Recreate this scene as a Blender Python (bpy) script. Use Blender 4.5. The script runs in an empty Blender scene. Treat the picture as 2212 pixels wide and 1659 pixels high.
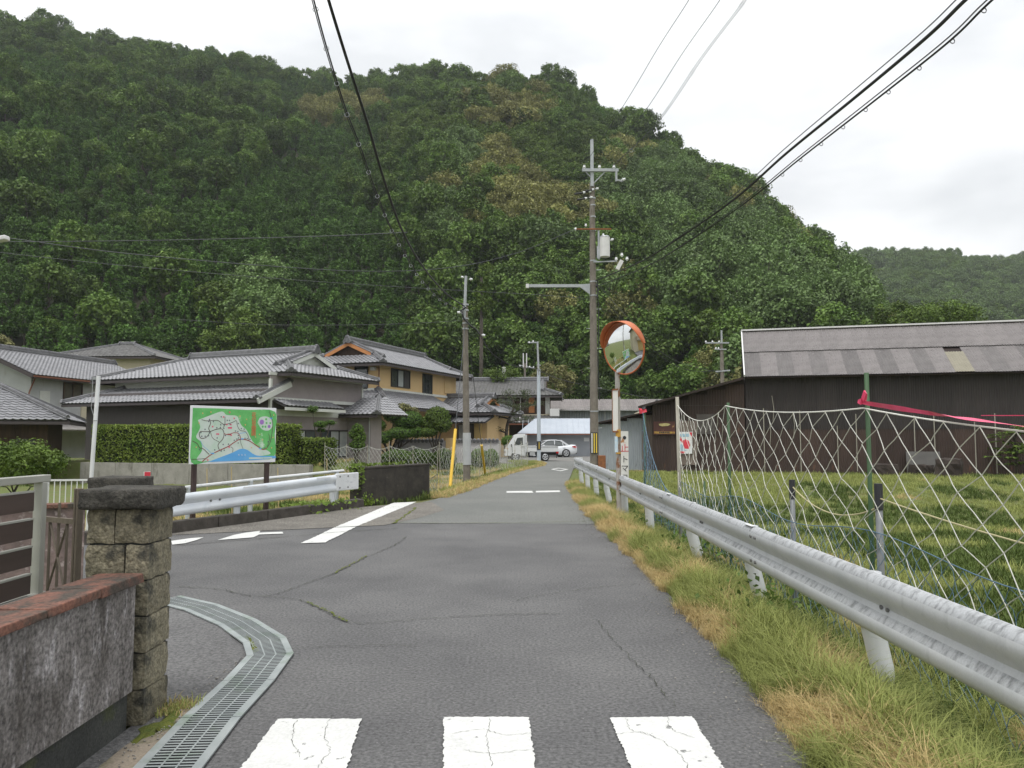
import bpy, bmesh, math, random
import numpy as np
from mathutils import Vector, Matrix, Euler, noise as mnoise
R = math.radians
random.seed(7)
rng = np.random.default_rng(7)
SC = bpy.context.scene
COL = SC.collection

# ------------------------------------------------------------------ camera
CAM_H, PITCH, FOC, CX, CY = 1.5, R(4.0), 1668.0, 1106.0, 829.5
cd = bpy.data.cameras.new('camera')
cam = bpy.data.objects.new('camera', cd); COL.objects.link(cam)
cam.location = (0, 0, CAM_H); cam.rotation_euler = (R(90) + PITCH, 0, 0)
cd.sensor_width = 36.0; cd.lens = 36.0 * FOC / 2212.0
cd.clip_start = 0.05; cd.clip_end = 6000
SC.camera = cam
# ------------------------------------------------------------------ overcast sky
wd = bpy.data.worlds.new('World'); SC.world = wd; wd.use_nodes = True
nt = wd.node_tree; nt.nodes.clear()
def _n(t, ty, **k):
    n = t.nodes.new(ty)
    for a, v in k.items(): setattr(n, a, v)
    return n
sky = _n(nt, 'ShaderNodeTexSky'); sky.sky_type = 'NISHITA'; sky.sun_disc = False
SUN_EL, SUN_AZ = R(70), R(200)
sky.sun_elevation = SUN_EL; sky.sun_rotation = SUN_AZ
tc = _n(nt, 'ShaderNodeTexCoord')
mp = _n(nt, 'ShaderNodeMapping'); mp.inputs['Scale'].default_value = (1.0, 1.0, 2.6)
no = _n(nt, 'ShaderNodeTexNoise'); no.inputs['Scale'].default_value = 1.9; no.inputs['Detail'].default_value = 5; no.inputs['Roughness'].default_value = .52
cr = _n(nt, 'ShaderNodeValToRGB')
cr.color_ramp.elements[0].position = .40; cr.color_ramp.elements[0].color = (.66, .675, .69, 1)
cr.color_ramp.elements[1].position = .62; cr.color_ramp.elements[1].color = (1, 1, 1, 1)
sx = _n(nt, 'ShaderNodeSeparateXYZ'); mz = _n(nt, 'ShaderNodeMapRange'); mz.inputs['From Min'].default_value = 0; mz.inputs['From Max'].default_value = 1; mz.inputs['To Min'].default_value = 7.6; mz.inputs['To Max'].default_value = 13.5
nt.links.new(tc.outputs['Generated'], sx.inputs[0]); nt.links.new(sx.outputs['Z'], mz.inputs['Value'])
vm = _n(nt, 'ShaderNodeVectorMath', operation='SCALE'); nt.links.new(mz.outputs['Result'], vm.inputs['Scale'])
mx = _n(nt, 'ShaderNodeMix', data_type='RGBA'); mx.inputs['Factor'].default_value = .93
bg = _n(nt, 'ShaderNodeBackground'); bg.inputs['Strength'].default_value = .1
wo = _n(nt, 'ShaderNodeOutputWorld')
L = nt.links.new
L(tc.outputs['Generated'], mp.inputs['Vector']); L(mp.outputs['Vector'], no.inputs['Vector']); L(no.outputs['Fac'], cr.inputs['Fac'])
L(cr.outputs['Color'], vm.inputs[0]); L(sky.outputs['Color'], mx.inputs['A']); L(vm.outputs['Vector'], mx.inputs['B'])
L(mx.outputs['Result'], bg.inputs['Color']); L(bg.outputs['Background'], wo.inputs['Surface'])
# ------------------------------------------------------------------ veiled sun
sd = bpy.data.lights.new('sun', 'SUN'); sd.energy = 1.5; sd.angle = R(16); sd.color = (1, .985, .965)
sun = bpy.data.objects.new('sun', sd); COL.objects.link(sun)
# the sun stands behind the camera, a little to the left
_d = Vector((-.35 * math.cos(SUN_EL), -.94 * math.cos(SUN_EL), math.sin(SUN_EL)))
sun.rotation_euler = _d.to_track_quat('Z', 'Y').to_euler()
SC.view_settings.view_transform = 'Standard'; SC.view_settings.look = 'None'
SC.view_settings.exposure = 0.5; SC.view_settings.gamma = 1.0
SC.render.engine = 'CYCLES'
SC.cycles.max_bounces = 6; SC.cycles.diffuse_bounces = 3; SC.cycles.glossy_bounces = 3; SC.cycles.transmission_bounces = 4
SC.cycles.transparent_max_bounces = 6; SC.cycles.volume_bounces = 1
SC.cycles.use_denoising = True

# ------------------------------------------------------------------ survey: a mark in the 2212-wide picture at depth Y, or on the ground
def W(px, py, Y):
    u, v = (px - CX) / FOC, (CY - py) / FOC
    d = Vector((u, math.cos(PITCH) - v * math.sin(PITCH), math.sin(PITCH) + v * math.cos(PITCH)))
    return Vector((0, 0, CAM_H)) + d * (Y / d.y)
def GR(px, py, z=0.0):
    u, v = (px - CX) / FOC, (CY - py) / FOC
    d = Vector((u, math.cos(PITCH) - v * math.sin(PITCH), math.sin(PITCH) + v * math.cos(PITCH)))
    return Vector((0, 0, CAM_H)) + d * ((z - CAM_H) / d.z)
def ss(a, b, x):
    t = min(1.0, max(0.0, (x - a) / (b - a))); return t * t * (3 - 2 * t)

# ------------------------------------------------------------------ materials
MATS = {}
def mat(name, c1, c2=None, fscale=90, scale=4.0, rough=.8, metal=0.0, bump=0.0, bscale=None, stretch=(1, 1, 1), lo=.35, hi=.65, detail=6,
        spot=None, sscale=20, slo=.6, shi=.7, sstretch=(1, 1, 1), rnd=0.0, spec=.5, trans=0.0, coords='Object', coat=0.0, alpha=None, leaf=False, fine=0.0):
    """procedural surface: two colours mixed by noise, optional spots/streaks, bump, per-object brightness jitter"""
    if name in MATS: return MATS[name]
    m = bpy.data.materials.new(name); m.use_nodes = True; MATS[name] = m
    t = m.node_tree; t.nodes.clear(); L = t.links.new
    out = _n(t, 'ShaderNodeOutputMaterial'); b = _n(t, 'ShaderNodeBsdfPrincipled')
    b.inputs['Roughness'].default_value = rough; b.inputs['Metallic'].default_value = metal
    b.inputs['Specular IOR Level'].default_value = spec
    if coat: b.inputs['Coat Weight'].default_value = coat; b.inputs['Coat Roughness'].default_value = .05
    tc = _n(t, 'ShaderNodeTexCoord'); src = tc.outputs[coords]
    def noise(sc, st, det=6):
        mp = _n(t, 'ShaderNodeMapping'); mp.inputs['Scale'].default_value = st; L(src, mp.inputs['Vector'])
        n = _n(t, 'ShaderNodeTexNoise'); n.inputs['Scale'].default_value = sc; n.inputs['Detail'].default_value = det; n.inputs['Roughness'].default_value = .6
        L(mp.outputs['Vector'], n.inputs['Vector']); return n.outputs['Fac']
    def ramp(f, a, bb):
        r = _n(t, 'ShaderNodeMapRange'); r.inputs['From Min'].default_value = a; r.inputs['From Max'].default_value = bb
        L(f, r.inputs['Value']); return r.outputs['Result']
    def mixc(f, a, bb):
        x = _n(t, 'ShaderNodeMix', data_type='RGBA')
        if hasattr(f, 'links'): L(f, x.inputs['Factor'])
        else: x.inputs['Factor'].default_value = f
        for s, v in (('A', a), ('B', bb)):
            if hasattr(v, 'links'): L(v, x.inputs[s])
            else: x.inputs[s].default_value = (*v, 1)
        return x.outputs['Result']
    col = None
    if c2 is not None: col = mixc(ramp(noise(scale, stretch, detail), lo, hi), c1, c2)
    if spot is not None: col = mixc(ramp(noise(sscale, sstretch, 4), slo, shi), col if col else c1, spot)
    if fine:
        f = ramp(noise(fscale, (1, 1, 1), 3), .3, .7)
        h = _n(t, 'ShaderNodeMath', operation='MULTIPLY_ADD'); h.inputs[1].default_value = 2 * fine; h.inputs[2].default_value = 1 - fine; L(f, h.inputs[0])
        v = _n(t, 'ShaderNodeVectorMath', operation='SCALE'); L(h.outputs[0], v.inputs['Scale'])
        if col is None: v.inputs[0].default_value = c1
        else: L(col, v.inputs[0])
        col = v.outputs['Vector']
    if rnd:
        oi = _n(t, 'ShaderNodeObjectInfo')
        h = _n(t, 'ShaderNodeMath', operation='MULTIPLY_ADD'); h.inputs[1].default_value = 2 * rnd; h.inputs[2].default_value = 1 - rnd
        L(oi.outputs['Random'], h.inputs[0])
        v = _n(t, 'ShaderNodeVectorMath', operation='SCALE'); L(h.outputs[0], v.inputs['Scale'])
        if col is None: v.inputs[0].default_value = c1
        else: L(col, v.inputs[0])
        col = v.outputs['Vector']
    if leaf:       # brightness and hue carried by each leaf
        at = _n(t, 'ShaderNodeAttribute', attribute_name='tone')
        v = _n(t, 'ShaderNodeVectorMath', operation='SCALE'); L(at.outputs['Fac'], v.inputs['Scale'])
        if col is None: v.inputs[0].default_value = c1
        else: L(col, v.inputs[0])
        col = v.outputs['Vector']
    if col is None: b.inputs['Base Color'].default_value = (*c1, 1)
    else: L(col, b.inputs['Base Color'])
    if bump:
        bn = _n(t, 'ShaderNodeBump'); bn.inputs['Strength'].default_value = min(1, bump); bn.inputs['Distance'].default_value = .02 * max(1, bump)
        L(noise(bscale or scale * 3, stretch, 5), bn.inputs['Height']); L(bn.outputs['Normal'], b.inputs['Normal'])
    surf = b.outputs['BSDF']
    if trans:
        tr = _n(t, 'ShaderNodeBsdfTranslucent')
        if col is None: tr.inputs['Color'].default_value = (*c1, 1)
        else: L(col, tr.inputs['Color'])
        ms = _n(t, 'ShaderNodeMixShader'); ms.inputs[0].default_value = trans; L(surf, ms.inputs[1]); L(tr.outputs[0], ms.inputs[2]); surf = ms.outputs[0]
    L(surf, out.inputs['Surface'])
    return m

# ------------------------------------------------------------------ mesh builder
class MB:
    def __init__(s): s.v = []; s.f = []; s.T = None
    def add(s, vs, fs):
        o = len(s.v)
        s.v += [tuple(s.T @ Vector(p)) if s.T else tuple(p) for p in vs]; s.f += [tuple(i + o for i in q) for q in fs]; return s
    def box(s, c, d, rz=0, rx=0, ry=0, jit=0):
        a, b, h = d[0] / 2, d[1] / 2, d[2] / 2
        m = Matrix.Translation(c) @ Euler((rx, ry, rz)).to_matrix().to_4x4()
        vs = [m @ Vector((x + random.uniform(-jit, jit), y + random.uniform(-jit, jit), z + random.uniform(-jit, jit))) for x in (-a, a) for y in (-b, b) for z in (-h, h)]
        return s.add(vs, [(0, 1, 3, 2), (4, 6, 7, 5), (0, 4, 5, 1), (2, 3, 7, 6), (0, 2, 6, 4), (1, 5, 7, 3)])
    def beam(s, p, q, w, h, up=(0, 0, 1)):
        p, q = Vector(p), Vector(q); d = (q - p).normalized(); u = Vector(up); sd = d.cross(u)
        if sd.length < 1e-4: sd = d.cross(Vector((1, 0, 0)))
        sd.normalize(); u = sd.cross(d)
        o = [sd * a * w / 2 + u * b * h / 2 for a, b in ((-1, -1), (1, -1), (1, 1), (-1, 1))]
        return s.add([p + k for k in o] + [q + k for k in o], [(3, 2, 1, 0), (4, 5, 6, 7), (0, 1, 5, 4), (1, 2, 6, 5), (2, 3, 7, 6), (3, 0, 4, 7)])
    def cyl(s, p, q, r0, r1=None, n=10, caps=True):
        r1 = r0 if r1 is None else r1
        p, q = Vector(p), Vector(q); d = (q - p).normalized(); a = d.orthogonal().normalized(); b = d.cross(a)
        vs = [c + (a * math.cos(k * 2 * math.pi / n) + b * math.sin(k * 2 * math.pi / n)) * r for c, r in ((p, r0), (q, r1)) for k in range(n)]
        fs = [(k, (k + 1) % n, n + (k + 1) % n, n + k) for k in range(n)]
        if caps: fs += [tuple(range(n - 1, -1, -1)), tuple(range(n, 2 * n))]
        return s.add(vs, fs)
    def tube(s, pts, r, n=6, rads=None, caps=True):
        pts = [Vector(p) for p in pts]; m = len(pts); vs = []; pa = None
        for i, p in enumerate(pts):
            d = (pts[min(i + 1, m - 1)] - pts[max(i - 1, 0)])
            if d.length < 1e-7: d = Vector((0, 0, 1))
            d.normalize()
            a = (pa - d * pa.dot(d)) if pa is not None else d.orthogonal()
            if a.length < 1e-5: a = d.orthogonal()
            a.normalize(); pa = a; b = d.cross(a); rr = rads[i] if rads else r
            vs += [p + (a * math.cos(k * 2 * math.pi / n) + b * math.sin(k * 2 * math.pi / n)) * rr for k in range(n)]
        fs = [(i * n + k, i * n + (k + 1) % n, (i + 1) * n + (k + 1) % n, (i + 1) * n + k) for i in range(m - 1) for k in range(n)]
        if caps: fs += [tuple(range(n - 1, -1, -1)), tuple(range((m - 1) * n, m * n))]
        return s.add(vs, fs)
    def prism(s, poly, z0, z1):          # footprint polygon, counter-clockwise
        n = len(poly)
        return s.add([(x, y, z0) for x, y in poly] + [(x, y, z1) for x, y in poly],
                     [tuple(range(n - 1, -1, -1)), tuple(range(n, 2 * n))] + [(k, (k + 1) % n, n + (k + 1) % n, n + k) for k in range(n)])
    def slab(s, pts, th):                # planar polygon thickened along its normal (downwards)
        pts = [Vector(p) for p in pts]; n = len(pts)
        nr = sum(((pts[k] - pts[0]).cross(pts[(k + 1) % n] - pts[0]) for k in range(1, n - 1)), Vector()).normalized()
        return s.add(pts + [p - nr * th for p in pts], [tuple(range(n)), tuple(range(2 * n - 1, n - 1, -1))] + [(k, n + k, n + (k + 1) % n, (k + 1) % n) for k in range(n)])
    def prof_x(s, prof, x0, x1):         # (y,z) profile swept along x
        n = len(prof)
        return s.add([(x0, y, z) for y, z in prof] + [(x1, y, z) for y, z in prof], [tuple(range(n)), tuple(range(2 * n - 1, n - 1, -1))] + [(k, n + k, n + (k + 1) % n, (k + 1) % n) for k in range(n)])
    def prof_y(s, prof, y0, y1):         # (x,z) profile swept along y
        n = len(prof)
        return s.add([(x, y0, z) for x, z in prof] + [(x, y1, z) for x, z in prof], [tuple(range(n - 1, -1, -1)), tuple(range(n, 2 * n))] + [(k, (k + 1) % n, n + (k + 1) % n, n + k) for k in range(n)])
    def sheet(s, pts): return s.add(pts, [tuple(range(len(pts)))])
    def mesh(s, name, m=None, smooth=False):
        me = bpy.data.meshes.new(name); me.from_pydata(s.v, [], s.f); me.update()
        if m: me.materials.append(MATS[m] if isinstance(m, str) else m)
        if smooth: me.shade_smooth()
        return me
    def build(s, name, m, parent=None, smooth=False, bevel=0, **kw):
        o = bpy.data.objects.new(name, s.mesh(name, m, smooth)); COL.objects.link(o); o.parent = parent
        if bevel:
            bv = o.modifiers.new('bevel', 'BEVEL'); bv.width = bevel; bv.segments = 2; bv.limit_method = 'ANGLE'
        for k, v in kw.items(): o[k] = v
        return o
def put(name, me, parent=None, loc=(0, 0, 0), rot=None, mw=None, scale=None):
    o = bpy.data.objects.new(name, me); COL.objects.link(o); o.parent = parent
    if mw is not None: o.matrix_local = mw
    else:
        o.location = loc
        if rot: o.rotation_euler = rot
        if scale: o.scale = scale
    return o
def thing(name, label, cat, loc=(0, 0, 0), rz=0, group=None):
    o = bpy.data.objects.new(name, None); COL.objects.link(o); o.location = loc; o.rotation_euler = (0, 0, rz); o.empty_display_size = .2
    return tag(o, label, cat, group)
def tag(o, label, cat, group=None, kind=None):
    o['label'] = label; o['category'] = cat
    if group: o['group'] = group
    o['kind'] = kind or 'thing'
    return o
def struct(o, label=None):
    o['kind'] = 'structure'
    if label: o['label'] = label
    return o
def spline(pts, n=8):
    P = [Vector(p) for p in pts]; P = [P[0] * 2 - P[1]] + P + [P[-1] * 2 - P[-2]]; out = []
    for i in range(1, len(P) - 2):
        a, b, c, d = P[i - 1:i + 3]
        for k in range(n):
            t = k / n
            out.append(.5 * ((2 * b) + (c - a) * t + (2 * a - 5 * b + 4 * c - d) * t * t + (3 * b - a - 3 * c + d) * t ** 3))
    out.append(P[-2]); return out
def sag(p, q, s, n=24):
    p, q = Vector(p), Vector(q)
    return [p.lerp(q, k / n) - Vector((0, 0, 4 * s * (k / n) * (1 - k / n))) for k in range(n + 1)]
# ------------------------------------------------------------------ foliage tools
def leaf_mesh(name, pos, nrm, size, tone, m, asp=.6, bend=.18, trunk=None, trunk_mat=None):
    """many small leaf faces: pos, nrm (n,3); size, tone (n)"""
    n = len(pos)
    nrm = nrm / (np.linalg.norm(nrm, axis=1, keepdims=True) + 1e-9)
    ref = rng.normal(size=(n, 3)); a = np.cross(nrm, ref); a /= np.linalg.norm(a, axis=1, keepdims=True) + 1e-9
    b = np.cross(nrm, a); s = size[:, None]
    v = np.stack([pos + a * s * .5 - nrm * s * bend, pos + b * s * .5 * asp, pos - a * s * .5 - nrm * s * bend, pos - b * s * .5 * asp], 1).reshape(-1, 3)
    nv = len(v); tv = []; tf = []
    if trunk: tv, tf = trunk.v, trunk.f
    me = bpy.data.meshes.new(name)
    me.vertices.add(nv + len(tv))
    allv = np.concatenate([v, np.array(tv, float).reshape(-1, 3)]) if tv else v
    me.vertices.foreach_set('co', allv.astype(np.float32).ravel())
    loops = np.arange(nv, dtype=np.int32); starts = np.arange(n, dtype=np.int32) * 4
    if tf:
        tl = np.array([i + nv for f in tf for i in f], np.int32); ts = []; k = nv
        for f in tf: ts.append(k); k += len(f)
        loops = np.concatenate([loops, tl]); starts = np.concatenate([starts, np.array(ts, np.int32)])
    me.loops.add(len(loops)); me.loops.foreach_set('vertex_index', loops)
    me.polygons.add(len(starts)); me.polygons.foreach_set('loop_start', starts)
    me.materials.append(MATS[m])
    if tf:
        me.materials.append(MATS[trunk_mat]); mi = np.zeros(len(starts), np.int32); mi[n:] = 1; me.polygons.foreach_set('material_index', mi)
    at = me.attributes.new('tone', 'FLOAT', 'POINT'); at.data.foreach_set('value', np.concatenate([np.repeat(tone, 4), np.ones(len(tv))]).astype(np.float32))
    me.update(calc_edges=True); return me
def clumps(centres, radii, per, leaf, seed, up=.5, tone=(.7, 1.3), out=None, flat=1.0):
    """leaves spread over the skins of many small clumps"""
    r = np.random.default_rng(seed); P = []; N = []; S = []; T = []
    for c, rad in zip(centres, radii):
        d = r.normal(size=(per, 3)); d[:, 2] += .35; d /= np.linalg.norm(d, axis=1, keepdims=True)
        q = d * rad * r.uniform(.45, 1.05, (per, 1)); q[:, 2] *= flat
        P.append(np.asarray(c) + q)
        nn = d + np.array([0, 0, up]) + r.normal(size=(per, 3)) * .45
        N.append(nn); S.append(r.uniform(.6, 1.25, per) * leaf); T.append(r.uniform(*tone) * r.uniform(.75, 1.25, per))
    return np.concatenate(P), np.concatenate(N), np.concatenate(S), np.concatenate(T)
def crown_pts(kind, nc, rx, rz, z0, seed):
    r = np.random.default_rng(seed); C = []; Q = []
    for i in range(nc):
        if kind == 'cone':
            t = r.uniform(0, 1) ** .8; h = z0 + rz * 2 * t; rr = rx * (1 - t) ** .75 * r.uniform(.6, 1.05) + .15
            a = r.uniform(0, 2 * np.pi); C.append((rr * np.cos(a), rr * np.sin(a), h)); Q.append(rx * .33 * (1.15 - .7 * t))
        else:
            d = r.normal(size=3); d /= np.linalg.norm(d); d[2] = d[2] * .8 + .12
            k = r.uniform(.55, 1.0) ** .6
            C.append((d[0] * rx * k, d[1] * rx * k, z0 + rz + d[2] * rz * k)); Q.append(rx * r.uniform(.2, .36))
    return C, Q
def trunk_mb(h, r0, lean=.05, limbs=4, seed=0, spread=1.5, top=None):
    q = random.Random(seed); t = MB(); n = 6; pts = [Vector((0, 0, -.4))]; rad = [r0 * 1.25]
    for k in range(1, n + 1):
        pts.append(Vector((q.uniform(-lean, lean) * k, q.uniform(-lean, lean) * k, h * k / n))); rad.append(r0 * (1 - .75 * k / n))
    t.tube(pts, r0, 6, rad)
    for i in range(limbs):
        b = pts[2 + i % (n - 2)]; a = q.uniform(0, 6.28); e = b + Vector((math.cos(a) * spread, math.sin(a) * spread, spread * q.uniform(.5, 1)))
        t.tube([b, b.lerp(e, .5) + Vector((0, 0, .15)), e], r0 * .3, 5, [r0 * .42, r0 * .28, r0 * .12])
    return t
def scatter(name, pts, idx, rot, scl, protos, parent=None):
    """one object of countless plants: a point mesh that instances small prototype plants"""
    me = bpy.data.meshes.new(name); me.vertices.add(len(pts)); me.vertices.foreach_set('co', np.asarray(pts, np.float32).ravel())
    for nm, ty, da, key in (('pick', 'INT', np.asarray(idx, np.int32), 'value'), ('turn', 'FLOAT_VECTOR', np.asarray(rot, np.float32), 'vector'), ('size', 'FLOAT_VECTOR', np.asarray(scl, np.float32), 'vector')):
        me.attributes.new(nm, ty, 'POINT').data.foreach_set(key, da.ravel())
    o = bpy.data.objects.new(name, me); COL.objects.link(o); o.parent = parent
    c = bpy.data.collections.new(name + '_kinds')
    for k, pm in enumerate(protos):
        c.objects.link(bpy.data.objects.new('%s_kind_%02d' % (name, k), pm))
    g = bpy.data.node_groups.new(name + '_scatter', 'GeometryNodeTree')
    g.interface.new_socket('Geometry', in_out='INPUT', socket_type='NodeSocketGeometry'); g.interface.new_socket('Geometry', in_out='OUTPUT', socket_type='NodeSocketGeometry')
    gi = _n(g, 'NodeGroupInput'); go = _n(g, 'NodeGroupOutput'); ip = _n(g, 'GeometryNodeInstanceOnPoints'); ci = _n(g, 'GeometryNodeCollectionInfo')
    ci.inputs['Collection'].default_value = c; ci.inputs['Separate Children'].default_value = True; ci.inputs['Reset Children'].default_value = True
    def na(nm, ty): n = _n(g, 'GeometryNodeInputNamedAttribute', data_type=ty); n.inputs['Name'].default_value = nm; return n.outputs['Attribute']
    l = g.links.new
    l(gi.outputs[0], ip.inputs['Points']); l(ci.outputs[0], ip.inputs['Instance']); ip.inputs['Pick Instance'].default_value = True
    l(na('pick', 'INT'), ip.inputs['Instance Index']); l(na('turn', 'FLOAT_VECTOR'), ip.inputs['Rotation']); l(na('size', 'FLOAT_VECTOR'), ip.inputs['Scale'])
    l(ip.outputs[0], go.inputs[0])
    md = o.modifiers.new('scatter', 'NODES'); md.node_group = g
    return o

# ------------------------------------------------------------------ colours of the land
mat('soil_grass', (.085, .115, .022), (.125, .12, .04), scale=.7, rough=.95, bump=.8, bscale=14, spot=(.11, .15, .03), sscale=3, slo=.45, shi=.7, fine=.3)
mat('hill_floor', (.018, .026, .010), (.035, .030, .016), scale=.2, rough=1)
mat('asphalt', (.092, .091, .092), (.140, .138, .136), scale=.55, rough=.85, bump=.6, bscale=70, spot=(.30, .295, .28), sscale=62, slo=.66, shi=.72, fine=.5, fscale=48)
mat('asphalt_far', (.135, .140, .130), (.165, .167, .155), scale=.5, rough=.88, bump=.5, bscale=60, spot=(.28, .28, .26), sscale=50, slo=.66, shi=.72, fine=.4, fscale=36)
mat('asphalt_old', (.125, .115, .100), (.185, .172, .150), scale=1.4, rough=.9, bump=.8, bscale=55, spot=(.34, .31, .27), sscale=42, slo=.58, shi=.68, fine=.5, fscale=40)
mat('street_concrete', (.15, .145, .135), (.2, .195, .18), scale=.8, rough=.9, bump=.3, fine=.15)
mat('road_paint', (.57, .57, .55), (.64, .64, .615), scale=3, rough=.75, spot=(.20, .20, .195), sscale=13, slo=.66, shi=.70, fine=.10, fscale=60)
mat('moss', (.07, .10, .012), (.13, .14, .02), scale=20, rough=1, bump=.8)
mat('crack_dark', (.035, .034, .032), (.06, .065, .04), scale=5, rough=1)
for nm, a, b in (('leaf_cypress', (.054, .122, .018), (.098, .180, .034)), ('leaf_broad', (.070, .136, .021), (.128, .196, .038)), ('leaf_pale', (.095, .158, .044), (.145, .212, .072)),
                 ('leaf_gold', (.185, .195, .055), (.26, .255, .092)), ('leaf_bright', (.080, .140, .020), (.125, .180, .032)), ('leaf_far', (.098, .162, .044), (.142, .208, .064)),
                 ('leaf_hedge', (.105, .165, .025), (.17, .22, .038)), ('leaf_topiary', (.075, .155, .022), (.11, .195, .032)), ('leaf_pine', (.055, .082, .032), (.09, .11, .045)), ('leaf_ivy', (.12, .19, .03), (.18, .25, .04))):
    mat(nm, a, b, scale=.35 if nm in ('leaf_cypress', 'leaf_broad', 'leaf_pale', 'leaf_gold', 'leaf_far') else 1.5, rough=.6, spec=.3, rnd=.26 if nm in ('leaf_cypress', 'leaf_broad', 'leaf_pale', 'leaf_gold', 'leaf_far') else .1, trans=.22, leaf=True)
mat('bark', (.055, .045, .035), (.10, .085, .07), scale=6, rough=.95, stretch=(1, 1, .25), bump=.8)
mat('bark_pale', (.16, .145, .12), (.24, .22, .19), scale=5, rough=.95, stretch=(1, 1, .3))
mat('blade_green', (.25, .285, .08), (.33, .35, .12), scale=2, rough=.7, rnd=.2, trans=.25, spec=.2)
mat('blade_dry', (.50, .38, .17), (.60, .48, .25), scale=2, rough=.8, rnd=.2, trans=.25, spec=.2)
mat('blade_weed', (.075, .115, .025), (.12, .155, .04), scale=2, rough=.7, rnd=.2, trans=.2, spec=.2)

# ------------------------------------------------------------------ road outlines
RR = [(-14, 1.38), (3.5, 1.38), (5, 1.49), (9, 1.52), (13, 1.48), (18.7, 1.52), (25, 1.75), (30, 2.25), (38, 3.0), (44, 4.2), (48, 6.2)]
RL = [(17.2, -2.55), (19, -1.9), (22, -1.4), (26.9, -.85), (32.5, -.2), (37, .55), (41.7, 1.55), (46, 1.9), (49, 1.6)]
def lut(tab, y):
    if y <= tab[0][0]: return tab[0][1]
    for (a, p), (b, q) in zip(tab, tab[1:]):
        if y <= b: return p + (q - p) * (y - a) / (b - a)
    return tab[-1][1]
def left_edge(y):
    return lut([(11.0, -5.95), (17.2, -3.2)] + RL[1:], y)
def gz(x, y):
    z = -.03
    d = x - (lut(RR, y) + 1.0)
    if d > 0 and y < 46: z -= .72 * (1 - ss(19, 28, y)) * ss(0, 1.7, d)
    if y > 11.5 and y < 60:
        d = left_edge(y) - .35 - x
        if d > 0:
            z -= .45 * ss(0, 1.1, d) * ss(11.5, 13, y) * (1 - ss(46.0, 47.2, y))
            yh = 31.3 - .291 * (x + 8.2)
            if x < -7.4: z += (.85 if x < -8 else .45) * ss(yh, yh + .5, y) * (1 - ss(44, 46, y))
    elif y <= 11.5 and x < -5.5: z -= .3 * ss(0, 2, -5.5 - x) * ss(8, 10, y)
    n = mnoise.noise((x * .5, y * .5, 0)) * .06
    if d > .4: z += n
    return z
xs = [-1500, -700, -350, -180, -110, -80] + list(np.arange(-60, -20, 1.0)) + list(np.arange(-20, 24, .4)) + list(np.arange(24, 60, 1.5)) + [80, 110, 180, 350, 700, 1500]
ys = [-1500, -600, -200, -80, -40, -20] + list(np.arange(-10, 0, 1.0)) + list(np.arange(0, 50, .4)) + list(np.arange(50, 90, 1.5)) + [100, 120, 200, 500, 1000, 2500]
g = MB(); g.v = [(float(x), float(y), gz(x, y)) for y in ys for x in xs]; nx = len(xs)
g.f = [(j * nx + i, j * nx + i + 1, (j + 1) * nx + i + 1, (j + 1) * nx + i) for j in range(len(ys) - 1) for i in range(nx - 1)]
ground = struct(g.build('ground', 'soil_grass', smooth=True), 'rough grassy ground around road, field and gardens')

# ------------------------------------------------------------------ road sheets
def poly_sheet(name, pts, z, m, parent=None):
    return MB().sheet([(x, y, z) for x, y in pts]).build(name, m, parent)
road_pts = [(lut(RR, y), y) for y in (-14, 0, 3.5, 5, 9, 13.72)] + [(1.45, 13.78), (-4.45, 13.9), (-4.9, 13.1), (-5.85, 11.3), (-11.4, 11.0), (-11.4, 1.5), (-7.5, 1.5), (-6.0, 5.5), (-4.3, 7.8), (-3.6, 7.75), (-2.3, 4.6), (-1.98, 4.35), (-1.98, -14)]
road = struct(poly_sheet('road', road_pts, 0, 'asphalt'), 'dark grey asphalt road running ahead past the crossing')
far_pts = [(lut(RR, y), y) for y in (13.6, 16, 18.7, 22, 25, 28, 30, 34, 38, 41, 44, 48)] + [(7, 50), (2, 50)] + [(lut(RL, y), y) for y in (49, 46, 41.7, 37, 32.5, 29, 26.9, 24, 22, 19)] + [(-2.1, 18.2), (-1.55, 16.2), (-1.9, 14.6), (-2.3, 13.75)]
far_road = struct(poly_sheet('road_far', far_pts, .004, 'asphalt_far'), 'paler older asphalt stretch of the road bending right')
apron = struct(poly_sheet('road_apron', [(-2.2, 13.4), (-1.75, 14.6), (-1.4, 16.2), (-1.9, 18.3), (-2.3, 17.9), (-3.25, 16.9), (-4.6, 13.8), (-5.2, 12.6), (-5.6, 11.9), (-4.2, 12.55)], .007, 'asphalt_old'), 'coarse worn asphalt beside kerb at the side street')
lane = struct(poly_sheet('street', [(-16, 47.2), (1.4, 48.2), (7, 48), (12, 50), (14, 55), (14, 66), (-2, 66), (-8, 58), (-16, 56)], -.001, 'street_concrete'), 'pale concrete cross street in front of houses')
forecourt = struct(poly_sheet('gate_path', [(-3.55, 7.6), (-2.35, 4.7), (-1.98, 4.4), (-1.98, .5), (-1.62, .5), (-1.72, 4.6), (-1.85, 5.4), (-2.25, 6.2), (-2.8, 6.85), (-3.4, 7.3)], .006, 'asphalt'), 'worn paving strip between stone gate pillar and drain')

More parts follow.
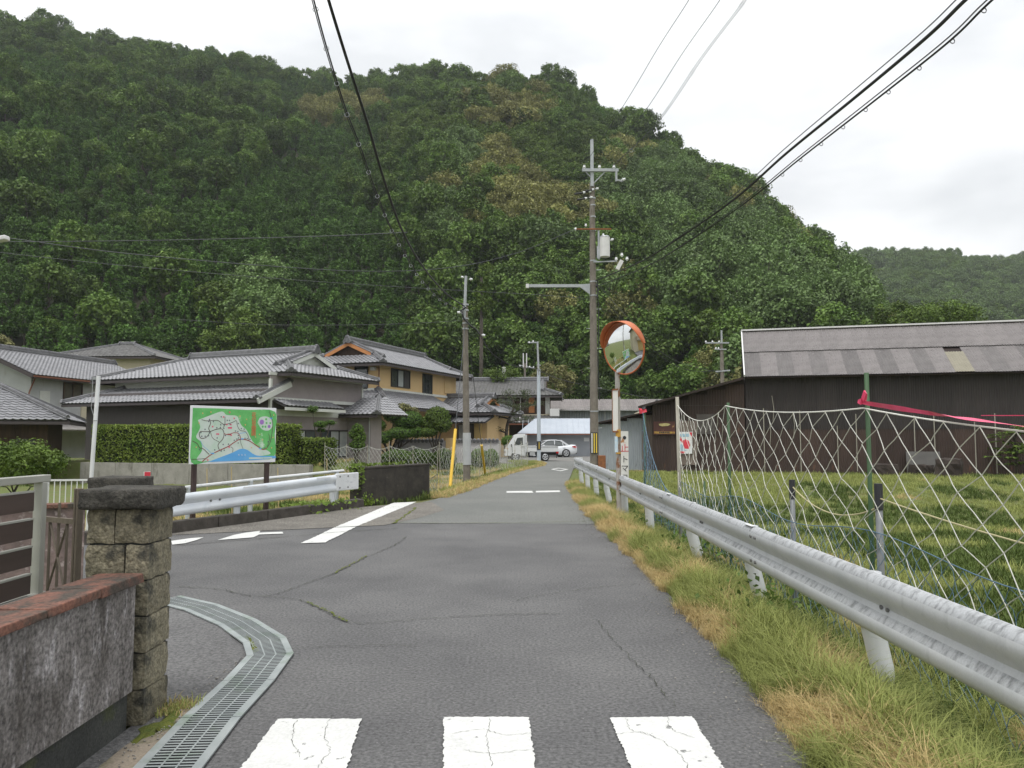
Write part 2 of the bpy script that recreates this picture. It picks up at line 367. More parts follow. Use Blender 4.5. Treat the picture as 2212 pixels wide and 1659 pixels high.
# ------------------------------------------------------------------ painted marks and cracks on the road
def stripe(name, quad, parent, z=.009, nsub=14, jit=.012, m='road_paint'):
    a, b, c, d = [Vector((*p, 0)) for p in quad]        # a-b near edge, d-c far edge
    pts = []
    for p, q in ((a, b), (b, c), (c, d), (d, a)):
        n = max(2, int(nsub * (q - p).length))
        for k in range(n):
            e = p.lerp(q, k / n); pts.append((e.x + random.uniform(-jit, jit), e.y + random.uniform(-jit, jit), z))
    return MB().sheet(pts).build(name, m, parent)
def gq(*ps): return [tuple(GR(*p).xy) for p in ps]
for ps in (((462, 1740), (728, 1740), (780, 1556), (600, 1556)), ((958, 1740), (1168, 1740), (1142, 1552), (958, 1552)), ((1395, 1740), (1610, 1740), (1496, 1551), (1318, 1553))):
    stripe('crossing_stripe', gq(*ps), road, nsub=60, jit=.006)
def paint(ps, z=.011, m='road_paint', name='road_marking', parent=None): return stripe(name, gq(*ps), parent or apron, z, 20, .012, m)
paint(((650, 1175), (703, 1173), (770, 1139), (722, 1141)))
paint(((724, 1140), (771, 1138), (900, 1085), (850, 1087)))
q = MB().sheet([(*p, .011) for p in gq((470, 1168), (512, 1165), (548, 1162), (560, 1156), (612, 1154), (610, 1150), (560, 1152), (562, 1148), (530, 1152), (505, 1157))]).build('road_marking', 'road_paint', apron)
q = MB().sheet([(*p, .011) for p in gq((372, 1178), (400, 1175), (425, 1168), (440, 1162), (412, 1164), (370, 1170))]).build('road_marking', 'road_paint', apron)
stripe('road_marking', gq((1094, 1065), (1152, 1065), (1150, 1061), (1094, 1061.5)), far_road, .009, 8, .02)
stripe('road_marking', gq((1157, 1064.5), (1210, 1063.5), (1209, 1060), (1158, 1061)), far_road, .009, 8, .02)
# the hollow diamond
dm = gq((1190, 1014), (1211, 1018), (1228, 1014), (1206, 1011)); cen = Vector((sum(p[0] for p in dm) / 4, sum(p[1] for p in dm) / 4))
for k in range(4):
    a, b = Vector(dm[k]), Vector(dm[(k + 1) % 4]); stripe('road_marking', [a, b, cen.lerp(b, .68), cen.lerp(a, .68)], far_road, .009, 3, .005)
def crack(pts, w, m, z, parent, jit=.03, name='road_crack'):
    P = spline([Vector((*GR(*p).xy, z)) for p in pts], 14); v = []; n = len(P)
    for i, p in enumerate(P):
        d = (P[min(i + 1, n - 1)] - P[max(i - 1, 0)]).normalized(); s = Vector((-d.y, d.x, 0)); o = s * random.uniform(-jit, jit); ww = w * random.uniform(.25, 1.2)
        v += [p + o - s * ww, p + o + s * ww]
    return MB().add(v, [(2 * i, 2 * i + 1, 2 * i + 3, 2 * i + 2) for i in range(n - 1)]).build(name, m, parent)
crack(((385, 1268), (480, 1275), (560, 1290), (640, 1270), (730, 1235), (790, 1205), (850, 1180), (880, 1160)), .006, 'crack_dark', .0105, road, .022)
crack(((560, 1290), (640, 1296), (700, 1320), (760, 1348), (900, 1340), (1060, 1330), (1210, 1328)), .005, 'crack_dark', .0107, road, .02)
crack(((1290, 1340), (1330, 1390), (1395, 1455), (1460, 1530)), .003, 'crack_dark', .0105, road, .02)
crack(((860, 1130), (950, 1131), (1080, 1130), (1250, 1127), (1300, 1124)), .012, 'moss', .0108, road, .015, 'moss_line')
crack(((720, 1240), (760, 1220), (790, 1202)), .012, 'moss', .0112, road, .02, 'moss_line')
crack(((665, 1302), (700, 1318), (750, 1345)), .012, 'moss', .0112, road, .02, 'moss_line')
crack(((850, 1132), (875, 1115), (900, 1097)), .03, 'moss', .0125, apron, .03, 'moss_line')
crack(((380, 1180), (480, 1171), (620, 1160), (740, 1150), (860, 1142)), .015, 'crack_dark', .0118, apron, .02)
crack(((1110, 1300), (1180, 1285), (1300, 1270), (1380, 1262)), .004, 'crack_dark', .0105, road, .03)
crack(((560, 1410), (690, 1400), (900, 1395)), .004, 'crack_dark', .0105, road, .02)

for pts in (((716, 1548), (700, 1590), (712, 1625), (690, 1660), (680, 1720)), ((640, 1560), (632, 1600), (650, 1640)), ((975, 1590), (1040, 1580), (1090, 1592), (1150, 1588)), ((1060, 1556), (1052, 1600), (1062, 1660)), ((1000, 1625), (1060, 1632), (1155, 1622)), ((1352, 1556), (1362, 1580), (1400, 1590), (1440, 1612), (1480, 1650), (1490, 1700)), ((1330, 1590), (1380, 1586), (1420, 1600)), ((1440, 1552), (1452, 1580), (1500, 1600))):
    crack(pts, .0014, 'crack_dark', .0122, road, .008)
# ------------------------------------------------------------------ the wooded hills
def ridge_tan(py): v = (CY - py) / FOC; return (math.sin(PITCH) + v * math.cos(PITCH)) / (math.cos(PITCH) - v * math.sin(PITCH))
RIDGE = [(-2600, 420), (-1500, 180), (-700, 60), (-300, 30), (0, 30), (130, 45), (230, 66), (420, 90), (520, 120), (640, 155), (780, 168), (900, 148), (1040, 150), (1140, 140), (1240, 178), (1330, 232), (1450, 298), (1560, 352), (1650, 412), (1740, 492), (1830, 566), (1900, 648), (1965, 750), (2040, 850), (2200, 905), (3000, 930)]
RIDGE_Y = [(-2600, 190), (-700, 260), (0, 300), (520, 320), (780, 330), (950, 275), (1140, 250), (1450, 215), (1740, 185), (1965, 160), (2300, 130), (3000, 130)]
FOOT_Y = [(-2600, 70), (-700, 80), (0, 76), (600, 84), (1100, 92), (1400, 88), (1700, 78), (1965, 76), (3000, 90)]
def hill(px, Y):
    yr, yf = lut(RIDGE_Y, px), lut(FOOT_Y, px)
    t = ridge_tan(lut(RIDGE, px)); H = max(0, t * yr + CAM_H - 10.0)
    s = (Y - yf) / (yr - yf)
    if s <= 0: return -.5
    if s <= 1: h = H * (s ** .88)
    else: h = H * max(0, 1 - .55 * (s - 1) - .8 * (s - 1) ** 2)
    x = (px - CX) / FOC * Y
    h += (mnoise.noise((x * .03, Y * .03, 1.3)) * 5 + mnoise.noise((x * .012, Y * .012, 4)) * 6) * min(1, s * 3) * max(0, min(1, (1.25 - s) * 3)) * min(1, H / 30)
    return max(-.5, h)
def polar(fn, pxs, Ys, name, m):
    b = MB(); b.v = [((px - CX) / FOC * Y, Y, fn(px, Y)) for Y in Ys for px in pxs]; n = len(pxs)
    b.f = [(j * n + i, j * n + i + 1, (j + 1) * n + i + 1, (j + 1) * n + i) for j in range(len(Ys) - 1) for i in range(n - 1)]
    return b.build(name, m, smooth=True)
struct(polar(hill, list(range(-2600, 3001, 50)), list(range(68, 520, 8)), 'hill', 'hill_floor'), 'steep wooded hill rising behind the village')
FAR = [(1200, 700), (1600, 600), (1860, 545), (1950, 528), (2050, 532), (2130, 543), (2212, 537), (2500, 520), (3200, 560), (4200, 700)]
def far_hill(px, Y):
    yf, yr = 230, 470; H = ridge_tan(lut(FAR, px)) * yr + CAM_H - 9; s = (Y - yf) / (yr - yf)
    if s <= 0: return -1
    h = H * s ** .9 if s <= 1 else H * max(0, 1 - .6 * (s - 1))
    x = (px - CX) / FOC * Y
    return h + mnoise.noise((x * .02, Y * .02, 7.7)) * 9 * min(1, 3 * s)
struct(polar(far_hill, list(range(1200, 4201, 60)), list(range(225, 900, 15)), 'far_hill', 'hill_floor'), 'hazy wooded hill far off on the right')

def proto(name, kind, nc, per, rx, rz, z0, leaf, m, seed, h, r0, tone=(.7, 1.3), up=.5, limbs=3):
    C, Q = crown_pts(kind, nc, rx, rz, z0, seed)
    P, N, S, T = clumps(C, Q, per, leaf, seed + 1, up, tone)
    return leaf_mesh(name, P, N, S, T, m, trunk=trunk_mb(h, r0, .05, limbs, seed, rx * .6), trunk_mat='bark')
PROTO = [proto('cypress', 'cone', 85, 26, 1.9, 3.4, 2.2, .46, 'leaf_cypress', 11, 8.5, .16, limbs=0),
         proto('cypress', 'cone', 95, 26, 2.2, 3.0, 2.0, .46, 'leaf_cypress', 12, 7.5, .16, limbs=0),
         proto('evergreen', 'ball', 75, 30, 2.3, 2.9, 1.8, .44, 'leaf_cypress', 13, 5.5, .17),
         proto('broadleaf', 'ball', 85, 32, 2.7, 2.7, 2.3, .46, 'leaf_broad', 14, 6.0, .18),
         proto('broadleaf', 'ball', 80, 32, 2.4, 3.1, 2.2, .44, 'leaf_broad', 15, 6.5, .16),
         proto('pale_tree', 'ball', 85, 30, 2.9, 2.6, 2.6, .44, 'leaf_pale', 16, 6.2, .16),
         proto('gold_tree', 'ball', 75, 34, 3.0, 2.3, 2.6, .44, 'leaf_gold', 17, 5.8, .17),
         proto('bright_tree', 'ball', 80, 30, 2.4, 2.6, 2.2, .42, 'leaf_bright', 18, 5.8, .15),
         proto('ridge_tree', 'ball', 40, 26, 1.7, 1.6, 6.4, .42, 'leaf_broad', 19, 8.2, .13, limbs=5),
         proto('far_tree', 'ball', 60, 26, 3.4, 3.0, 2.0, .7, 'leaf_far', 20, 5.5, .2)]
fp, fi, fr, fs = [], [], [], []
def inblob(px, py, blobs): return any(((px - a) / c) ** 2 + ((py - b) / d) ** 2 < 1 for a, b, c, d in blobs)
GOLD = [(1075, 370, 60, 70), (1150, 450, 130, 55), (1230, 480, 60, 40), (720, 245, 70, 25), (800, 235, 40, 20), (1090, 165, 60, 28), (1100, 245, 90, 30), (1190, 490, 70, 30), (1745, 500, 45, 30), (1640, 420, 40, 30), (1010, 420, 30, 30), (1850, 570, 40, 25)]
PALE = [(1400, 430, 110, 70), (1520, 560, 150, 110), (1650, 620, 100, 80), (1000, 350, 50, 50), (1800, 660, 90, 60), (540, 640, 60, 50)]
BRIGHT = [(1180, 340, 120, 60), (930, 280, 110, 40), (1100, 300, 120, 40), (1250, 420, 60, 50), (1620, 700, 120, 50), (500, 700, 90, 50), (1040, 640, 30, 70)]
r2 = np.random.default_rng(5)
def project(p):
    q = Vector(p) - Vector((0, 0, CAM_H)); yy = q.y * math.cos(PITCH) + q.z * math.sin(PITCH); zz = -q.y * math.sin(PITCH) + q.z * math.cos(PITCH)
    return CX + FOC * q.x / yy, CY - FOC * zz / yy
Y = 80.0
while Y < 400:
    st = 2.4 + Y * .0013; x = -.88 * Y - 40
    while x < .9 * Y + 20:
        xx, yy = x + r2.uniform(-1, 1) * st * .5, Y + r2.uniform(-1, 1) * st * .5
        px = CX + FOC * xx / yy; x += st
        yr, yf = lut(RIDGE_Y, px), lut(FOOT_Y, px); s = (yy - yf) / (yr - yf)
        if s < .0 or s > 1.12: continue
        H = ridge_tan(lut(RIDGE, px)) * yr - 7
        if H < 6: continue
        z = hill(px, yy); ppx, ppy = project((xx, yy, z + 5)); q = r2.uniform()
        nb = mnoise.noise((xx * .035, yy * .035, 9.0))
        knoll = ss(850, 1050, ppx)
        if inblob(ppx, ppy, GOLD) and q < .62: k = 6
        elif inblob(ppx, ppy, PALE) and q < .75: k = 5
        elif inblob(ppx, ppy, BRIGHT) and q < .6: k = 7
        elif 1000 < ppx < 1480 and s > .84 and q < .55: k = 8
        elif ppx > 960 and q < .16: k = 6 if q < .1 else 5
        elif q < .1 + .62 * knoll + .25 * nb - .12 * (s < .15): k = 3 + int(r2.integers(0, 2))  # fewer light broadleaves at the foot: its deep shade put into leaf colour
        else: k = int(r2.integers(0, 3))
        if k == 8 and r2.uniform() < .35: continue
        sc = (r2.uniform(.60, 1.30) if k in (3, 4, 5, 6, 7) else r2.uniform(.50, .84)) * (1.12 if k in (3, 4, 5, 6) else 1) * (.9 + .25 * (s > .9))
        fp.append((xx, yy, z - .3)); fi.append(k); fr.append((r2.uniform(-.06, .06), r2.uniform(-.06, .06), r2.uniform(0, 6.28))); fs.append((sc, sc, sc * r2.uniform(.85, 1.2)))
    Y += st * .92
for _ in range(900):
    px = r2.uniform(-300, 2300); yy = lut(FOOT_Y, px) + r2.uniform(-7, 8); xx = (px - CX) / FOC * yy; sc = r2.uniform(.35, .7)
    fp.append((xx, yy, max(-.2, hill(px, yy)) - 1.6 * sc)); fi.append(int(r2.choice([2, 3, 4, 3, 7]))); fr.append((0, 0, r2.uniform(0, 6.28))); fs.append((sc * 1.3, sc * 1.3, sc))
forest = scatter('forest', fp, fi, fr, fs, PROTO); tag(forest, 'dense mixed green forest covering the steep hill behind the houses', 'forest', kind='stuff')
fp, fi, fr, fs = [], [], [], []
Y = 235.0
while Y < 490:
    x = .28 * Y
    while x < 1.0 * Y:
        xx, yy = x + r2.uniform(-2.5, 2.5), Y + r2.uniform(-2.5, 2.5); x += 5.0; px = CX + FOC * xx / yy
        if px < 1500: continue
        fp.append((xx, yy, far_hill(px, yy) - .5)); fi.append(int(r2.choice([9, 9, 9, 3, 7, 5]))); sc = r2.uniform(.75, 1.25); fr.append((0, 0, r2.uniform(0, 6.28))); fs.append((sc, sc, sc * r2.uniform(.85, 1.2)))
    Y += 4.6
far_forest = scatter('far_forest', fp, fi, fr, fs, PROTO); tag(far_forest, 'hazy green wood on the distant hill at right', 'forest', kind='stuff')
# ------------------------------------------------------------------ materials of near things
mat('stone', (.15, .135, .095), (.27, .24, .165), scale=6, rough=.95, bump=1.0, bscale=26, spot=(.05, .048, .038), sscale=5, slo=.50, shi=.64, rnd=.15, fine=.45, fscale=70)
mat('stone_cap', (.035, .033, .028), (.075, .07, .06), scale=9, rough=.97, bump=1.0, bscale=40, spot=(.13, .125, .10), sscale=40, slo=.62, shi=.75, fine=.45, fscale=60)
mat('mortar_wall', (.25, .232, .225), (.095, .085, .078), scale=2.6, stretch=(2, 2, .75), rough=.95, bump=.9, bscale=30, spot=(.42, .40, .41), sscale=6, slo=.56, shi=.72, sstretch=(2.2, 2.2, .7), lo=.40, hi=.62, fine=.6, fscale=55)
mat('mortar_pink', (.24, .175, .165), (.11, .085, .08), scale=6, rough=.95, bump=.6, spot=(.4, .33, .32), sscale=12, slo=.55, shi=.7)
mat('coping_tile', (.19, .082, .055), (.135, .07, .052), scale=5, rough=.85, bump=.4, spot=(.06, .048, .038), sscale=5, slo=.44, shi=.58, sstretch=(1.6, 1, 1), rnd=.12, fine=.4, fscale=60)
mat('dark_base', (.034, .036, .034), (.058, .06, .055), scale=4, rough=.95, bump=.5, spot=(.055, .065, .025), sscale=3, slo=.62, shi=.75, fine=.4)
mat('slat_brown', (.065, .045, .038), (.085, .06, .052), scale=2, stretch=(1, .3, 6), rough=.55, rnd=.08)
mat('alu_frame', (.34, .34, .30), (.42, .42, .38), scale=2, rough=.5, metal=.2)
mat('iron_brown', (.105, .085, .065), (.15, .125, .095), scale=6, rough=.8, bump=.2)
mat('grate_steel', (.30, .33, .33), (.40, .43, .425), scale=3, rough=.5, metal=.35, spot=(.2, .26, .2), sscale=5, slo=.55, shi=.75)
mat('grate_dark', (.025, .028, .03), (.04, .045, .045), scale=5, rough=.9)
mat('rail_paint', (.60, .62, .635), (.70, .71, .715), scale=2.2, rough=.5, spot=(.36, .38, .40), sscale=6, slo=.55, shi=.8, sstretch=(1, 1, 3), spec=.4)
mat('rail_zinc', (.56, .60, .64), (.66, .69, .72), scale=1.5, rough=.42, metal=.15, spot=(.42, .47, .51), sscale=4, slo=.6, shi=.85)
mat('rail_grime', (.17, .18, .18), (.30, .31, .315), scale=9, stretch=(1, 1, .3), rough=.8)
mat('kerb_dark', (.05, .043, .036), (.09, .08, .068), scale=5, rough=.95, bump=.6, fine=.25)
mat('parapet', (.026, .023, .019), (.055, .047, .038), scale=3, rough=.95, bump=.6, spot=(.10, .09, .075), sscale=6, slo=.62, shi=.75, sstretch=(1, 1, 2.5), fine=.3)
mat('white_paint', (.78, .79, .80), (.72, .73, .74), scale=3, rough=.45)
mat('post_brown', (.055, .035, .032), (.075, .05, .045), scale=5, rough=.8)
mat('bolt', (.22, .22, .22), rough=.5, metal=.6)
mat('concrete', (.25, .24, .215), (.33, .315, .285), scale=2.5, rough=.92, bump=.4, spot=(.14, .13, .11), sscale=3, slo=.55, shi=.72, sstretch=(1, 1, .4), fine=.2)
mat('bamboo', (.42, .32, .15), (.50, .40, .22), scale=4, rough=.6)
mat('tan_slab', (.20, .165, .125), (.26, .22, .17), scale=3, rough=.95, bump=.4, spot=(.08, .09, .03), sscale=3.5, slo=.52, shi=.66, fine=.2)

# ------------------------------------------------------------------ garden wall on the left with red coping
def rock(dx, dy, dz, seed, bulge=.012, cuts=3):
    """a hewn stone block: subdivided box with rounded arrises and a rough pillowed face"""
    bm = bmesh.new(); bmesh.ops.create_cube(bm, size=1); bmesh.ops.subdivide_edges(bm, edges=bm.edges[:], cuts=cuts, use_grid_fill=True)
    off = Vector((seed * 3.7, seed * 1.3, seed * 2.1))
    for v in bm.verts:
        p = v.co * 2
        e = sorted((abs(p.x), abs(p.y), abs(p.z)))
        k = 1 - .012 * (e[1] > .95) - .02 * (e[0] > .95)
        q = Vector((p.x * dx / 2, p.y * dy / 2, p.z * dz / 2))
        inner = e[1] < .95
        d = (mnoise.noise(q * 14 + off) + .5 * mnoise.noise(q * 40 + off)) * bulge
        q = q * k + Vector((p.x, p.y, p.z)).normalized() * (d + (bulge * .35 if inner else 0))
        v.co = q
    me = bpy.data.meshes.new('stone'); bm.to_mesh(me); bm.free(); return me
wall = thing('garden_wall', 'low stained grey mortar wall with red tile coping at left edge', 'wall', (-1.95, 0, 0))
b = MB(); b.box((-.09, 1.55, .475), (.17, 5.05, .55)); b.build('wall_face', 'mortar_wall', wall)
b = MB(); b.box((-.115, 1.55, .10), (.17, 5.05, .24)); b.build('wall_base', 'dark_base', wall)
y = -.95
k = 0
while y < 4.05:
    l = .42; m_ = MB(); m_.box((-.085, y + l / 2, .772 + random.uniform(-.003, .003)), (.235, l - .006, .042), jit=.004); m_.build('coping_tile', mat('coping_tile', (0, 0, 0)), wall, bevel=.006); y += l
    if y + l > 4.1: break

# stone gate pillars: every hewn block a piece of its own
def pillar(loc, rz, label, courses, w, d, ch, seed, capw, capd, caph, only_top=0):
    p = thing('gate_pillar', label, 'pillar', loc, rz, 'stone gate pillars'); q = random.Random(seed)
    MB().box((0, 0, courses * ch / 2), (w - .03, d - .03, courses * ch - .01)).build('core', 'dark_base', p)
    for c in range(courses):
        sp = (.66, .40, .58, .36, .62, .45)[c % 6]; z = ch * (c + .5)
        for a, bb in ((0, sp), (sp, 1)):
            ww = (bb - a) * w - .007; cx = (a + bb) / 2 * w - w / 2
            o = put('stone_block', rock(ww, d, ch - .008, q.randint(0, 99), .010, 5), p, (cx, 0, z)); o.data.materials.append(MATS['stone'])
    o = put('cap_stone', rock(capw, capd, caph, seed, .012, 5), p, (0.01, 0, courses * ch + caph / 2 - .004)); o.data.materials.append(MATS['stone_cap']); o.data.shade_smooth()
    return p
pillar((-2.085, 4.27, 0), R(1), 'near mossy stone block gate pillar with thick dark cap at end of the red-coped wall', 6, .335, .29, .188, 3, .42, .37, .105)
pillar((-4.08, 8.1, -.12), R(-12), 'farther stone gate pillar behind the nearer one, only its dark cap showing', 6, .44, .36, .18, 8, .48, .40, .14)
# moss at the pillar's foot
def moss_patch(pts, label, n=1):
    P = [GR(*p) for p in pts]; c = sum(P, Vector()) / len(P); bb = MB(); ring = []
    for t in range(28):
        a = t / 28 * len(P); i = int(a); e = P[i % len(P)].lerp(P[(i + 1) % len(P)], a - i); ring.append((e.x + random.uniform(-.015, .015), e.y + random.uniform(-.015, .015), .0092))
    ring2 = [(c.x + (x - c.x) * .7, c.y + (y - c.y) * .7, .014 + random.uniform(0, .006)) for x, y, _ in ring]; m = len(ring)
    bb.add(ring + ring2 + [(c.x, c.y, .016)], [(i, (i + 1) % m, m + (i + 1) % m, m + i) for i in range(m)] + [(m + i, m + (i + 1) % m, 2 * m) for i in range(m)])
    o = bb.build('moss', 'moss', smooth=True); tag(o, label, 'moss', kind='stuff'); return o
moss_patch([(350, 1560), (385, 1530), (392, 1545), (372, 1572), (310, 1600), (285, 1612), (300, 1580)], 'moss at the foot of the near gate pillar')
moss_patch([(527, 1370), (545, 1385), (556, 1408), (548, 1415), (538, 1400)], 'moss tuft at the bend of the drain grating')
sl = struct(MB().sheet([(*GR(*p).xy, .0088) for p in ((215, 1659), (270, 1615), (340, 1570), (390, 1535), (455, 1512), (440, 1530), (395, 1580), (330, 1659), (290, 1740), (150, 1740))]).build('kerb_slab', 'tan_slab'), 'tan mossy concrete strip beside the drain grating')

# slat fence behind the wall (runs along the road)
f = thing('slat_fence', 'brown horizontal slat metal fence with grey frame behind red-coped wall', 'fence', (-2.62, 2.0, 0))
for i, z in enumerate((.70, .848, .996, 1.145)):
    MB().box((0, .95, z + .01), (.022, 2.6, .102)).build('slat', 'slat_brown', f)
    MB().box((.002, .95, z + .064), (.028, 2.6, .010)).build('slat_edge', 'alu_frame', f)
MB().box((0, 1.0, 1.275), (.05, 2.75, .04)).build('top_rail', 'alu_frame', f, bevel=.004)
MB().box((0, 1.0, .625), (.05, 2.75, .05)).build('bottom_rail', 'alu_frame', f, bevel=.004)
for yy in (-.35, 2.32): MB().box((.001, yy, .63), (.052, .045, 1.25)).build('post', 'alu_frame', f, bevel=.004)
# old iron lattice gate leaf and posts
gt = thing('iron_gate', 'old brown iron lattice gate leaf beside stone pillar', 'gate', (-2.47, 4.46, 0), R(150)); gt.scale = (.5, 1, 1)
for xx in (.02, .07): MB().box((xx, 0, .60), (.035, .035, 1.22)).build('post', 'iron_brown', gt, bevel=.003)
MB().box((.42, 0, .12), (.66, .025, .03)).build('rail', 'iron_brown', gt); MB().box((.42, 0, 1.02), (.66, .025, .03)).build('rail', 'iron_brown', gt)
for xx in (.25, .42, .6): MB().cyl((xx, 0, .12), (xx, 0, 1.12 if xx == .42 else 1.02), .010, n=6).build('rod', 'iron_brown', gt)
for s in (-1, 1):
    MB().cyl((.42 - s * .17, 0, .16), (.42 + s * .17, 0, .5), .008, n=6).build('cross_rod', 'iron_brown', gt); MB().cyl((.42 - s * .17, 0, .62), (.42 + s * .17, 0, 1.0), .008, n=6).build('cross_rod', 'iron_brown', gt)
w2 = thing('inner_wall', 'pinkish rough mortar wall with thin red coping seen through the gate', 'wall', (-5.2, 7.1, 0), R(28))
MB().box((0, 0, .4), (2.3, .16, .86)).build('wall_face', 'mortar_pink', w2)
for i in range(5): MB().box((-.93 + i * .46, 0, .85), (.45, .22, .035)).build('coping_tile', 'coping_tile', w2)

# ------------------------------------------------------------------ steel drain grating along the road edge
cl = [(-1.50, 2.6), (-1.545, 3.5), (-1.60, 4.22), (-1.615, 4.85), (-1.66, 5.42), (-1.82, 5.80), (-2.22, 6.36), (-2.74, 6.92), (-3.22, 7.28)]
dr = thing('drain_grating', 'long galvanised steel drain grating bending round the gate', 'grating', (0, 0, 0))
wd_ = .155
def off(i, s):
    a, c, e = Vector(cl[max(i - 1, 0)]), Vector(cl[i]), Vector(cl[min(i + 1, len(cl) - 1)]); d = (e - a).normalized(); n = Vector((-d.y, d.x)); return c + n * s
for i in range(len(cl) - 1):
    l0, l1, r0, r1 = off(i, wd_), off(i + 1, wd_), off(i, -wd_), off(i + 1, -wd_)
    fr = put('grating_unit', bpy.data.meshes.new('grating_unit'), dr); bb = MB()
    def P(s, t, z): a = l0.lerp(r0, s).lerp(l1.lerp(r1, s), t); return (a.x, a.y, z)
    bb.sheet([P(0, 0.004, .0095), P(0, .996, .0095), P(1, .996, .0095), P(1, .004, .0095)])
    fr.data = bb.mesh('grating_bed', 'grate_dark')
    e = MB()
    for s0, s1 in ((0, .15), (.85, 1)):
        v = [P(s0, .006, .0105), P(s1, .006, .0105), P(s1, .994, .0105), P(s0, .994, .0105)]; v2 = [(x, y_, .020) for x, y_, _ in v]
        e.add(v + v2, [(4, 5, 6, 7), (0, 1, 5, 4), (1, 2, 6, 5), (2, 3, 7, 6), (3, 0, 4, 7)])
    e.build('edge_angle', 'grate_steel', fr)
    ln = ((l0 + r0) / 2 - (l1 + r1) / 2).length; n = int(ln / .032); e = MB()
    for k in range(n):
        t = (k + .5) / n; h = .0075 / ln
        e.add([P(.15, t - h, .017), P(.85, t - h, .017), P(.85, t + h, .017), P(.15, t + h, .017)], [(0, 1, 2, 3)])
    o = e.build('bearing_bars', 'grate_steel', fr); o['kind'] = 'stuff'
    e = MB()
    for s in (.38, .62): e.add([P(s - .015, 0, .0185), P(s + .015, 0, .0185), P(s + .015, 1, .0185), P(s - .015, 1, .0185)], [(0, 1, 2, 3)])
    e.build('cross_bars', 'grate_steel', fr)

# ------------------------------------------------------------------ guard rails
PROF = [(0, 0), (.028, .012), (.052, .045), (.052, .105), (.02, .145), (.006, .175), (.02, .205), (.052, .245), (.052, .305), (.028, .338), (0, .35)]
def rail_beam(P, Q, nrm, m, parent, name='rail_beam', lap=0.0, z0=None):
    """one pressed steel beam with two waves between P and Q (lower edge), bulging along nrm"""
    P, Q, nrm = Vector(P), Vector(Q), Vector(nrm); b = MB(); n = len(PROF); vs = []; th = .004
    for e in (P, Q):
        vs += [e + nrm * (d + lap) + Vector((0, 0, z)) for d, z in PROF] + [e + nrm * (d + lap - th) + Vector((0, 0, z)) for d, z in PROF]
    fs = []
    for k in range(n - 1): fs += [(k, k + 1, 2 * n + k + 1, 2 * n + k), (n + k + 1, n + k, 3 * n + k, 3 * n + k + 1)]
    fs += [(n - 1, 2 * n - 1, 4 * n - 1, 3 * n - 1), (0, 2 * n, 3 * n, n)] + [tuple(range(n)) + tuple(range(2 * n - 1, n - 1, -1)), tuple(range(2 * n, 3 * n)) + tuple(range(4 * n - 1, 3 * n - 1, -1))]
    b.add(vs, fs); o = b.build(name, m, parent, smooth=True); o.data.set_sharp_from_angle(angle=R(50))
    if m == 'rail_weathered':
        o.data.materials.append(MATS['rail_dirty'])
        for k in range(n - 1):
            if k in (3, 8, 9): o.data.polygons[2 * k].material_index = 1
    return o
# weathered paint whose grime runs down from the edges of the beam
def grime_mat(name, base, base2, dark, z_rel):
    m = mat(name, base, base2, scale=2.2, rough=.55, spot=dark, sscale=5, slo=.56, shi=.74, sstretch=(2.2, 2.2, .5), spec=.4, fine=.05); return m
mat('rail_dirty', (.44, .455, .465), (.39, .40, .41), scale=3, rough=.65, spot=(.20, .207, .21), sscale=17, slo=.46, shi=.70, sstretch=(1, 1.6, .5), spec=.35, fine=.12)
grime_mat('rail_weathered', (.45, .467, .475), (.535, .548, .555), (.42, .435, .44), 0)
rg = thing('guardrail', 'long white weathered steel guardrail along grassy right road edge', 'guardrail', (2.08, 0, 0))
ztop = lambda y: .725 + (y - 3) * .0062
segs = [-1.5, 2.45, 6.6, 10.6, 14.6, 18.6, 22.2, 25.4]
for i, (a, c) in enumerate(zip(segs, segs[1:])):
    rail_beam((0, a - (.12 if i else 0), ztop(a) - .35), (0, c, ztop(c) - .35), (-1, 0, 0), 'rail_weathered', rg, lap=.006 * (i % 2))
    gb = MB()      # caked dirt on the beam's shoulders
    for zz, dd in ((.348, .004), (.31, .053), (.24, .053), (.11, .053)): pass
    if i:
        for zz in (.075, .275):
            for dy in (-.06, .05): o = MB().cyl((-.055, a + dy - .05, ztop(a) - .35 + zz), (-.072, a + dy - .05, ztop(a) - .35 + zz), .013, n=8).build('bolt', 'bolt', rg)
    for yy in (a + 1.9,): 
        for dy in (-.035, .035): MB().cyl((-.004, yy + dy, ztop(yy) - .175), (-.026, yy + dy, ztop(yy) - .175), .012, n=8).build('bolt', 'bolt', rg)
for i, yy in enumerate((2.3, 4.72, 7.05, 9.4, 12.3, 15.0, 17.8, 20.1, 22.3, 24.4)):
    z1 = ztop(yy) - .04; lean = random.uniform(-.02, .05)
    MB().tube([(.14 + lean * .3, yy, -.2), (.11 + lean, yy + .02, .12), (.085, yy, .35), (.075, yy, z1)], .066, 12).build('post', 'rail_paint', rg, smooth=True)
    MB().box((.035, yy, z1 - .13), (.07, .09, .14)).build('bracket', 'rail_zinc', rg)
yy = 25.4; b = MB()
for k in range(8):
    a = k / 7 * math.pi; b.add([(.0 + .14 * (1 - math.cos(a)) - .05, yy + .14 * math.sin(a), ztop(yy) - .35 + z) for z in (0, .35)], [])
b.f = [(2 * k, 2 * k + 1, 2 * k + 3, 2 * k + 2) for k in range(7)]; b.build('end_plate', 'rail_paint', rg)
for yy in (6.75, 2.9, 10.2, 14.4): MB().box((-.022, yy, ztop(yy) + .001), (.04, .2, .004)).build('sticker_strip', 'white_paint', rg)

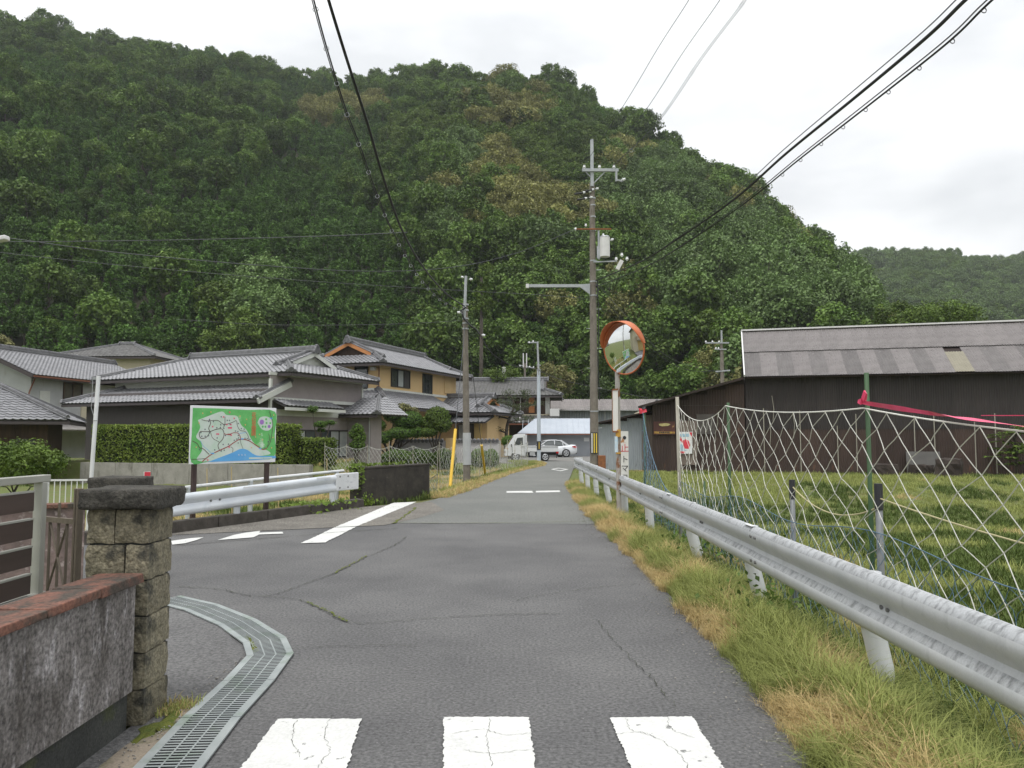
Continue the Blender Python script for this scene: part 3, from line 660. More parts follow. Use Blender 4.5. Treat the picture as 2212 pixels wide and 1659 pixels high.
# left rail
A, B = Vector((-5.95, 11.0, 0)), Vector((-3.42, 16.6, 0)); d = (B - A).normalized(); ln = (B - A).length
rl = thing('guardrail', 'short clean white steel guardrail under the green map board', 'guardrail', A, math.atan2(d.y, d.x))
zb = .41
zl = lambda x: .21 + .20 * x / ln
for a, c in ((0, 2.1), (2.0, ln - .55)): rail_beam((a, 0, zl(a)), (c, 0, zl(c)), (0, -1, 0), 'rail_zinc', rl, lap=.006 * (a == 0))
MB().box((ln - .22, -.035, zb + .175), (.78, .05, .36)).build('end_plate', 'rail_paint', rl, bevel=.02)
for xx in (ln - .5, ln - .22):
    for zz in (.06, .29): MB().cyl((xx, -.06, zb + zz), (xx, -.072, zb + zz), .018, n=8).build('bolt', 'bolt', rl)
for xx in (2.2, 2.4):  MB().cyl((xx, -.006, zl(xx) + .175), (xx, -.03, zl(xx) + .175), .018, n=8).build('bolt', 'bolt', rl)
for xx in (.3, (Vector((-4.75, 13.65, 0)) - A).length, ln - .55):
    MB().cyl((xx, .09, -.1), (xx, .09, zl(xx) + .28), .057, n=12).build('post', 'rail_zinc', rl, smooth=False); MB().box((xx, .03, zl(xx) + .175), (.09, .07, .16)).build('bracket', 'rail_zinc', rl)
for a, c, e, ff in ((2.9, 3.5, .345, 0), (4.9, 5.35, .345, 0)): MB().box(((a + c) / 2, -.058, zl(a) + .33), (c - a, .006, .022)).build('reflector_strip', 'white_paint', rl)
# thin old pipe rail behind it
op = thing('pipe_rail', 'thin rusty white pipe rail behind the short guardrail', 'railing')
p0, p1 = W(385, 1055, 14.4), W(742, 1017, 18.3)
MB().tube([p0, p0.lerp(p1, .5) + Vector((0, 0, .01)), p1], .035, 8).build('pipe', 'rail_paint', op)
for t in (.05, .38, .95):
    e = p0.lerp(p1, t); MB().cyl((e.x, e.y, -.5), (e.x, e.y, e.z), .05, n=8).build('post', 'rail_zinc', op)
# kerb
A, B = Vector((-6.05, 11.0, 0)), Vector((-3.32, 17.0, 0)); d = (B - A).normalized(); nn = Vector((d.y, -d.x, 0))
kb = thing('kerb', 'dark weathered concrete kerb under the short guardrail', 'kerb', A, math.atan2(d.y, d.x))
ln = (B - A).length; x = 0
while x < ln - .1:
    l = min(1.2, ln - x); MB().box((x + l / 2, -.02, .06), (l - .012, .2, .24), jit=.006).build('kerb_stone', 'kerb_dark', kb, bevel=.015); x += l

# ------------------------------------------------------------------ dark parapet of the little bridge
A, B = Vector((-3.38, 17.45, 0)), Vector((-2.10, 19.9, 0)); d = (B - A).normalized(); ln = (B - A).length
pp = thing('bridge_parapet', 'blackened concrete parapet of the small bridge', 'parapet', A, math.atan2(d.y, d.x))
b = MB(); b.box((ln / 2, .17, .28), (ln, .34, 1.06)); b.build('wall', 'parapet', pp, bevel=.03)
b = MB(); b.box((ln / 2, .17, .822), (ln + .03, .37, .045), jit=.004); b.build('coping', 'parapet', pp, bevel=.01)
# ivy over its left end
P = []; 
r3 = np.random.default_rng(3)
for _ in range(420):
    t = r3.uniform(); 
    if t < .45: P.append((r3.uniform(-.12, .05), r3.uniform(-.06, .36), .85 - abs(r3.normal()) * .28))
    elif t < .8: P.append((r3.beta(1, 2.2) * ln, r3.uniform(.12, .38), .86 + r3.uniform(0, .05)))
    else: P.append((r3.beta(1, 4) * .9 - .15, -.06 - r3.uniform(0, .12), .02 + abs(r3.normal()) * .1))
P = np.array(P); iv = put('ivy', leaf_mesh('ivy', P, r3.normal(size=P.shape) + np.array([0, -.7, .6]), r3.uniform(.05, .1, len(P)), r3.uniform(.7, 1.3, len(P)), 'leaf_ivy', asp=.85), pp); iv['kind'] = 'stuff'
# ivy creeping over the kerb
Aw = Vector((-3.9, 15.8, .2)); P = np.array([(Aw.x + r3.normal() * .22 + t_ * .6, Aw.y + t_ * 1.2 + r3.normal() * .1, .16 + abs(r3.normal()) * .04 - .14 * (r3.uniform() < .25)) for t_ in r3.uniform(-.6, .6, 260)])
o = put('creeper', leaf_mesh('creeper', P, r3.normal(size=P.shape) * .5 + np.array([.3, -.4, 1]), r3.uniform(.05, .1, len(P)), r3.uniform(.7, 1.3, len(P)), 'leaf_ivy', asp=.85)); tag(o, 'bright green creeper spilling over the dark kerb', 'plant')
# ------------------------------------------------------------------ right side: materials
mat('net_white', (.76, .75, .69), (.68, .67, .60), scale=3, rough=.9)
mat('net_blue', (.09, .16, .23), (.12, .2, .27), scale=3, rough=.8)
mat('net_pale', (.50, .52, .47), (.6, .6, .56), scale=3, rough=.9)
mat('rope_tan', (.50, .45, .26), rough=.9)
mat('tape_pink', (.72, .05, .13), (.78, .09, .2), scale=6, rough=.45)
mat('pole_green', (.035, .085, .03), (.045, .10, .04), scale=5, rough=.6)
mat('pipe_grey', (.19, .20, .205), (.25, .26, .265), scale=5, rough=.55, metal=.3, spot=(.06, .06, .065), sscale=4, slo=.6, shi=.65)
mat('stake_grey', (.30, .28, .23), (.38, .36, .30), scale=8, stretch=(1, 1, .2), rough=.9)
mat('mirror_orange', (.50, .125, .04), (.58, .17, .06), scale=4, rough=.5, spot=(.38, .11, .04), sscale=5, slo=.58, shi=.75)
mat('mirror_glass', (.80, .82, .82), rough=.03, metal=1.0)
mat('pole_rusty', (.33, .31, .28), (.40, .38, .35), scale=5, rough=.75, spot=(.20, .085, .035), sscale=6, slo=.50, shi=.60, sstretch=(1, 1, .6))
mat('enamel', (.74, .73, .69), (.68, .66, .61), scale=3, rough=.4, spot=(.42, .17, .05), sscale=6, slo=.60, shi=.7)
mat('rust', (.30, .12, .045), (.19, .075, .035), scale=9, rough=.9)
mat('ink_black', (.03, .03, .035), rough=.6)
mat('ink_red', (.60, .035, .06), rough=.5)
mat('ink_yellow', (.70, .50, .06), rough=.5)
mat('shed_brown', (.040, .025, .020), (.062, .038, .030), scale=1.2, stretch=(1, 1, .5), rough=.75, rnd=.32, spot=(.12, .06, .038), sscale=3, slo=.62, shi=.8, sstretch=(1, 1, .35))
mat('shed_dark', (.022, .015, .012), (.034, .022, .018), scale=1.2, rough=.85, rnd=.1)
mat('shed_blue', (.26, .285, .31), (.32, .345, .37), scale=2, stretch=(1, 1, .3), rough=.7, rnd=.06, spot=(.14, .15, .155), sscale=4, slo=.6, shi=.8, sstretch=(1, 1, .3))
mat('shed_brown_pale', (.16, .125, .105), (.20, .16, .135), scale=2, stretch=(1, 1, .3), rough=.8, rnd=.06)
mat('roof_slate_pale', (.16, .146, .142), (.215, .198, .193), scale=1.5, rough=.85, rnd=.07, spot=(.12, .108, .105), sscale=6, slo=.52, shi=.72, sstretch=(1, 3, 1), fine=.18)
mat('roof_slate_dark', (.118, .109, .106), (.158, .147, .143), scale=2, rough=.85, rnd=.1, spot=(.21, .195, .19), sscale=6, slo=.6, shi=.75, fine=.18)
mat('roof_patch', (.22, .20, .15), (.255, .235, .175), scale=3, rough=.7)
mat('trim_white', (.62, .61, .60), (.7, .69, .68), scale=3, rough=.6)
mat('poster_white', (.74, .75, .75), rough=.5)
mat('poster_blue', (.35, .52, .62), rough=.5)

# ------------------------------------------------------------------ net fence behind the guard rail
FX = 2.42
def fpos(y, z, dx=0): return Vector((FX + dx, y, z))
fence_group = 'stakes of the net fence'
def stake(y, z1, r, m, label, cat='post', cap=None, lean=(0, 0), z0=-.6, name='fence_stake'):
    o = thing(name, label, cat, (FX + .03, y, z0), 0, fence_group)
    MB().tube([(0, 0, 0), (lean[0] * .5, lean[1] * .5, (z1 - z0) / 2), (lean[0], lean[1], z1 - z0)], r, 8).build('shaft', m, o, smooth=True)
    if cap:
        c = MB().cyl((lean[0], lean[1], z1 - z0 - cap), (lean[0], lean[1], z1 - z0 + .006), r * 1.12, n=10).build('sleeve', 'ink_black', o)
    return o
stake(5.32, 1.95, .016, 'pole_green', 'tall green garden pole tied with pink tape behind the guardrail')
stake(5.20, 1.19, .024, 'pipe_grey', 'nearest short grey pipe post beside the green pole with pink tape', cap=.17)
stake(6.80, 1.13, .023, 'pipe_grey', 'short grey pipe post with black top left of the pink-taped pole', cap=.16)
stake(8.75, 1.90, .017, 'pole_green', 'green garden pole in the middle of the white net')
stake(11.3, 2.10, .026, 'stake_grey', 'grey bamboo stake holding the left end of the white net', lean=(-.03, 0))
stake(14.3, 2.02, .018, 'pole_green', 'dark stake with red tie at the left end of the blue net')
stake(9.9, .95, .015, 'pole_green', 'low green stake under the white net beside weeds')
stake(3.05, 1.75, .017, 'pole_green', 'green garden pole at the right edge of the picture')
o = thing('cloth_tie', 'small red and white rag tied to the top of the dark stake', 'rag', fpos(14.3, 2.0)); MB().box((0, 0, .0), (.10, .06, .07), jit=.02).build('knot', 'ink_red', o); MB().box((.02, 0, .06), (.05, .05, .05), jit=.02).build('bow', 'ink_black', o)
def strings(mb, nodes, r, links, sub=3, wob=.012):
    for a, b in links:
        p, q = nodes[a], nodes[b]; pts = [p]
        for k in range(1, sub): pts.append(p.lerp(q, k / sub) + Vector((random.uniform(-wob, wob) * .4, random.uniform(-wob, wob), random.uniform(-wob, wob) * .6)))
        mb.tube(pts + [q], r, 3, caps=False)
def diamond_net(name, label, topf, y0, y1, dy, dz, rows, r, m, zmin=-9, wob=.012, sagk=0, rope=True, sub=3, shear=0):
    t = thing(name, label, 'net', (0, 0, 0)); n = int(round(abs(y1 - y0) / dy)) * 2; nodes = {}; lk = []
    for i in range(n + 1):
        yy = y0 + (y1 - y0) * i / n
        for j in range(rows + 1):
            if (i + j) % 2: continue
            y2, zt = yy, topf(yy)
            nodes[i, j] = fpos(y2 + shear * j + random.uniform(-wob, wob), zt - j * dz * (1 + random.uniform(-.04, .04)), random.uniform(-.02, .02))
    for (i, j), p in nodes.items():
        for di in (-1, 1):
            if (i + di, j + 1) in nodes and nodes[i + di, j + 1].z > zmin: lk.append(((i, j), (i + di, j + 1)))
    b = MB(); strings(b, nodes, r, lk, sub, wob); o = b.build('mesh', m, t); o['kind'] = 'stuff'
    if rope:
        b = MB(); N = 40
        b.tube([fpos(y0 + (y1 - y0) * k / N, topf(y0 + (y1 - y0) * k / N) + .005) for k in range(N + 1)], r * 1.7, 5); b.build('top_rope', m, t)
    return t
def lin(a, b, s): return lambda y: a[1] + (b[1] - a[1]) * (y - a[0]) / (b[0] - a[0]) - 4 * s * ((y - a[0]) / (b[0] - a[0])) * (1 - (y - a[0]) / (b[0] - a[0]))
diamond_net('crop_net', 'white diamond mesh net between green poles in front of the dark shed', lin((8.75, 1.86), (5.32, 1.70), .05), 8.75, 5.32, .335, .118, 14, .0032, 'net_white', .2, wob=.005)
diamond_net('crop_net', 'white diamond mesh net right of the pink-taped green pole', lin((5.32, 1.70), (2.1, 1.44), .04), 5.32, 2.1, .31, .125, 12, .0031, 'net_white', .2, wob=.005)
diamond_net('crop_net', 'bunched white net drooping from the grey bamboo stake', lin((11.3, 1.98), (8.75, 1.86), .20), 11.3, 8.75, .26, .16, 10, .0032, 'net_white', .2, wob=.022)
diamond_net('crop_net', 'blue net hanging in a steep curve from the dark stake', lambda y: 2.0 - 1.35 * math.sin(min(1, (14.3 - y) / 2.6) * math.pi / 2) ** .8, 14.3, 11.4, .13, .09, 20, .0035, 'net_blue', .0, wob=.02)
diamond_net('low_net', 'torn blue fine mesh net low behind the guardrail', lambda y: .82 - .05 * math.sin(y * 2.1), 11.3, 2.0, .13, .075, 13, .0021, 'net_blue', -.6, wob=.016, sub=2)
o = thing('rope', 'tan rope slung between the two short grey pipe posts', 'rope', (0, 0, 0)); MB().tube(sag(fpos(6.8, 1.08, .03), fpos(5.24, 1.03, .03), .13), .0055, 6).build('strand', 'rope_tan', o)
o = thing('rope', 'tan rope running down right from the nearest grey pipe post', 'rope', (0, 0, 0)); MB().tube(sag(fpos(5.2, 1.10, .03), fpos(2.2, .93, .25), .05), .0055, 6).build('strand', 'rope_tan', o)
# pink tape: a broad twisted ribbon and a thin strand
o = thing('pink_tape', 'bright pink plastic tape tied to the tall green pole', 'tape', (0, 0, 0))
P = sag(fpos(5.30, 1.745, -.02), fpos(2.2, 1.42, -.02), .015, 40); b = MB(); vs = []
for k, p in enumerate(P):
    a = 1.2 + k * .11 + .5 * math.sin(k * .5); w = .011 + .008 * abs(math.sin(k * .33)); vs += [p + Vector((math.cos(a), 0, math.sin(a))) * w, p - Vector((math.cos(a), 0, math.sin(a))) * w]
b.add(vs, [(2 * k, 2 * k + 1, 2 * k + 3, 2 * k + 2) for k in range(40)]); b.build('ribbon', 'tape_pink', o)
MB().tube(sag(fpos(3.95, 1.615, -.02), fpos(2.2, 1.58, .1), .005), .003, 4).build('strand', 'tape_pink', o)
b = MB(); b.box(fpos(5.30, 1.75, -.02), (.035, .05, .03), jit=.008); b.box(fpos(5.25, 1.79, -.02), (.02, .05, .05), rx=.5, jit=.008); b.build('knot', 'tape_pink', o)

# ------------------------------------------------------------------ road mirror
MX, MY = 2.02, 14.7
mr = thing('road_mirror', 'round orange-rimmed convex road mirror on a rusty post', 'mirror', (MX, MY, 0))
MB().cyl((0, 0, -.1), (0, .06, 2.85), .047, n=14).build('post', 'pole_rusty', mr, smooth=False)
mc = W(1347, 752, MY - .2) - Vector((MX, MY, 0)); hd = thing('tmp', 'x', 'x'); bpy.data.objects.remove(hd)
nrm = Vector((-.765, -.643, -.15)).normalized(); rx_ = Vector((0, 0, 1)).cross(nrm).normalized(); up_ = nrm.cross(rx_)
Tm = Matrix((( rx_.x, up_.x, nrm.x, mc.x), (rx_.y, up_.y, nrm.y, mc.y), (rx_.z, up_.z, nrm.z, mc.z), (0, 0, 0, 1)))
b = MB(); b.T = Tm; RAD = .485; nr, na_ = 8, 40; vs = [(0, 0, .06)]
for i in range(1, nr + 1):
    rr = RAD * i / nr
    vs += [(rr * math.cos(a * 2 * math.pi / na_), rr * math.sin(a * 2 * math.pi / na_), .06 - rr * rr / 4.4) for a in range(na_)]
b.add(vs, [(0, 1 + a, 1 + (a + 1) % na_) for a in range(na_)] + [(1 + (i - 1) * na_ + a, 1 + i * na_ + a, 1 + i * na_ + (a + 1) % na_, 1 + (i - 1) * na_ + (a + 1) % na_) for i in range(1, nr) for a in range(na_)])
b.build('mirror_face', 'mirror_glass', mr, smooth=True)
b = MB(); b.T = Tm; b.tube([(math.cos(a / 40 * 2 * math.pi) * .495, math.sin(a / 40 * 2 * math.pi) * .495, 0) for a in range(41)], .016, 8, caps=False); b.build('rim', 'mirror_orange', mr, smooth=True)
b = MB(); b.T = Tm; vs = [(0, 0, -.10)]
for i, (rr, zz) in enumerate(((.25, -.085), (.42, -.05), (.49, -.01))): vs += [(rr * math.cos(a * 2 * math.pi / 40), rr * math.sin(a * 2 * math.pi / 40), zz) for a in range(40)]
b.add(vs, [(0, 1 + (a + 1) % 40, 1 + a) for a in range(40)] + [(1 + i * 40 + a, 1 + i * 40 + (a + 1) % 40, 1 + (i + 1) * 40 + (a + 1) % 40, 1 + (i + 1) * 40 + a) for i in range(2) for a in range(40)]); b.build('back_shell', 'mirror_orange', mr, smooth=True)
b = MB(); b.T = Tm; vs = []; n = 36
for k in range(n + 1):
    a = R(5) + R(170) * k / n; w = .04 + .15 * math.sin(math.pi * min(1, max(0, (k / n))))**.7
    for rr in (.508, .518):
        vs += [(rr * math.cos(a), rr * math.sin(a), -.03), (rr * math.cos(a), rr * math.sin(a), w)]
fs = []
for k in range(n):
    o_ = 4 * k
    for (p, q) in ((0, 1), (3, 2), (1, 3), (2, 0)): fs.append((o_ + p, o_ + q, o_ + 4 + q, o_ + 4 + p))
b.add(vs, fs); b.build('hood', 'mirror_orange', mr, smooth=True)
MB().beam((0, 0, 2.75), mc - nrm * .1, .05, .05).build('bracket', 'rail_zinc', mr)
mb_ = MB(); mb_.beam((0, 0, 3.0), mc - nrm * .1 + Vector((0, 0, .2)), .04, .04); mb_.build('bracket', 'rail_zinc', mr)
def text(body, size, m, parent, mw, ext=.002, name='lettering', font_shear=0):
    cu = bpy.data.curves.new(name, 'FONT'); cu.body = body; cu.size = size; cu.align_x = 'CENTER'; cu.align_y = 'CENTER'; cu.extrude = ext; cu.space_line = 1.0
    cu.materials.append(MATS[m]); cu.resolution_u = 3
    t = bpy.data.objects.new(name, cu); COL.objects.link(t)
    me = bpy.data.meshes.new_from_object(t.evaluated_get(bpy.context.evaluated_depsgraph_get())); bpy.data.objects.remove(t)
    return put(name, me, parent, mw=mw)
def face_to(loc, rz): return Matrix.Translation(loc) @ Euler((R(90), 0, rz)).to_matrix().to_4x4()
# plates on the post: a rusted blank one seen nearly edge-on, and a lettered strip
MB().box((-.055, -.02, 2.02), (.105, .012, .78), rz=R(-25)).build('blank_plate', 'enamel', mr)
for zz in (1.62, 2.42): MB().box((-.055, -.03, zz), (.11, .016, .03), rz=R(-25)).build('plate_edge', 'rust', mr)
MB().box((-.108, .0, 2.02), (.012, .02, .78), rz=R(-25)).build('plate_edge', 'rust', mr)
MB().cyl((0, 0, 1.52), (0, 0, 1.66), .05, n=14).build('tape_band', mat('tape_ochre', (.55, .30, .05), rough=.6), mr)
MB().cyl((0, 0, 1.20), (0, 0, 1.23), .05, n=14).build('tape_band', 'tape_ochre', mr)
pl = MB().box((.115, -.01, 1.04), (.15, .01, 1.18), rz=R(10)).build('lettered_plate', 'enamel', mr)
for ch, zz, m_, s_ in (('●', 1.50, 'ink_black', .09), ('止', 1.30, 'ink_red', .17), ('ト', 1.09, 'ink_black', .15), ('マ', .92, 'ink_black', .15), ('ヨ', .75, 'ink_black', .14), ('旧', .57, 'ink_black', .15)):
    text(ch, s_, m_, pl, face_to((.115, -.018, zz), R(10)), .001)
MB().box((-.045, -.03, 1.38), (.06, .006, .30), rz=R(-20)).build('small_label', mat('label_blue', (.45, .62, .72), (.7, .72, .72), scale=9, rough=.5), mr)

# ------------------------------------------------------------------ the long dark shed
def corr(w, h, waves=8, amp=.012, th=0):
    """corrugated sheet in the xz plane, facing -y"""
    b = MB(); n = waves * 2; v = []
    for k in range(n + 1):
        x = w * k / n; yy = -amp if k % 2 else amp; v += [(x, yy, 0), (x, yy, h)]
    b.add(v, [(2 * k, 2 * k + 2, 2 * k + 3, 2 * k + 1) for k in range(n)]); return b
SH0 = Vector((10.5, 34.7, -.02)); SHR = math.atan2(-.266, .964)
sh = thing('shed', 'long dark brown corrugated metal shed with grey slate roof behind the field', 'shed', SH0, SHR)
LEN, HE, HR, DEP = 15.2, 4.25, 6.75, 3.5
MB().box((LEN / 2, DEP + .06, 2.1), (LEN, DEP * 2, 4.2)).build('core', 'shed_dark', sh)
b = MB(); b.prof_x([(.1, 4.2), (DEP * 2, 4.2), (DEP, HR - .1)], .1, LEN); b.build('gable', 'shed_dark', sh)
pw = .76
mat('shed_upper_shade', (.028, .023, .022), (.040, .032, .030), scale=1.2, stretch=(1, 1, .5), rough=.75, rnd=.15)  # upper tier's shade put into a darker copy of the sheet colour
lo_m, up_m = corr(pw + .02, 1.95).mesh('wall_sheet', 'shed_brown'), corr(pw + .02, 2.4).mesh('wall_sheet', 'shed_upper_shade')
for k in range(20):
    put('wall_sheet', lo_m, sh, (k * pw, -.012 - .004 * (k % 2), random.uniform(-.02, .02))); put('wall_sheet', up_m, sh, (k * pw, -.03 - .004 * (k % 2), 1.9 + random.uniform(-.02, .02)))
for k in range(0, 20, 1):
    if k in (1, 3, 5, 6, 9, 10, 12, 13, 15, 17): MB().box((k * pw, -.055, 1.0 + random.uniform(0, .5)), (.035, .03, 2.0 + random.uniform(0, .9))).build('batten', 'stake_grey', sh)
sl_ = math.atan2(HR - HE, DEP + .45); rl_ = math.hypot(HR - HE, DEP + .45); rw = .70
def roofsheet(m, l): return corr(rw + .03, l, 7, .012).mesh('roof_sheet', m)
lowp, lowd, upp, pat = roofsheet('roof_slate_pale', rl_ * .54), roofsheet('roof_slate_dark', rl_ * .54), roofsheet('roof_slate_pale', rl_ * .50), roofsheet('roof_patch', rl_ * .40)
for k in range(0, 22):
    for tier in (0, 1):
        me = upp if tier else (lowd if k % 2 == 0 else lowp)
        if k == 12 and tier == 0: me = pat
        s0 = 0 if tier == 0 else rl_ * .5; up = .03 if tier == 0 else .0
        rot = Euler((sl_ - R(90) + R(0), 0, 0))
        y0 = -.45 + s0 * math.cos(sl_); z0 = HE + s0 * math.sin(sl_) + (.05 if tier else 0) + .006 * (k % 2)
        put('roof_sheet', me, sh, (k * rw + .35 * 0, y0, z0 + (.03 if (k == 12 and tier == 0) else 0)), (-(R(90) - sl_), 0, 0))
b = MB(); b.slab([(-.02, DEP + .02, HR - .02), (LEN + .3, DEP + .02, HR - .02), (LEN + .3, DEP * 2 + .5, HE - .1), (-.02, DEP * 2 + .5, HE - .1)], .05); b.build('back_roof', 'roof_slate_dark', sh)
b = MB(); b.slab([(-.02, -.42, HE - .05), (LEN + .3, -.42, HE - .05), (LEN + .3, DEP, HR - .06), (-.02, DEP, HR - .06)], .06); b.build('roof_deck', 'shed_dark', sh)
MB().beam((-.03, -.47, HE + .03), (-.03, DEP, HR + .05), .06, .10).build('verge_trim', 'trim_white', sh)
MB().beam((-.05, DEP, HR + .09), (LEN + .2, DEP, HR + .09), .30, .07).build('ridge_cap', 'trim_white', sh)
for k, (xx, zz) in enumerate(((1.0, 1.2), (1.15, 2.2), (5.0, 2.7), (2.0, 1.5))): MB().tube([(xx, -.07, zz), (xx + .05, -.08, zz + .6), (xx - .02, -.07, zz + 1.2)], .014, 5).build('hanging_cord', 'stake_grey', sh)
# lean-to at its left end
lt = thing('lean_to', 'dark brown lean-to joined to the left end of the long shed', 'shed', SH0, SHR)
b = MB(); b.add([(-4.15, .05, -.1), (-.03, .05, -.1), (-.03, .05, 4.15), (-4.15, .05, 3.05), (-4.15, 5, -.1), (-.03, 5, -.1), (-.03, 5, 4.15), (-4.15, 5, 3.05)], [(0, 1, 2, 3), (7, 6, 5, 4), (0, 4, 5, 1), (1, 5, 6, 2), (2, 6, 7, 3), (3, 7, 4, 0)]); b.build('core', 'shed_dark', lt)
for k in range(5):
    x = -4.15 + k * .82; h = 3.05 + 1.1 * (k) / 5
    o = put('wall_sheet', corr(.82, 1.7, 7).mesh('wall_sheet', 'shed_brown'), lt, (x, .0, -.02)); put('wall_sheet', corr(.82, h - 1.62, 7).mesh('wall_sheet', 'shed_brown'), lt, (x, -.025, 1.62))
b = MB(); b.slab([(-4.75, -.55, 2.98), (-.1, -.55, 4.22), (-.1, 5, 4.22), (-4.75, 5, 2.98)], .10); b.build('roof', 'shed_dark', lt)
MB().box((-2.6, -.05, 1.3), (.9, .03, 2.0)).build('grey_panel', 'shed_brown_pale', lt)
MB().box((-1.5, -.05, 3.0), (2.6, .02, .03)).build('batten', 'bark', lt); MB().box((-1.2, -.05, 2.6), (2.0, .02, .03)).build('batten', 'bark', lt)
MB().box((-1.75, -.055, 2.15), (.8, .02, .9)).build('grey_panel', mat('shed_grey', (.075, .065, .06), (.10, .088, .08), scale=3, rough=.8), lt)
sg = thing('enamel_sign', 'rusty brown enamel sign with flaking yellow letters on the lean-to', 'sign', SH0 + Matrix.Rotation(SHR, 3, 'Z') @ Vector((-3.60, -.075, 1.98)), SHR)
MB().box((0, 0, 0), (.98, .02, .60)).build('plate', mat('enamel_brown', (.075, .025, .02), (.10, .035, .025), scale=4, rough=.5, spot=(.35, .2, .08), sscale=4, slo=.62, shi=.7), sg)
b = MB()
for k in range(16):
    a = k / 16 * 6.28; b.v.append((.26 * math.cos(a) * random.uniform(.8, 1.1), -.013, .15 + .075 * math.sin(a) * random.uniform(.7, 1.1)))
b.f = [tuple(range(16))]; b.build('flaked_mark', mat('flake', (.62, .55, .28), (.5, .42, .15), scale=8, rough=.6), sg)
MB().box((0, -.012, -.21), (.94, .006, .09), jit=.004).build('flaked_band', mat('flake_ochre', (.55, .36, .07), (.24, .10, .04), scale=9, rough=.6), sg)
text('●●●●●●', .09, 'ink_black', sg, face_to((0, -.017, -.21), 0), .0005)
ps = thing('poster', 'white poster with a red figure and blue top on the brown shed wall', 'poster', SH0 + Matrix.Rotation(SHR, 3, 'Z') @ Vector((-2.70, -.13, 1.30)), SHR)
b = MB(); b.add([(-.36, 0, .5), (.36, 0, .5), (.33, 0, -.49), (-.34, 0, -.5), (-.36, .015, .5), (.36, .015, .5), (.33, .015, -.49), (-.34, .015, -.5)], [(3, 2, 1, 0), (4, 5, 6, 7), (0, 1, 5, 4), (1, 2, 6, 5), (2, 3, 7, 6), (3, 0, 4, 7)]); b.build('paper', 'poster_white', ps)
MB().add([(-.26, -.004, .40), (.2, -.004, .42), (.2, -.004, .28), (-.24, -.004, .26)], [(3, 2, 1, 0)]).build('title_band', 'poster_blue', ps)
MB().add([(.22, -.005, .48), (.355, -.005, .48), (.34, -.005, .15)], [(2, 1, 0)]).build('corner_band', 'ink_red', ps)
MB().add([(-.28, -.006, .30), (-.2, -.006, .32), (-.08, -.006, .10), (.06, -.006, .17), (.2, -.006, .08), (.24, -.006, -.1), (.18, -.006, -.27), (0, -.006, -.26), (-.06, -.006, -.05), (-.2, -.006, .12)], [tuple(range(9, -1, -1))]).build('figure', mat('poster_red', (.70, .05, .08), rough=.5), ps)
MB().add([(-.3, -.005, -.12), (-.1, -.005, -.05), (.0, -.005, -.3), (.12, -.005, -.36), (-.3, -.005, -.36)], [(4, 3, 2, 1, 0)]).build('ground_shape', 'poster_blue', ps)
MB().box((-.16, -.004, -.43), (.34, .006, .09)).build('caption_band', 'ink_red', ps)
# blue-grey and brown low sheds by the pole
ls = thing('low_shed', 'low blue grey corrugated shed with slanting roof beside the big pole', 'shed', (4.15, 37.2, -.02), math.atan2(-.25, .97))
b = MB(); b.add([(0, .03, -.1), (2.75, .03, -.1), (2.75, .03, 2.75), (0, .03, 2.2), (0, 4, -.1), (2.75, 4, -.1), (2.75, 4, 2.75), (0, 4, 2.2)], [(0, 1, 2, 3), (7, 6, 5, 4), (0, 4, 5, 1), (1, 5, 6, 2), (2, 6, 7, 3), (3, 7, 4, 0)]); b.build('core', 'shed_dark', ls)
for k in range(4): put('wall_sheet', corr(.70, 2.18 + .14 * k, 7, .009).mesh('wall_sheet', 'shed_blue' if k < 3 else 'shed_brown_pale'), ls, (k * .69, 0, 0))
b = MB(); b.slab([(-.35, -.35, 2.2), (2.75, -.35, 2.86), (2.75, 4.2, 2.86), (-.35, 4.2, 2.2)], .07); b.build('roof', 'shed_dark', ls)
# things lying by the shed
for i, (px, py, s, lab) in enumerate(((1560 + 350, 1028, .62, 'flat dark rock nearest the shed corner behind the white net'), (2080 - 30, 1030, .95, 'big dark brown rock in front of the shed wall'), (1990, 1026, .55, 'small dark rock beside the leaning grey board'))):
    e = GR(px, py, -.03); o = put('rock', rock(1.5 * s, .9 * s, 1.0 * s, 11 + i, .09 * s, 4), None, (e.x, e.y, .2 * s), (0, 0, i)); o.data.materials.append(mat('rock_brown', (.03, .022, .018), (.055, .042, .035), scale=4, rough=.95, bump=1, bscale=12)); tag(o, lab, 'rock', 'rocks by the shed')
e = SH0 + Matrix.Rotation(SHR, 3, 'Z') @ Vector((7.1, -.25, 0)); o = MB().box((0, 0, .48), (1.3, .04, .95), rx=R(-9)).build('leaning_board', mat('board_grey', (.10, .095, .09), (.135, .13, .12), scale=2, rough=.8)); o.location = e; o.rotation_euler = (0, 0, SHR); tag(o, 'pale grey board leaning on the shed wall', 'board')
# ------------------------------------------------------------------ grasses
def tuft(name, n, h, w, spread, m, seed, droop=.5):
    q = random.Random(seed); b = MB()
    for _ in range(n):
        a = q.uniform(0, 6.28); r0 = spread * math.sqrt(q.random()); x, y = r0 * math.cos(a), r0 * math.sin(a); d = q.uniform(0, 6.28); hh = h * q.uniform(.5, 1.15); dr = droop * hh * q.uniform(.3, 1.3)
        dx, dy = math.cos(d), math.sin(d); sx, sy = -dy * w, dx * w; v = []
        for t, ww in ((0, 1), (.4, .9), (.75, .6)): v += [(x + dx * dr * t * t + sx * ww, y + dy * dr * t * t + sy * ww, hh * (t - .25 * t * t * droop)), (x + dx * dr * t * t - sx * ww, y + dy * dr * t * t - sy * ww, hh * (t - .25 * t * t * droop))]
        v.append((x + dx * dr, y + dy * dr, hh * (1 - .35 * droop)))
        b.add(v, [(0, 1, 3, 2), (2, 3, 5, 4), (4, 5, 6)])
    return b.mesh(name, m)
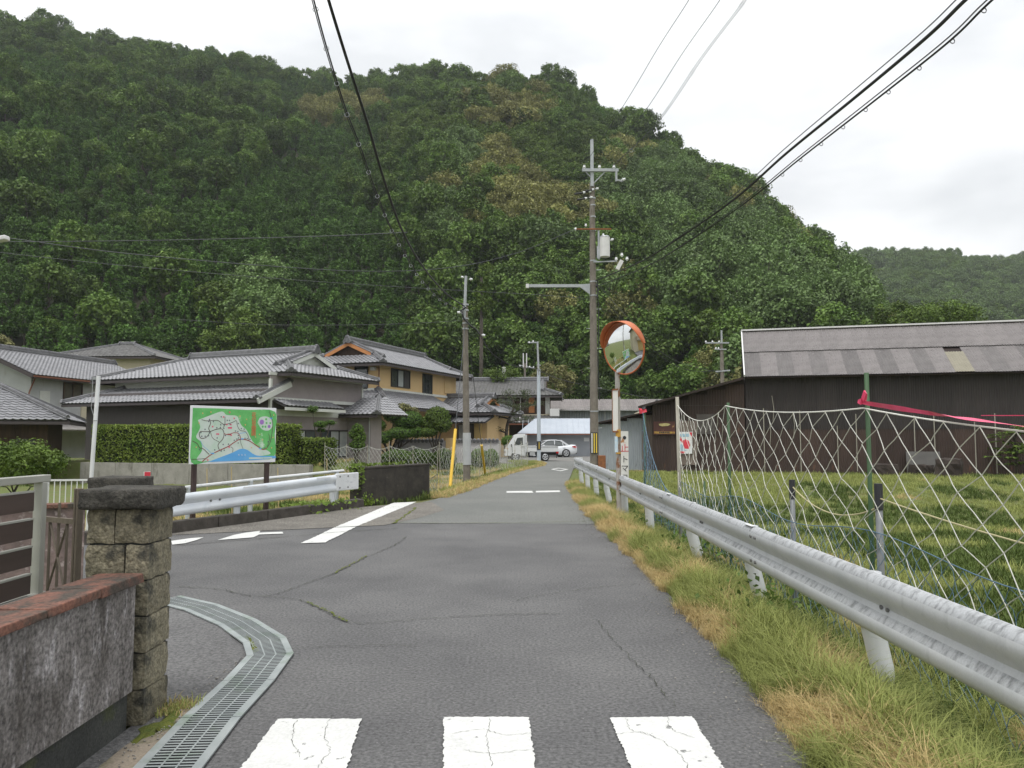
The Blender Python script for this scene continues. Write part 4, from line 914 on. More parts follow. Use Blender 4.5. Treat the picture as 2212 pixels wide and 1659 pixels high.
TUFT = [tuft('tuft', 26, .30, .0022, .07, 'blade_green', 1, .8), tuft('tuft', 26, .26, .0022, .08, 'blade_dry', 2, .9), tuft('tuft', 22, .36, .0024, .06, 'blade_green', 3, 1.0),
        tuft('tuft', 20, .22, .005, .09, 'blade_weed', 4, .6), tuft('tuft', 26, .12, .004, .12, 'blade_green', 5, .6), tuft('tuft', 24, .11, .004, .12, 'blade_dry', 6, .7), tuft('tuft', 18, .14, .006, .13, 'blade_weed', 7, .6)]
r4 = np.random.default_rng(21)
def strew(name, label, gen, parent=None):
    P, I, A, S = [], [], [], []
    for x, y, z, k, s in gen: P.append((x, y, z)); I.append(k); A.append((r4.uniform(-.15, .15), r4.uniform(-.15, .15), r4.uniform(0, 6.28))); S.append((s * r4.uniform(.8, 1.2), s * r4.uniform(.8, 1.2), s * r4.uniform(.7, 1.3)))
    o = scatter(name, P, I, A, S, TUFT); tag(o, label, 'grass', kind='stuff'); return o
def verge():
    y = 2.0
    for _ in range(9500):
        y = 2.2 + 24 * r4.uniform() ** 1.55; e = lut(RR, y); t = r4.uniform()
        ed = .10 * mnoise.noise((y * 1.7, 0, 3)) + .05 * mnoise.noise((y * 6, 0, 5))
        x = e - .04 + ed + t * (.98 if y < 14 else .85); pt = mnoise.noise((x * 2.0, y * .9, 0)) + (.25 - .9 * t) * .6 + .15
        near = min(1, max(0, (7 - y) / 4))
        k = 1 if pt > .10 + .28 * near else (0 if r4.uniform() < .6 else 2)
        if t > .72: k = 3 if r4.uniform() < .65 else 2
        s = (.5 + .55 * math.sin(min(1, t * 1.3) * math.pi)) * r4.uniform(.55, 1.1) * (1 if y < 16 else .75)
        yield x, y, gz(x, y) + .02, k, s
strew('verge_grass', 'long green and straw coloured grass along the right guardrail', verge())
def bank():
    for _ in range(3800):
        y = 2.0 + 20 * r4.uniform() ** 1.4; x = lut(RR, y) + .75 + r4.uniform() * 1.9; pt = mnoise.noise((x * 1.3, y * 1.3, 8))
        k = 3 if pt > -.05 else (2 if pt > -.3 else 1)
        yield x, y, gz(x, y) - .01, k, r4.uniform(.45, .95)
strew('bank_weeds', 'dark weeds on the bank behind the right guardrail', bank())
def field():
    for _ in range(15000):
        y = 3 + 32 * r4.uniform() ** .9; x = 2.9 + r4.uniform() * (1.0 + .72 * y)
        if y > 33.5 - .276 * (x - 10.5) and x > 6: continue
        pt = mnoise.noise((x * .45, y * .45, 2)); k = (5 if pt > .60 else (4 if pt > .1 - .5 * ss(22, 27, y) else 6))
        yield x, y, gz(x, y) + .0, k, r4.uniform(.8, 1.5)
strew('field_grass', 'short patchy grass on the field in front of the dark shed', field())
def left_verge():
    for _ in range(5200):
        y = 19.5 + 30 * r4.uniform(); e = lut(RL, y); t = r4.uniform(); x = e + .12 - t * (1.0 + .03 * (y - 19)) + .1 * mnoise.noise((y * 2, 0, 1)); dry = t < .45 and y < 31 or (t < .2)
        yield x, y, gz(x, y) + .02, (5 if dry and r4.uniform() < .8 else 4), r4.uniform(.7, 1.3)
strew('roadside_grass', 'bright green and dry grass along the left road edge', left_verge())
def garden():
    for _ in range(6500):
        y = 12.5 + 34 * r4.uniform(); x = left_edge(y) - .35 - 9 * r4.uniform() ** 1.2
        pt = mnoise.noise((x * .5, y * .5, 6)); yield x, y, gz(x, y), (6 if pt > .22 else (4 if pt > .05 else 5)), r4.uniform(.8, 1.7)
strew('garden_weeds', 'weeds and low grass in the sunken garden at left', garden())
def kerbweeds():
    for _ in range(1500):
        t = r4.uniform(); x, y = -6.1 + 2.7 * t - .25 - .5 * r4.uniform(), 11.2 + 5.9 * t + .12
        yield x, y, gz(x, y) + .0, (4 if r4.uniform() < .7 else 6), r4.uniform(.7, 1.2)
strew('kerb_weeds', 'green weeds behind the dark kerb under the map board', kerbweeds())
def pillarweeds():
    for px, py, n in ((365, 1545, 8), (392, 1528, 10), (1700, 1560, 0)):
        for _ in range(n): e = GR(px + r4.uniform(-14, 14), py + r4.uniform(-5, 5)); yield e.x, e.y, .0, (5 if r4.uniform() < .5 else 4), r4.uniform(.35, .7)
strew('pillar_weeds', 'tiny weeds at the foot of the near gate pillar', pillarweeds())

# ------------------------------------------------------------------ grit lying on the road margins
GRIT = []
for k in range(3):
    me = rock(.011, .009, .006, 40 + k, .002, 1); me.materials.append(mat('grit', (.20, .19, .17), (.32, .30, .27), scale=40, rough=.95, rnd=.35)); GRIT.append(me)
P, I, A, S = [], [], [], []
for _ in range(1500):
    u = r4.uniform()
    if u < .45: y = 2.2 + 16 * r4.uniform() ** 1.4; x = lut(RR, y) - .05 - abs(r4.normal()) * .16
    elif u < .75: t = r4.uniform(); x, y = -5.7 + 2.5 * t + .25 + abs(r4.normal()) * .4, 11.6 + 5.4 * t - .1
    elif u < .9: y = 2.6 + 2.8 * r4.uniform(); x = -1.75 - abs(r4.normal()) * .07
    else: continue
    if 0: y = 3 + 12 * r4.uniform(); x = r4.uniform(-1.3, 1.3)
    s = r4.uniform(.35, 1.1); P.append((x, y, .013)); I.append(int(r4.integers(0, 3))); A.append((0, 0, r4.uniform(0, 6.28))); S.append((s, s, s))
tag(scatter('grit', P, I, A, S, GRIT), 'loose grit along the road margins', 'gravel', kind='stuff')
# ------------------------------------------------------------------ village houses
mat('tile_grey', (.17, .17, .18), (.245, .245, .255), scale=3, rough=.42, rnd=.16, spec=.6, spot=(.10, .10, .105), sscale=5, slo=.6, shi=.8)
mat('tile_light', (.21, .21, .22), (.29, .29, .30), scale=3, rough=.42, rnd=.12, spec=.6)
mat('tile_old', (.12, .118, .115), (.18, .175, .17), scale=3, rough=.6, rnd=.25, spot=(.10, .11, .06), sscale=4, slo=.58, shi=.72)
mat('ridge_tile', (.10, .10, .105), (.16, .16, .165), scale=4, rough=.5, rnd=.1)
mat('deck', (.05, .047, .044), rough=.9)
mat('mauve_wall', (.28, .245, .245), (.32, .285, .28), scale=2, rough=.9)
mat('mauve_dark', (.10, .09, .088), (.125, .112, .11), scale=2, rough=.9, stretch=(8, 8, 1))  # dark copy of the mauve, with the low front's shade in its colour
mat('plaster_white', (.56, .57, .53), (.62, .63, .59), scale=2, rough=.85)
mat('plaster_grey', (.40, .41, .41), (.46, .47, .47), scale=1.2, rough=.9, spot=(.30, .27, .24), sscale=2, slo=.6, shi=.8, sstretch=(1, 1, .3))
mat('yellow_wall', (.60, .42, .21), (.64, .455, .235), scale=1.5, rough=.9)
mat('cream_wall', (.56, .50, .36), (.6, .545, .41), scale=2, rough=.9)
mat('dark_wood', (.045, .028, .02), (.075, .045, .03), scale=2, stretch=(6, 6, .6), rough=.85, rnd=.2)
mat('warm_wood', (.42, .17, .055), (.5, .22, .08), scale=3, stretch=(1, 1, 4), rough=.7)
mat('glass', (.035, .042, .045), (.06, .07, .072), scale=1.3, rough=.06, spec=.8)
mat('glass_pale', (.34, .36, .36), (.42, .44, .43), scale=2, rough=.25)
mat('frame_dark', (.028, .026, .026), rough=.5)
mat('frame_alu', (.38, .38, .37), rough=.45, metal=.4)
mat('shutter', (.045, .04, .04), (.055, .05, .048), scale=4, rough=.7)
mat('ac_white', (.62, .62, .60), rough=.5)
mat('copper', (.20, .075, .04), rough=.6)
mat('gutter_dark', (.05, .04, .04), rough=.6)
mat('iron_sheet_grey', (.22, .205, .195), (.28, .265, .25), scale=2, rough=.8, spot=(.14, .12, .10), sscale=3, slo=.55, shi=.75)
mat('blue_sheet', (.37, .41, .46), (.42, .455, .50), scale=1, rough=.6, spec=.5)
mat('blue_wall', (.34, .36, .39), (.39, .41, .44), scale=1.2, rough=.8)
mat('net_teal', (.06, .12, .12), rough=.8)

TW, TR = .285, .25
def _tile():
    pr = [(0, .030), (.035, .052), (.085, .034), (.15, .010), (.22, .010), (TW, .032)]; v = []
    for s, dz in ((0, .03), (TR + .045, -.005)): v += [(x, s, z + dz) for x, z in pr]
    v += [(x, .004, z + .03 - .03) for x, z in pr]; n = len(pr)
    return v, [(k, k + 1, n + k + 1, n + k) for k in range(n - 1)] + [(2 * n + k, 2 * n + k + 1, k + 1, k) for k in range(n - 1)]
TV, TF = _tile(); TVN = np.array(TV)
def tiles_on(poly, T, coll):
    """lay roof tiles over a planar slope; poly starts with the eave's left and right ends"""
    P = [T @ Vector(p) for p in poly]; ex = (P[1] - P[0]).normalized(); nr = Vector((0, 0, 0))
    for k in range(1, len(P) - 1): nr += (P[k] - P[0]).cross(P[k + 1] - P[0])
    nr.normalize(); es = nr.cross(ex)
    uv = [((p - P[0]).dot(ex), (p - P[0]).dot(es)) for p in P]
    def inside(x, y):
        c = False; n = len(uv)
        for i in range(n):
            (x1, y1), (x2, y2) = uv[i], uv[i - 1]
            if (y1 > y) != (y2 > y) and x < (x2 - x1) * (y - y1) / (y2 - y1) + x1: c = not c
        return c
    w, h = max(u for u, _ in uv), max(v for _, v in uv); lo = min(u for u, _ in uv)
    for j in range(int(h / TR) + 1):
        for i in range(int(lo / TW) - 1, int(w / TW) + 1):
            x, y = (i + .5) * TW, (j + .5) * TR
            if inside(x, min(y, h - .01)):
                o = P[0] + ex * (i * TW) + es * (j * TR - .03) + nr * .012
                coll.append(Matrix(((ex.x, es.x, nr.x, o.x), (ex.y, es.y, nr.y, o.y), (ex.z, es.z, nr.z, o.z), (0, 0, 0, 1))))
def finish_tiles(house, coll, m, limit=300):
    hm = Matrix.Translation(house.location) @ house.rotation_euler.to_matrix().to_4x4(); camp = Vector((0, 0, 1.5))
    def key(M):
        w = hm @ M; d = camp - w.translation; f = (w.to_3x3() @ Vector((0, -.6, 1))).normalized().dot(d.normalized()); px, py = project(w.translation)
        vis = -60 < px < 2270
        return -(max(.05, f) / d.length ** 2) * (1 if vis else .01)
    coll.sort(key=key); me = MB().add(TV, TF).mesh('roof_tile', m)
    for M in coll[:limit]: put('roof_tile', me, house, mw=M)
    rest = coll[limit:]
    if rest:
        nt_ = len(TV); A = np.array([np.array(M) for M in rest]); V = np.einsum('nij,kj->nki', A[:, :3, :3], TVN) + A[:, None, :3, 3]
        F = (np.array(TF)[None] + (np.arange(len(rest)) * nt_)[:, None, None]).reshape(-1, 4)
        me = bpy.data.meshes.new('roof_tiles'); me.from_pydata(V.reshape(-1, 3).tolist(), [], F.tolist()); me.materials.append(MATS[m]); o = put('roof_tiles', me, house); o['kind'] = 'stuff'
def ridge(house, p, q, T, w=.26, h=.26, ends=True, m='ridge_tile', caps=True):
    p, q = T @ Vector(p), T @ Vector(q); d = (q - p).normalized()
    o = MB().beam(p + Vector((0, 0, h / 2)), q + Vector((0, 0, h / 2)), w, h).build('ridge', m, house)
    n = max(2, int((q - p).length / .3)); b = MB()
    for k in range(n):
        a, c = p.lerp(q, k / n), p.lerp(q, (k + .94) / n); b.cyl(a + Vector((0, 0, h)), c + Vector((0, 0, h + .008)), w * .36, w * .32, 8)
    b.build('ridge_caps', m, o)
    b = MB(); b.beam(p + Vector((0, 0, h * .45)), q + Vector((0, 0, h * .45)), w + .05, .03); b.build('ridge_course', 'tile_light', o)
    if ends:
        for e, s in ((p, -1), (q, 1)):
            b = MB(); c = e + d * s * .06; sd = d.cross(Vector((0, 0, 1))).normalized()
            for (a, z, r_) in ((0, h * .55, .2), (-.16, h * .2, .12), (.16, h * .2, .12), (0, h * 1.05, .12)): b.cyl(c + sd * a + Vector((0, 0, z)) - d * s * .06, c + sd * a + Vector((0, 0, z)) + d * s * .05, r_ * w / .26, r_ * .85 * w / .26, 10)
            b.build('ridge_end_tile', m, o)
I4 = Matrix.Identity(4)
def slope(house, poly, T, coll, th=.07, hipm=None, name='roof_slope'):
    MB().slab([T @ Vector(p) for p in poly], th).build(name, 'deck', house)
    if coll is not None: tiles_on(poly, T, coll)
def irimoya(house, T, x0, x1, y0, y1, ze, tan, coll, left='hip', right='hip', gi=1.6, board='plaster_white', fill='plaster_white', rh=.3, gm='ridge_tile', back_tiles=False):
    """Japanese hip-and-gable roof over an eave rectangle, ridge along x; every slope tiled"""
    ym = (y0 + y1) / 2; hd_ = ym - y0; z = lambda d: ze + d * tan; zr = z(hd_); pts = {}
    front = [(x0, y0, ze), (x1, y0, ze)]; back = [(x1, y1, ze), (x0, y1, ze)]
    def end(side):
        x, s = (x0, 1) if side == 'L' else (x1, -1); ty = left if side == 'L' else right
        if ty == 'hip': return [(x + s * hd_, ym, zr)], [(x + s * hd_, ym, zr)], x + s * hd_
        if ty == 'gable': return [(x, ym, zr)], [(x, ym, zr)], x
        return [(x + s * gi, y0 + gi, z(gi)), (x + s * gi, ym, zr)], [(x + s * gi, y1 - gi, z(gi)), (x + s * gi, ym, zr)], x + s * gi
    fr, br, xr = end('R'); fl, bl, xl = end('L')
    slope(house, front + fr + fl[::-1], T, coll); slope(house, back + bl + br[::-1], T, coll if back_tiles else None)
    for side, ty, x, xa, s in (('L', left, x0, xl, 1), ('R', right, x1, xr, -1)):
        e = [(x, y1, ze), (x, y0, ze)] if side == 'L' else [(x, y0, ze), (x, y1, ze)]
        if ty == 'hip': slope(house, e + [(xa, ym, zr)], T, coll)
        elif ty == 'iri':
            a, b_ = (xa, y0 + gi, z(gi)), (xa, y1 - gi, z(gi))
            slope(house, e + ([a, b_] if side == 'L' else [b_, a]), T, coll)
            ins = xa + s * .25
            MB().add([T @ Vector(p) for p in ((ins, y0 + gi, z(gi) - .02), (ins, y1 - gi, z(gi) - .02), (ins, ym, zr - .05), (ins + s * .05, y0 + gi, z(gi) - .02), (ins + s * .05, y1 - gi, z(gi) - .02), (ins + s * .05, ym, zr - .05))], [(0, 1, 2), (5, 4, 3), (0, 3, 4, 1), (1, 4, 5, 2), (2, 5, 3, 0)]).build('gable_face', fill, house)
            for yy in (y0 + gi - .1, y1 - gi + .1): MB().beam(T @ Vector((xa - s * .03, yy, z(gi) - .12)), T @ Vector((xa - s * .03, ym, zr - .08)), .05, .20).build('bargeboard', board, house)
        elif ty == 'gable':
            for yy in (y0, y1): MB().beam(T @ Vector((x - s * .02, yy, ze - .10)), T @ Vector((x - s * .02, ym, zr - .10)), .05, .2).build('bargeboard', board, house)
        for yy, k in ((y0, 1), (y1, -1)):
            if ty == 'hip': ridge(house, (x + s * .05, yy + k * .05, ze + .06), (xa, ym, zr), T, .18, .13, False, gm)
            elif ty == 'iri':
                ridge(house, (x + s * .05, yy + k * .05, ze + .06), (xa, yy + k * gi, z(gi) + .04), T, .18, .13, True, gm); ridge(house, (xa + s * .3, yy + k * gi * .75, z(gi * .75) + .05), (xa + s * .3, ym, zr), T, .2, .16, True, gm)
    ridge(house, (xl - (.1 if left == 'iri' else 0), ym, zr), (xr + (.1 if right == 'iri' else 0), ym, zr), T, .28, rh, True, gm)
    # gutters and eave boards
    for p, q in (((x0, y0, ze), (x1, y0, ze)), ((x1, y0, ze), (x1, y1, ze)), ((x0, y0, ze), (x0, y1, ze))):
        if (p[0] == q[0]) and ((left if p[0] == x0 else right) == 'gable'): continue
        MB().beam(T @ Vector(p) - Vector((0, 0, .12)), T @ Vector(q) - Vector((0, 0, .12)), .06, .12).build('eave_board', 'gutter_dark', house)
    return zr
def window(house, c, w, h, nrm, frame='frame_dark', pane='glass', mull=1, T=I4):
    """frame with recessed panes on a wall; nrm is the outward direction in the house's frame"""
    n = Vector(nrm).normalized(); s = Vector((-n.y, n.x, 0)); c = Vector(c); fw = .06
    b = MB()
    for a, z, ww, hh in ((0, h / 2, w, fw), (0, -h / 2, w, fw), (-w / 2, 0, fw, h + fw), (w / 2, 0, fw, h + fw)) + tuple((-w / 2 + w * k / (mull + 1), 0, fw * .7, h) for k in range(1, mull + 1)):
        e = c + s * a + Vector((0, 0, z)) + n * .035; b.beam(e - s * ww / 2, e + s * ww / 2, .07, hh, (0, 0, 1))
    o = b.build('window', frame, house)
    for k in range(mull + 1):
        ww = w / (mull + 1); e = c + s * (-w / 2 + ww * (k + .5)) + n * .012
        MB().beam(e - s * (ww / 2 - .02), e + s * (ww / 2 - .02), .014, h - .02).build('pane', pane if not isinstance(pane, (list, tuple)) else pane[k % len(pane)], o)
    return o
def wallbox(house, x0, x1, y0, y1, z0, z1, m, name='wall'): return MB().box(((x0 + x1) / 2, (y0 + y1) / 2, (z0 + z1) / 2), (x1 - x0, y1 - y0, z1 - z0)).build(name, m, house)

# --- house A: low traditional house behind the hedge
A_R = math.atan2(-.417, .909); Aorg = Vector((-21.44, 40.39, .35))
ha = thing('traditional_house', 'low grey traditional house with two tiers of silver tiles behind the hedge', 'house', Aorg, A_R); co = []
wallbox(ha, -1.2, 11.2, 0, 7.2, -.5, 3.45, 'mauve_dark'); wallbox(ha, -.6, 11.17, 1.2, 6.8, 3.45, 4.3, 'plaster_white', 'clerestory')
zr = irimoya(ha, I4, -1.6, 12.1, .45, 7.55, 4.22, .37, co, 'hip', 'iri', 1.55, 'plaster_white', 'plaster_white', .3)
slope(ha, [(-2.0, -.85, 2.92), (11.35, -.85, 2.92), (11.35, 1.2, 3.74), (.05, 1.2, 3.74)], I4, co)
slope(ha, [(-2.0, 7.4, 2.92), (-2.0, -.85, 2.92), (.05, 1.2, 3.74), (.05, 5.6, 3.74)], I4, co)
ridge(ha, (-1.95, -.8, 2.98), (.05, 1.2, 3.76), I4, .18, .13, True)
for e in ((-.85, 2.80), (1.2, 3.62)): pass
MB().beam((11.42, -.95, 2.80), (11.42, 1.25, 3.72), .07, .26).build('bargeboard', 'plaster_white', ha)
ridge(ha, (11.3, -.8, 2.99), (11.3, 1.2, 3.83), I4, .18, .10, True)
MB().beam((-2.0, -.83, 2.82), (11.35, -.83, 2.82), .08, .12).build('eave_board', 'gutter_dark', ha)
# right side: mauve wall with white bands
SX = 11.2
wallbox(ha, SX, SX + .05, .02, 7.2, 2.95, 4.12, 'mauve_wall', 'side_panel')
for z, h, d in ((4.15, .14, .09), (2.98, .16, .10), (2.35, .30, .08)): MB().box((SX + d / 2, 3.6, z), (d, 7.3, h)).build('white_band', 'plaster_white', ha)
for yy in (.04, 7.16): MB().box((SX + .05, yy, 1.7), (.12, .12, 4.4)).build('corner_post', 'plaster_white', ha)
wallbox(ha, SX, SX + .045, .1, 7.1, 1.55, 2.2, 'mauve_wall', 'side_panel'); wallbox(ha, SX, SX + .04, .1, 7.1, -.4, .2, 'mauve_wall', 'side_panel')
slope(ha, [(SX + .85, .2, 2.62), (SX + .85, 4.6, 2.62), (SX, 4.6, 2.95), (SX, .2, 2.95)], I4, co)
MB().beam((SX + .85, .15, 2.5), (SX + .85, 4.65, 2.5), .06, .14).build('eave_board', 'plaster_white', ha)
window(ha, (SX + .03, 1.8, 1.0), 3.0, 1.05, (1, 0, 0), 'frame_dark', ['shutter', 'mauve_dark', 'glass_pale', 'glass'], 3)
window(ha, (SX + .03, 5.2, .85), 2.9, 1.35, (1, 0, 0), 'frame_dark', ['glass', 'glass_pale', 'glass_pale', 'shutter'], 3)
for k in range(6): window(ha, (1.3 + k * 1.6, 0, 1.15), 1.35, .8, (0, -1, 0), 'frame_dark', ['glass_pale'], 1)
MB().box((5.6, -.06, 1.72), (11.2, .08, .12)).build('lintel', 'dark_wood', ha)
# annex at the rear right
wallbox(ha, SX + .02, 12.75, 5.9, 6.9, -.5, 2.4, 'mauve_wall', 'annex_wall')
slope(ha, [(SX - .1, 5.1, 2.35), (13.7, 5.1, 2.35), (12.3, 7.3, 3.35), (SX - .1, 7.3, 3.35)], I4, co); slope(ha, [(13.7, 5.1, 2.35), (13.7, 7.9, 2.35), (12.3, 7.9, 3.35), (12.3, 7.3, 3.35)], I4, co)
ridge(ha, (13.65, 5.15, 2.42), (12.3, 7.3, 3.36), I4, .18, .13, True)
MB().beam((SX, 5.12, 2.25), (13.7, 5.12, 2.25), .06, .12).build('eave_board', 'gutter_dark', ha)
MB().cyl((12.7, 5.85, -.3), (12.7, 5.85, 2.3), .04, n=8).build('downpipe', 'frame_alu', ha)
finish_tiles(ha, co, 'tile_light')

# --- house B: yellow two-storey house
B_R = math.atan2(-.355, .935); hb = thing('two_storey_house', 'yellow two-storey house with grey tiled hip-and-gable roof', 'house', (-14.03, 53.7, .0), B_R); hb.scale = (1.15, 1.15, 1.15); co = []
wallbox(hb, 0, 4.7, 0, 10.7, -.4, 5.75, 'yellow_wall')
Tb = Matrix.Rotation(R(90), 4, 'Z')      # ridge along the house's depth
irimoya(hb, Matrix.Translation((4.7, 0, 0)) @ Tb, -.95, 11.6, -.85, 5.55, 5.62, .44, co, 'iri', 'iri', 1.35, 'warm_wood', 'dark_wood', .32, back_tiles=True)
for z in (4.15,): 
    MB().box((2.35, -.03, z), (4.8, .08, .16)).build('white_band', 'plaster_white', hb); MB().box((4.73, 5.3, z), (.08, 10.8, .16)).build('white_band', 'plaster_white', hb)
slope(hb, [(-.6, -1.9, 3.05), (6.6, -1.9, 3.05), (4.7, 0, 4.08), (-.6, 0, 4.08)], I4, co); slope(hb, [(6.6, -1.9, 3.05), (6.6, 7, 3.05), (4.7, 7, 4.08), (4.7, 0, 4.08)], I4, co)
ridge(hb, (6.55, -1.85, 3.12), (4.7, 0, 4.1), I4, .2, .15, True)
for p, q in (((-.6, -1.9, 2.95), (6.6, -1.9, 2.95)), ((6.6, -1.9, 2.95), (6.6, 7, 2.95))): MB().beam(p, q, .06, .12).build('eave_board', 'gutter_dark', hb)
wallbox(hb, -.5, 4.9, -.12, 10.6, -.4, 3.3, 'yellow_wall', 'lower_wall')
window(hb, (.9, 0, 5.05), .9, .55, (0, -1, 0)); window(hb, (3.55, 0, 4.85), .85, 1.3, (0, -1, 0), mull=0)
MB().box((2.2, -.12, 4.9), (.04, .04, .9)).build('aerial_post', 'trim_white', hb); MB().box((3.0, -1.0, 4.05), (.8, .35, .62)).build('air_conditioner', 'ac_white', hb, bevel=.02)
window(hb, (4.7, 2.6, 4.95), 2.3, 1.05, (1, 0, 0), pane=['glass', 'glass_pale', 'shutter'], mull=2); window(hb, (4.7, 6.2, 4.85), 1.3, 1.25, (1, 0, 0), mull=2); MB().box((4.72, 9.3, 5.0), (.08, 1.1, 1.2)).build('shutter_box', 'yellow_wall', hb)
MB().tube([(4.75, -.05, 5.6), (4.76, -.05, 5.3), (4.76, -.05, 4.2)], .035, 6).build('downpipe', 'copper', hb)
MB().box((4.4, -.12, 5.35), (.3, .2, .2)).build('meter_box', 'ac_white', hb)
# porch wing
wallbox(hb, 4.75, 8.5, 7.4, 11.4, -.4, 2.9, 'yellow_wall', 'porch_wall')
irimoya(hb, I4, 4.2, 9.3, 6.7, 11.9, 2.95, .42, co, 'gable', 'iri', 1.2, 'warm_wood', 'dark_wood', .26)
slope(hb, [(5.6, 5.9, 2.3), (9.0, 5.9, 2.3), (9.0, 7.4, 2.75), (5.6, 7.4, 2.75)], I4, co)
MB().box((7.9, 7.3, 1.2), (.45, .2, 2.4)).build('door_panel', mat('panel_yellow', (.55, .40, .16), (.5, .36, .14), scale=9, stretch=(8, 8, 1), rough=.8), hb); window(hb, (7.0, 7.36, 1.2), 1.1, 2.0, (0, -1, 0), pane=['glass_pale', 'glass'])
finish_tiles(hb, co, 'tile_grey')

# --- house C: old dark house
hc = thing('old_house', 'old dark timber house with mossy lower roof behind the pine', 'house', (-4.69, 68.1, 0), R(-4)); hc.scale = (1.09, 1.09, 1.09); co = []
wallbox(hc, 0, 7.3, 0, 6, -.3, 5.0, 'dark_wood'); 
irimoya(hc, I4, -.7, 8.3, -.9, 6.9, 4.75, .36, co, 'gable', 'iri', 1.3, 'dark_wood', 'plaster_grey', .28)
slope(hc, [(-.5, -1.9, 2.55), (8.2, -1.9, 2.55), (8.0, 0, 3.2), (-.3, 0, 3.2)], I4, co)
MB().box((3.8, -.12, 3.22), (7.8, .2, .12)).build('cream_strip', 'cream_wall', hc); MB().beam((-.5, -1.9, 2.45), (8.2, -1.9, 2.45), .06, .1).build('eave_board', 'copper', hc)
wallbox(hc, 7.0, 7.36, -.05, .02, 3.3, 4.8, 'plaster_white', 'white_panel')
for k, (xx, zz, w_, h_, pn) in enumerate(((2.2, 4.05, 1.4, 1.1, 'glass_pale'), (3.8, 4.05, 1.2, 1.1, 'glass_pale'), (1.6, 1.1, 1.3, 1.6, 'glass_pale'), (3.4, 1.1, 1.3, 1.6, 'glass_pale'), (5.2, 1.2, 1.2, 1.4, 'glass'))): window(hc, (xx, 0, zz), w_, h_, (0, -1, 0), 'dark_wood', pn)
for k, xx in enumerate((4.9, 5.4, 5.9, 6.4)): MB().box((xx, -.05, 4.05), (.46, .04, 1.3)).build('board', 'warm_wood' if k == 2 else 'dark_wood', hc)
MB().tube([(5.0, -.15, 4.7), (5.0, -.15, 3.3), (5.0, -1.95, 2.6)], .04, 6).build('downpipe', 'trim_white', hc); MB().box((7.75, -.6, 3.4), (.75, .3, .6)).build('air_conditioner', 'ac_white', hc)
MB().cyl((3.4, 3.2, 6.2), (3.4, 3.2, 7.4), .16, n=8).build('chimney', 'trim_white', hc)
finish_tiles(hc, co, 'tile_old')

# --- house F and G at the left, H behind
hf = thing('plaster_house', 'pale grey two-storey house with dark tiles at far left', 'house', (-27.6, 44.2, 0), R(-11)); co = []
wallbox(hf, -6.5, 0, 0, 10, -.4, 5.1, 'plaster_grey')
irimoya(hf, Tb, -.8, 10.8, -.85, 7.3, 5.05, .42, co, 'gable', 'gable', 1, 'gutter_dark', 'plaster_grey', .25)
b = MB(); b.prof_y([(-6.5, 5.05), (0, 5.05), (-3.2, 6.5)], .02, .12); b.build('gable_face', 'plaster_grey', hf)
window(hf, (0, 3.2, 4.3), 1.5, 1.1, (1, 0, 0), 'dark_wood'); 
for yy, zz, hh, m_ in ((1.0, 3.2, 2.1, 'plaster_white'), (4.3, 2.9, 2.0, 'cream_wall'), (6.6, 3.4, 1.6, 'plaster_white')): MB().box((.03, yy, zz), (.06, .75, hh)).build('wall_panel', m_, hf)
MB().tube([(.1, .2, 5.0), (.08, -.15, 4.2), (.05, -.5, 3.0)], .04, 6).build('downpipe', 'copper', hf); MB().beam((.88, -.8, 4.98), (.88, 10.5, 4.98), .09, .09).build('gutter', 'copper', hf)
MB().slab([(1.6, .5, 2.0), (1.6, 9, 2.0), (0, 9, 2.5), (0, .5, 2.5)], .1).build('lean_roof', 'iron_sheet_grey', hf)
finish_tiles(hf, co, 'tile_grey')
hg = thing('low_house', 'low dark wooden house with silver hip roof at left edge', 'house', (W(143, 946, 33).x - 4.2 * math.cos(R(24)), 33.0 - 4.2 * math.sin(R(24)) + .2, -.3), R(24)); co = []
wallbox(hg, -4, 3.3, .8, 6, -.2, 2.45, 'dark_wood')
irimoya(hg, I4, -5, 4.2, -.2, 7.2, 2.55, .50, co, 'hip', 'hip', 1, 'gutter_dark', 'plaster_grey', .25)
MB().box((.8, .76, 1.1), (1.5, .06, 1.2)).build('cream_panel', 'cream_wall', hg); window(hg, (2.4, .8, 1.2), 1.0, 1.2, (0, -1, 0), 'dark_wood')
for k in range(5): MB().box((-2.5 + k * 1.15, .77, 1.2), (.05, .05, 2.4)).build('batten', 'dark_wood', hg)
finish_tiles(hg, co, 'tile_grey')
hh_ = thing('cream_house', 'cream two-storey house with dark hip roof high behind the others at left', 'house', (-36.2, 62, 1.5), R(-3)); co = []
wallbox(hh_, 0, 7.2, 0, 6, -1.5, 6.5, 'cream_wall'); irimoya(hh_, I4, -.8, 8.0, -.8, 6.8, 6.45, .36, co, 'hip', 'hip', 1, 'gutter_dark', 'cream_wall', .2)
window(hh_, (2.6, 0, 5.6), 3.0, 1.1, (0, -1, 0), 'frame_dark', ['mauve_wall', 'glass', 'glass_pale'], 3); finish_tiles(hh_, co, 'tile_old', 200)
hj = thing('brown_house', 'small house with a reddish gable peeping over the low grey roof', 'house', (-26.5, 66, 1.2), R(-20)); co = []
wallbox(hj, 0, 4, 0, 5, -1, 5.6, 'plaster_grey'); irimoya(hj, Matrix.Translation((4, 0, 0)) @ Tb, -.6, 5.5, -.7, 4.7, 5.6, .38, co, 'gable', 'gable', 1, 'copper', 'copper', .2)
b = MB(); b.prof_y([(0, 5.6), (4, 5.6), (2, 6.5)], -.02, .1); b.build('gable_face', 'copper', hj); finish_tiles(hj, co, 'tile_old', 60)

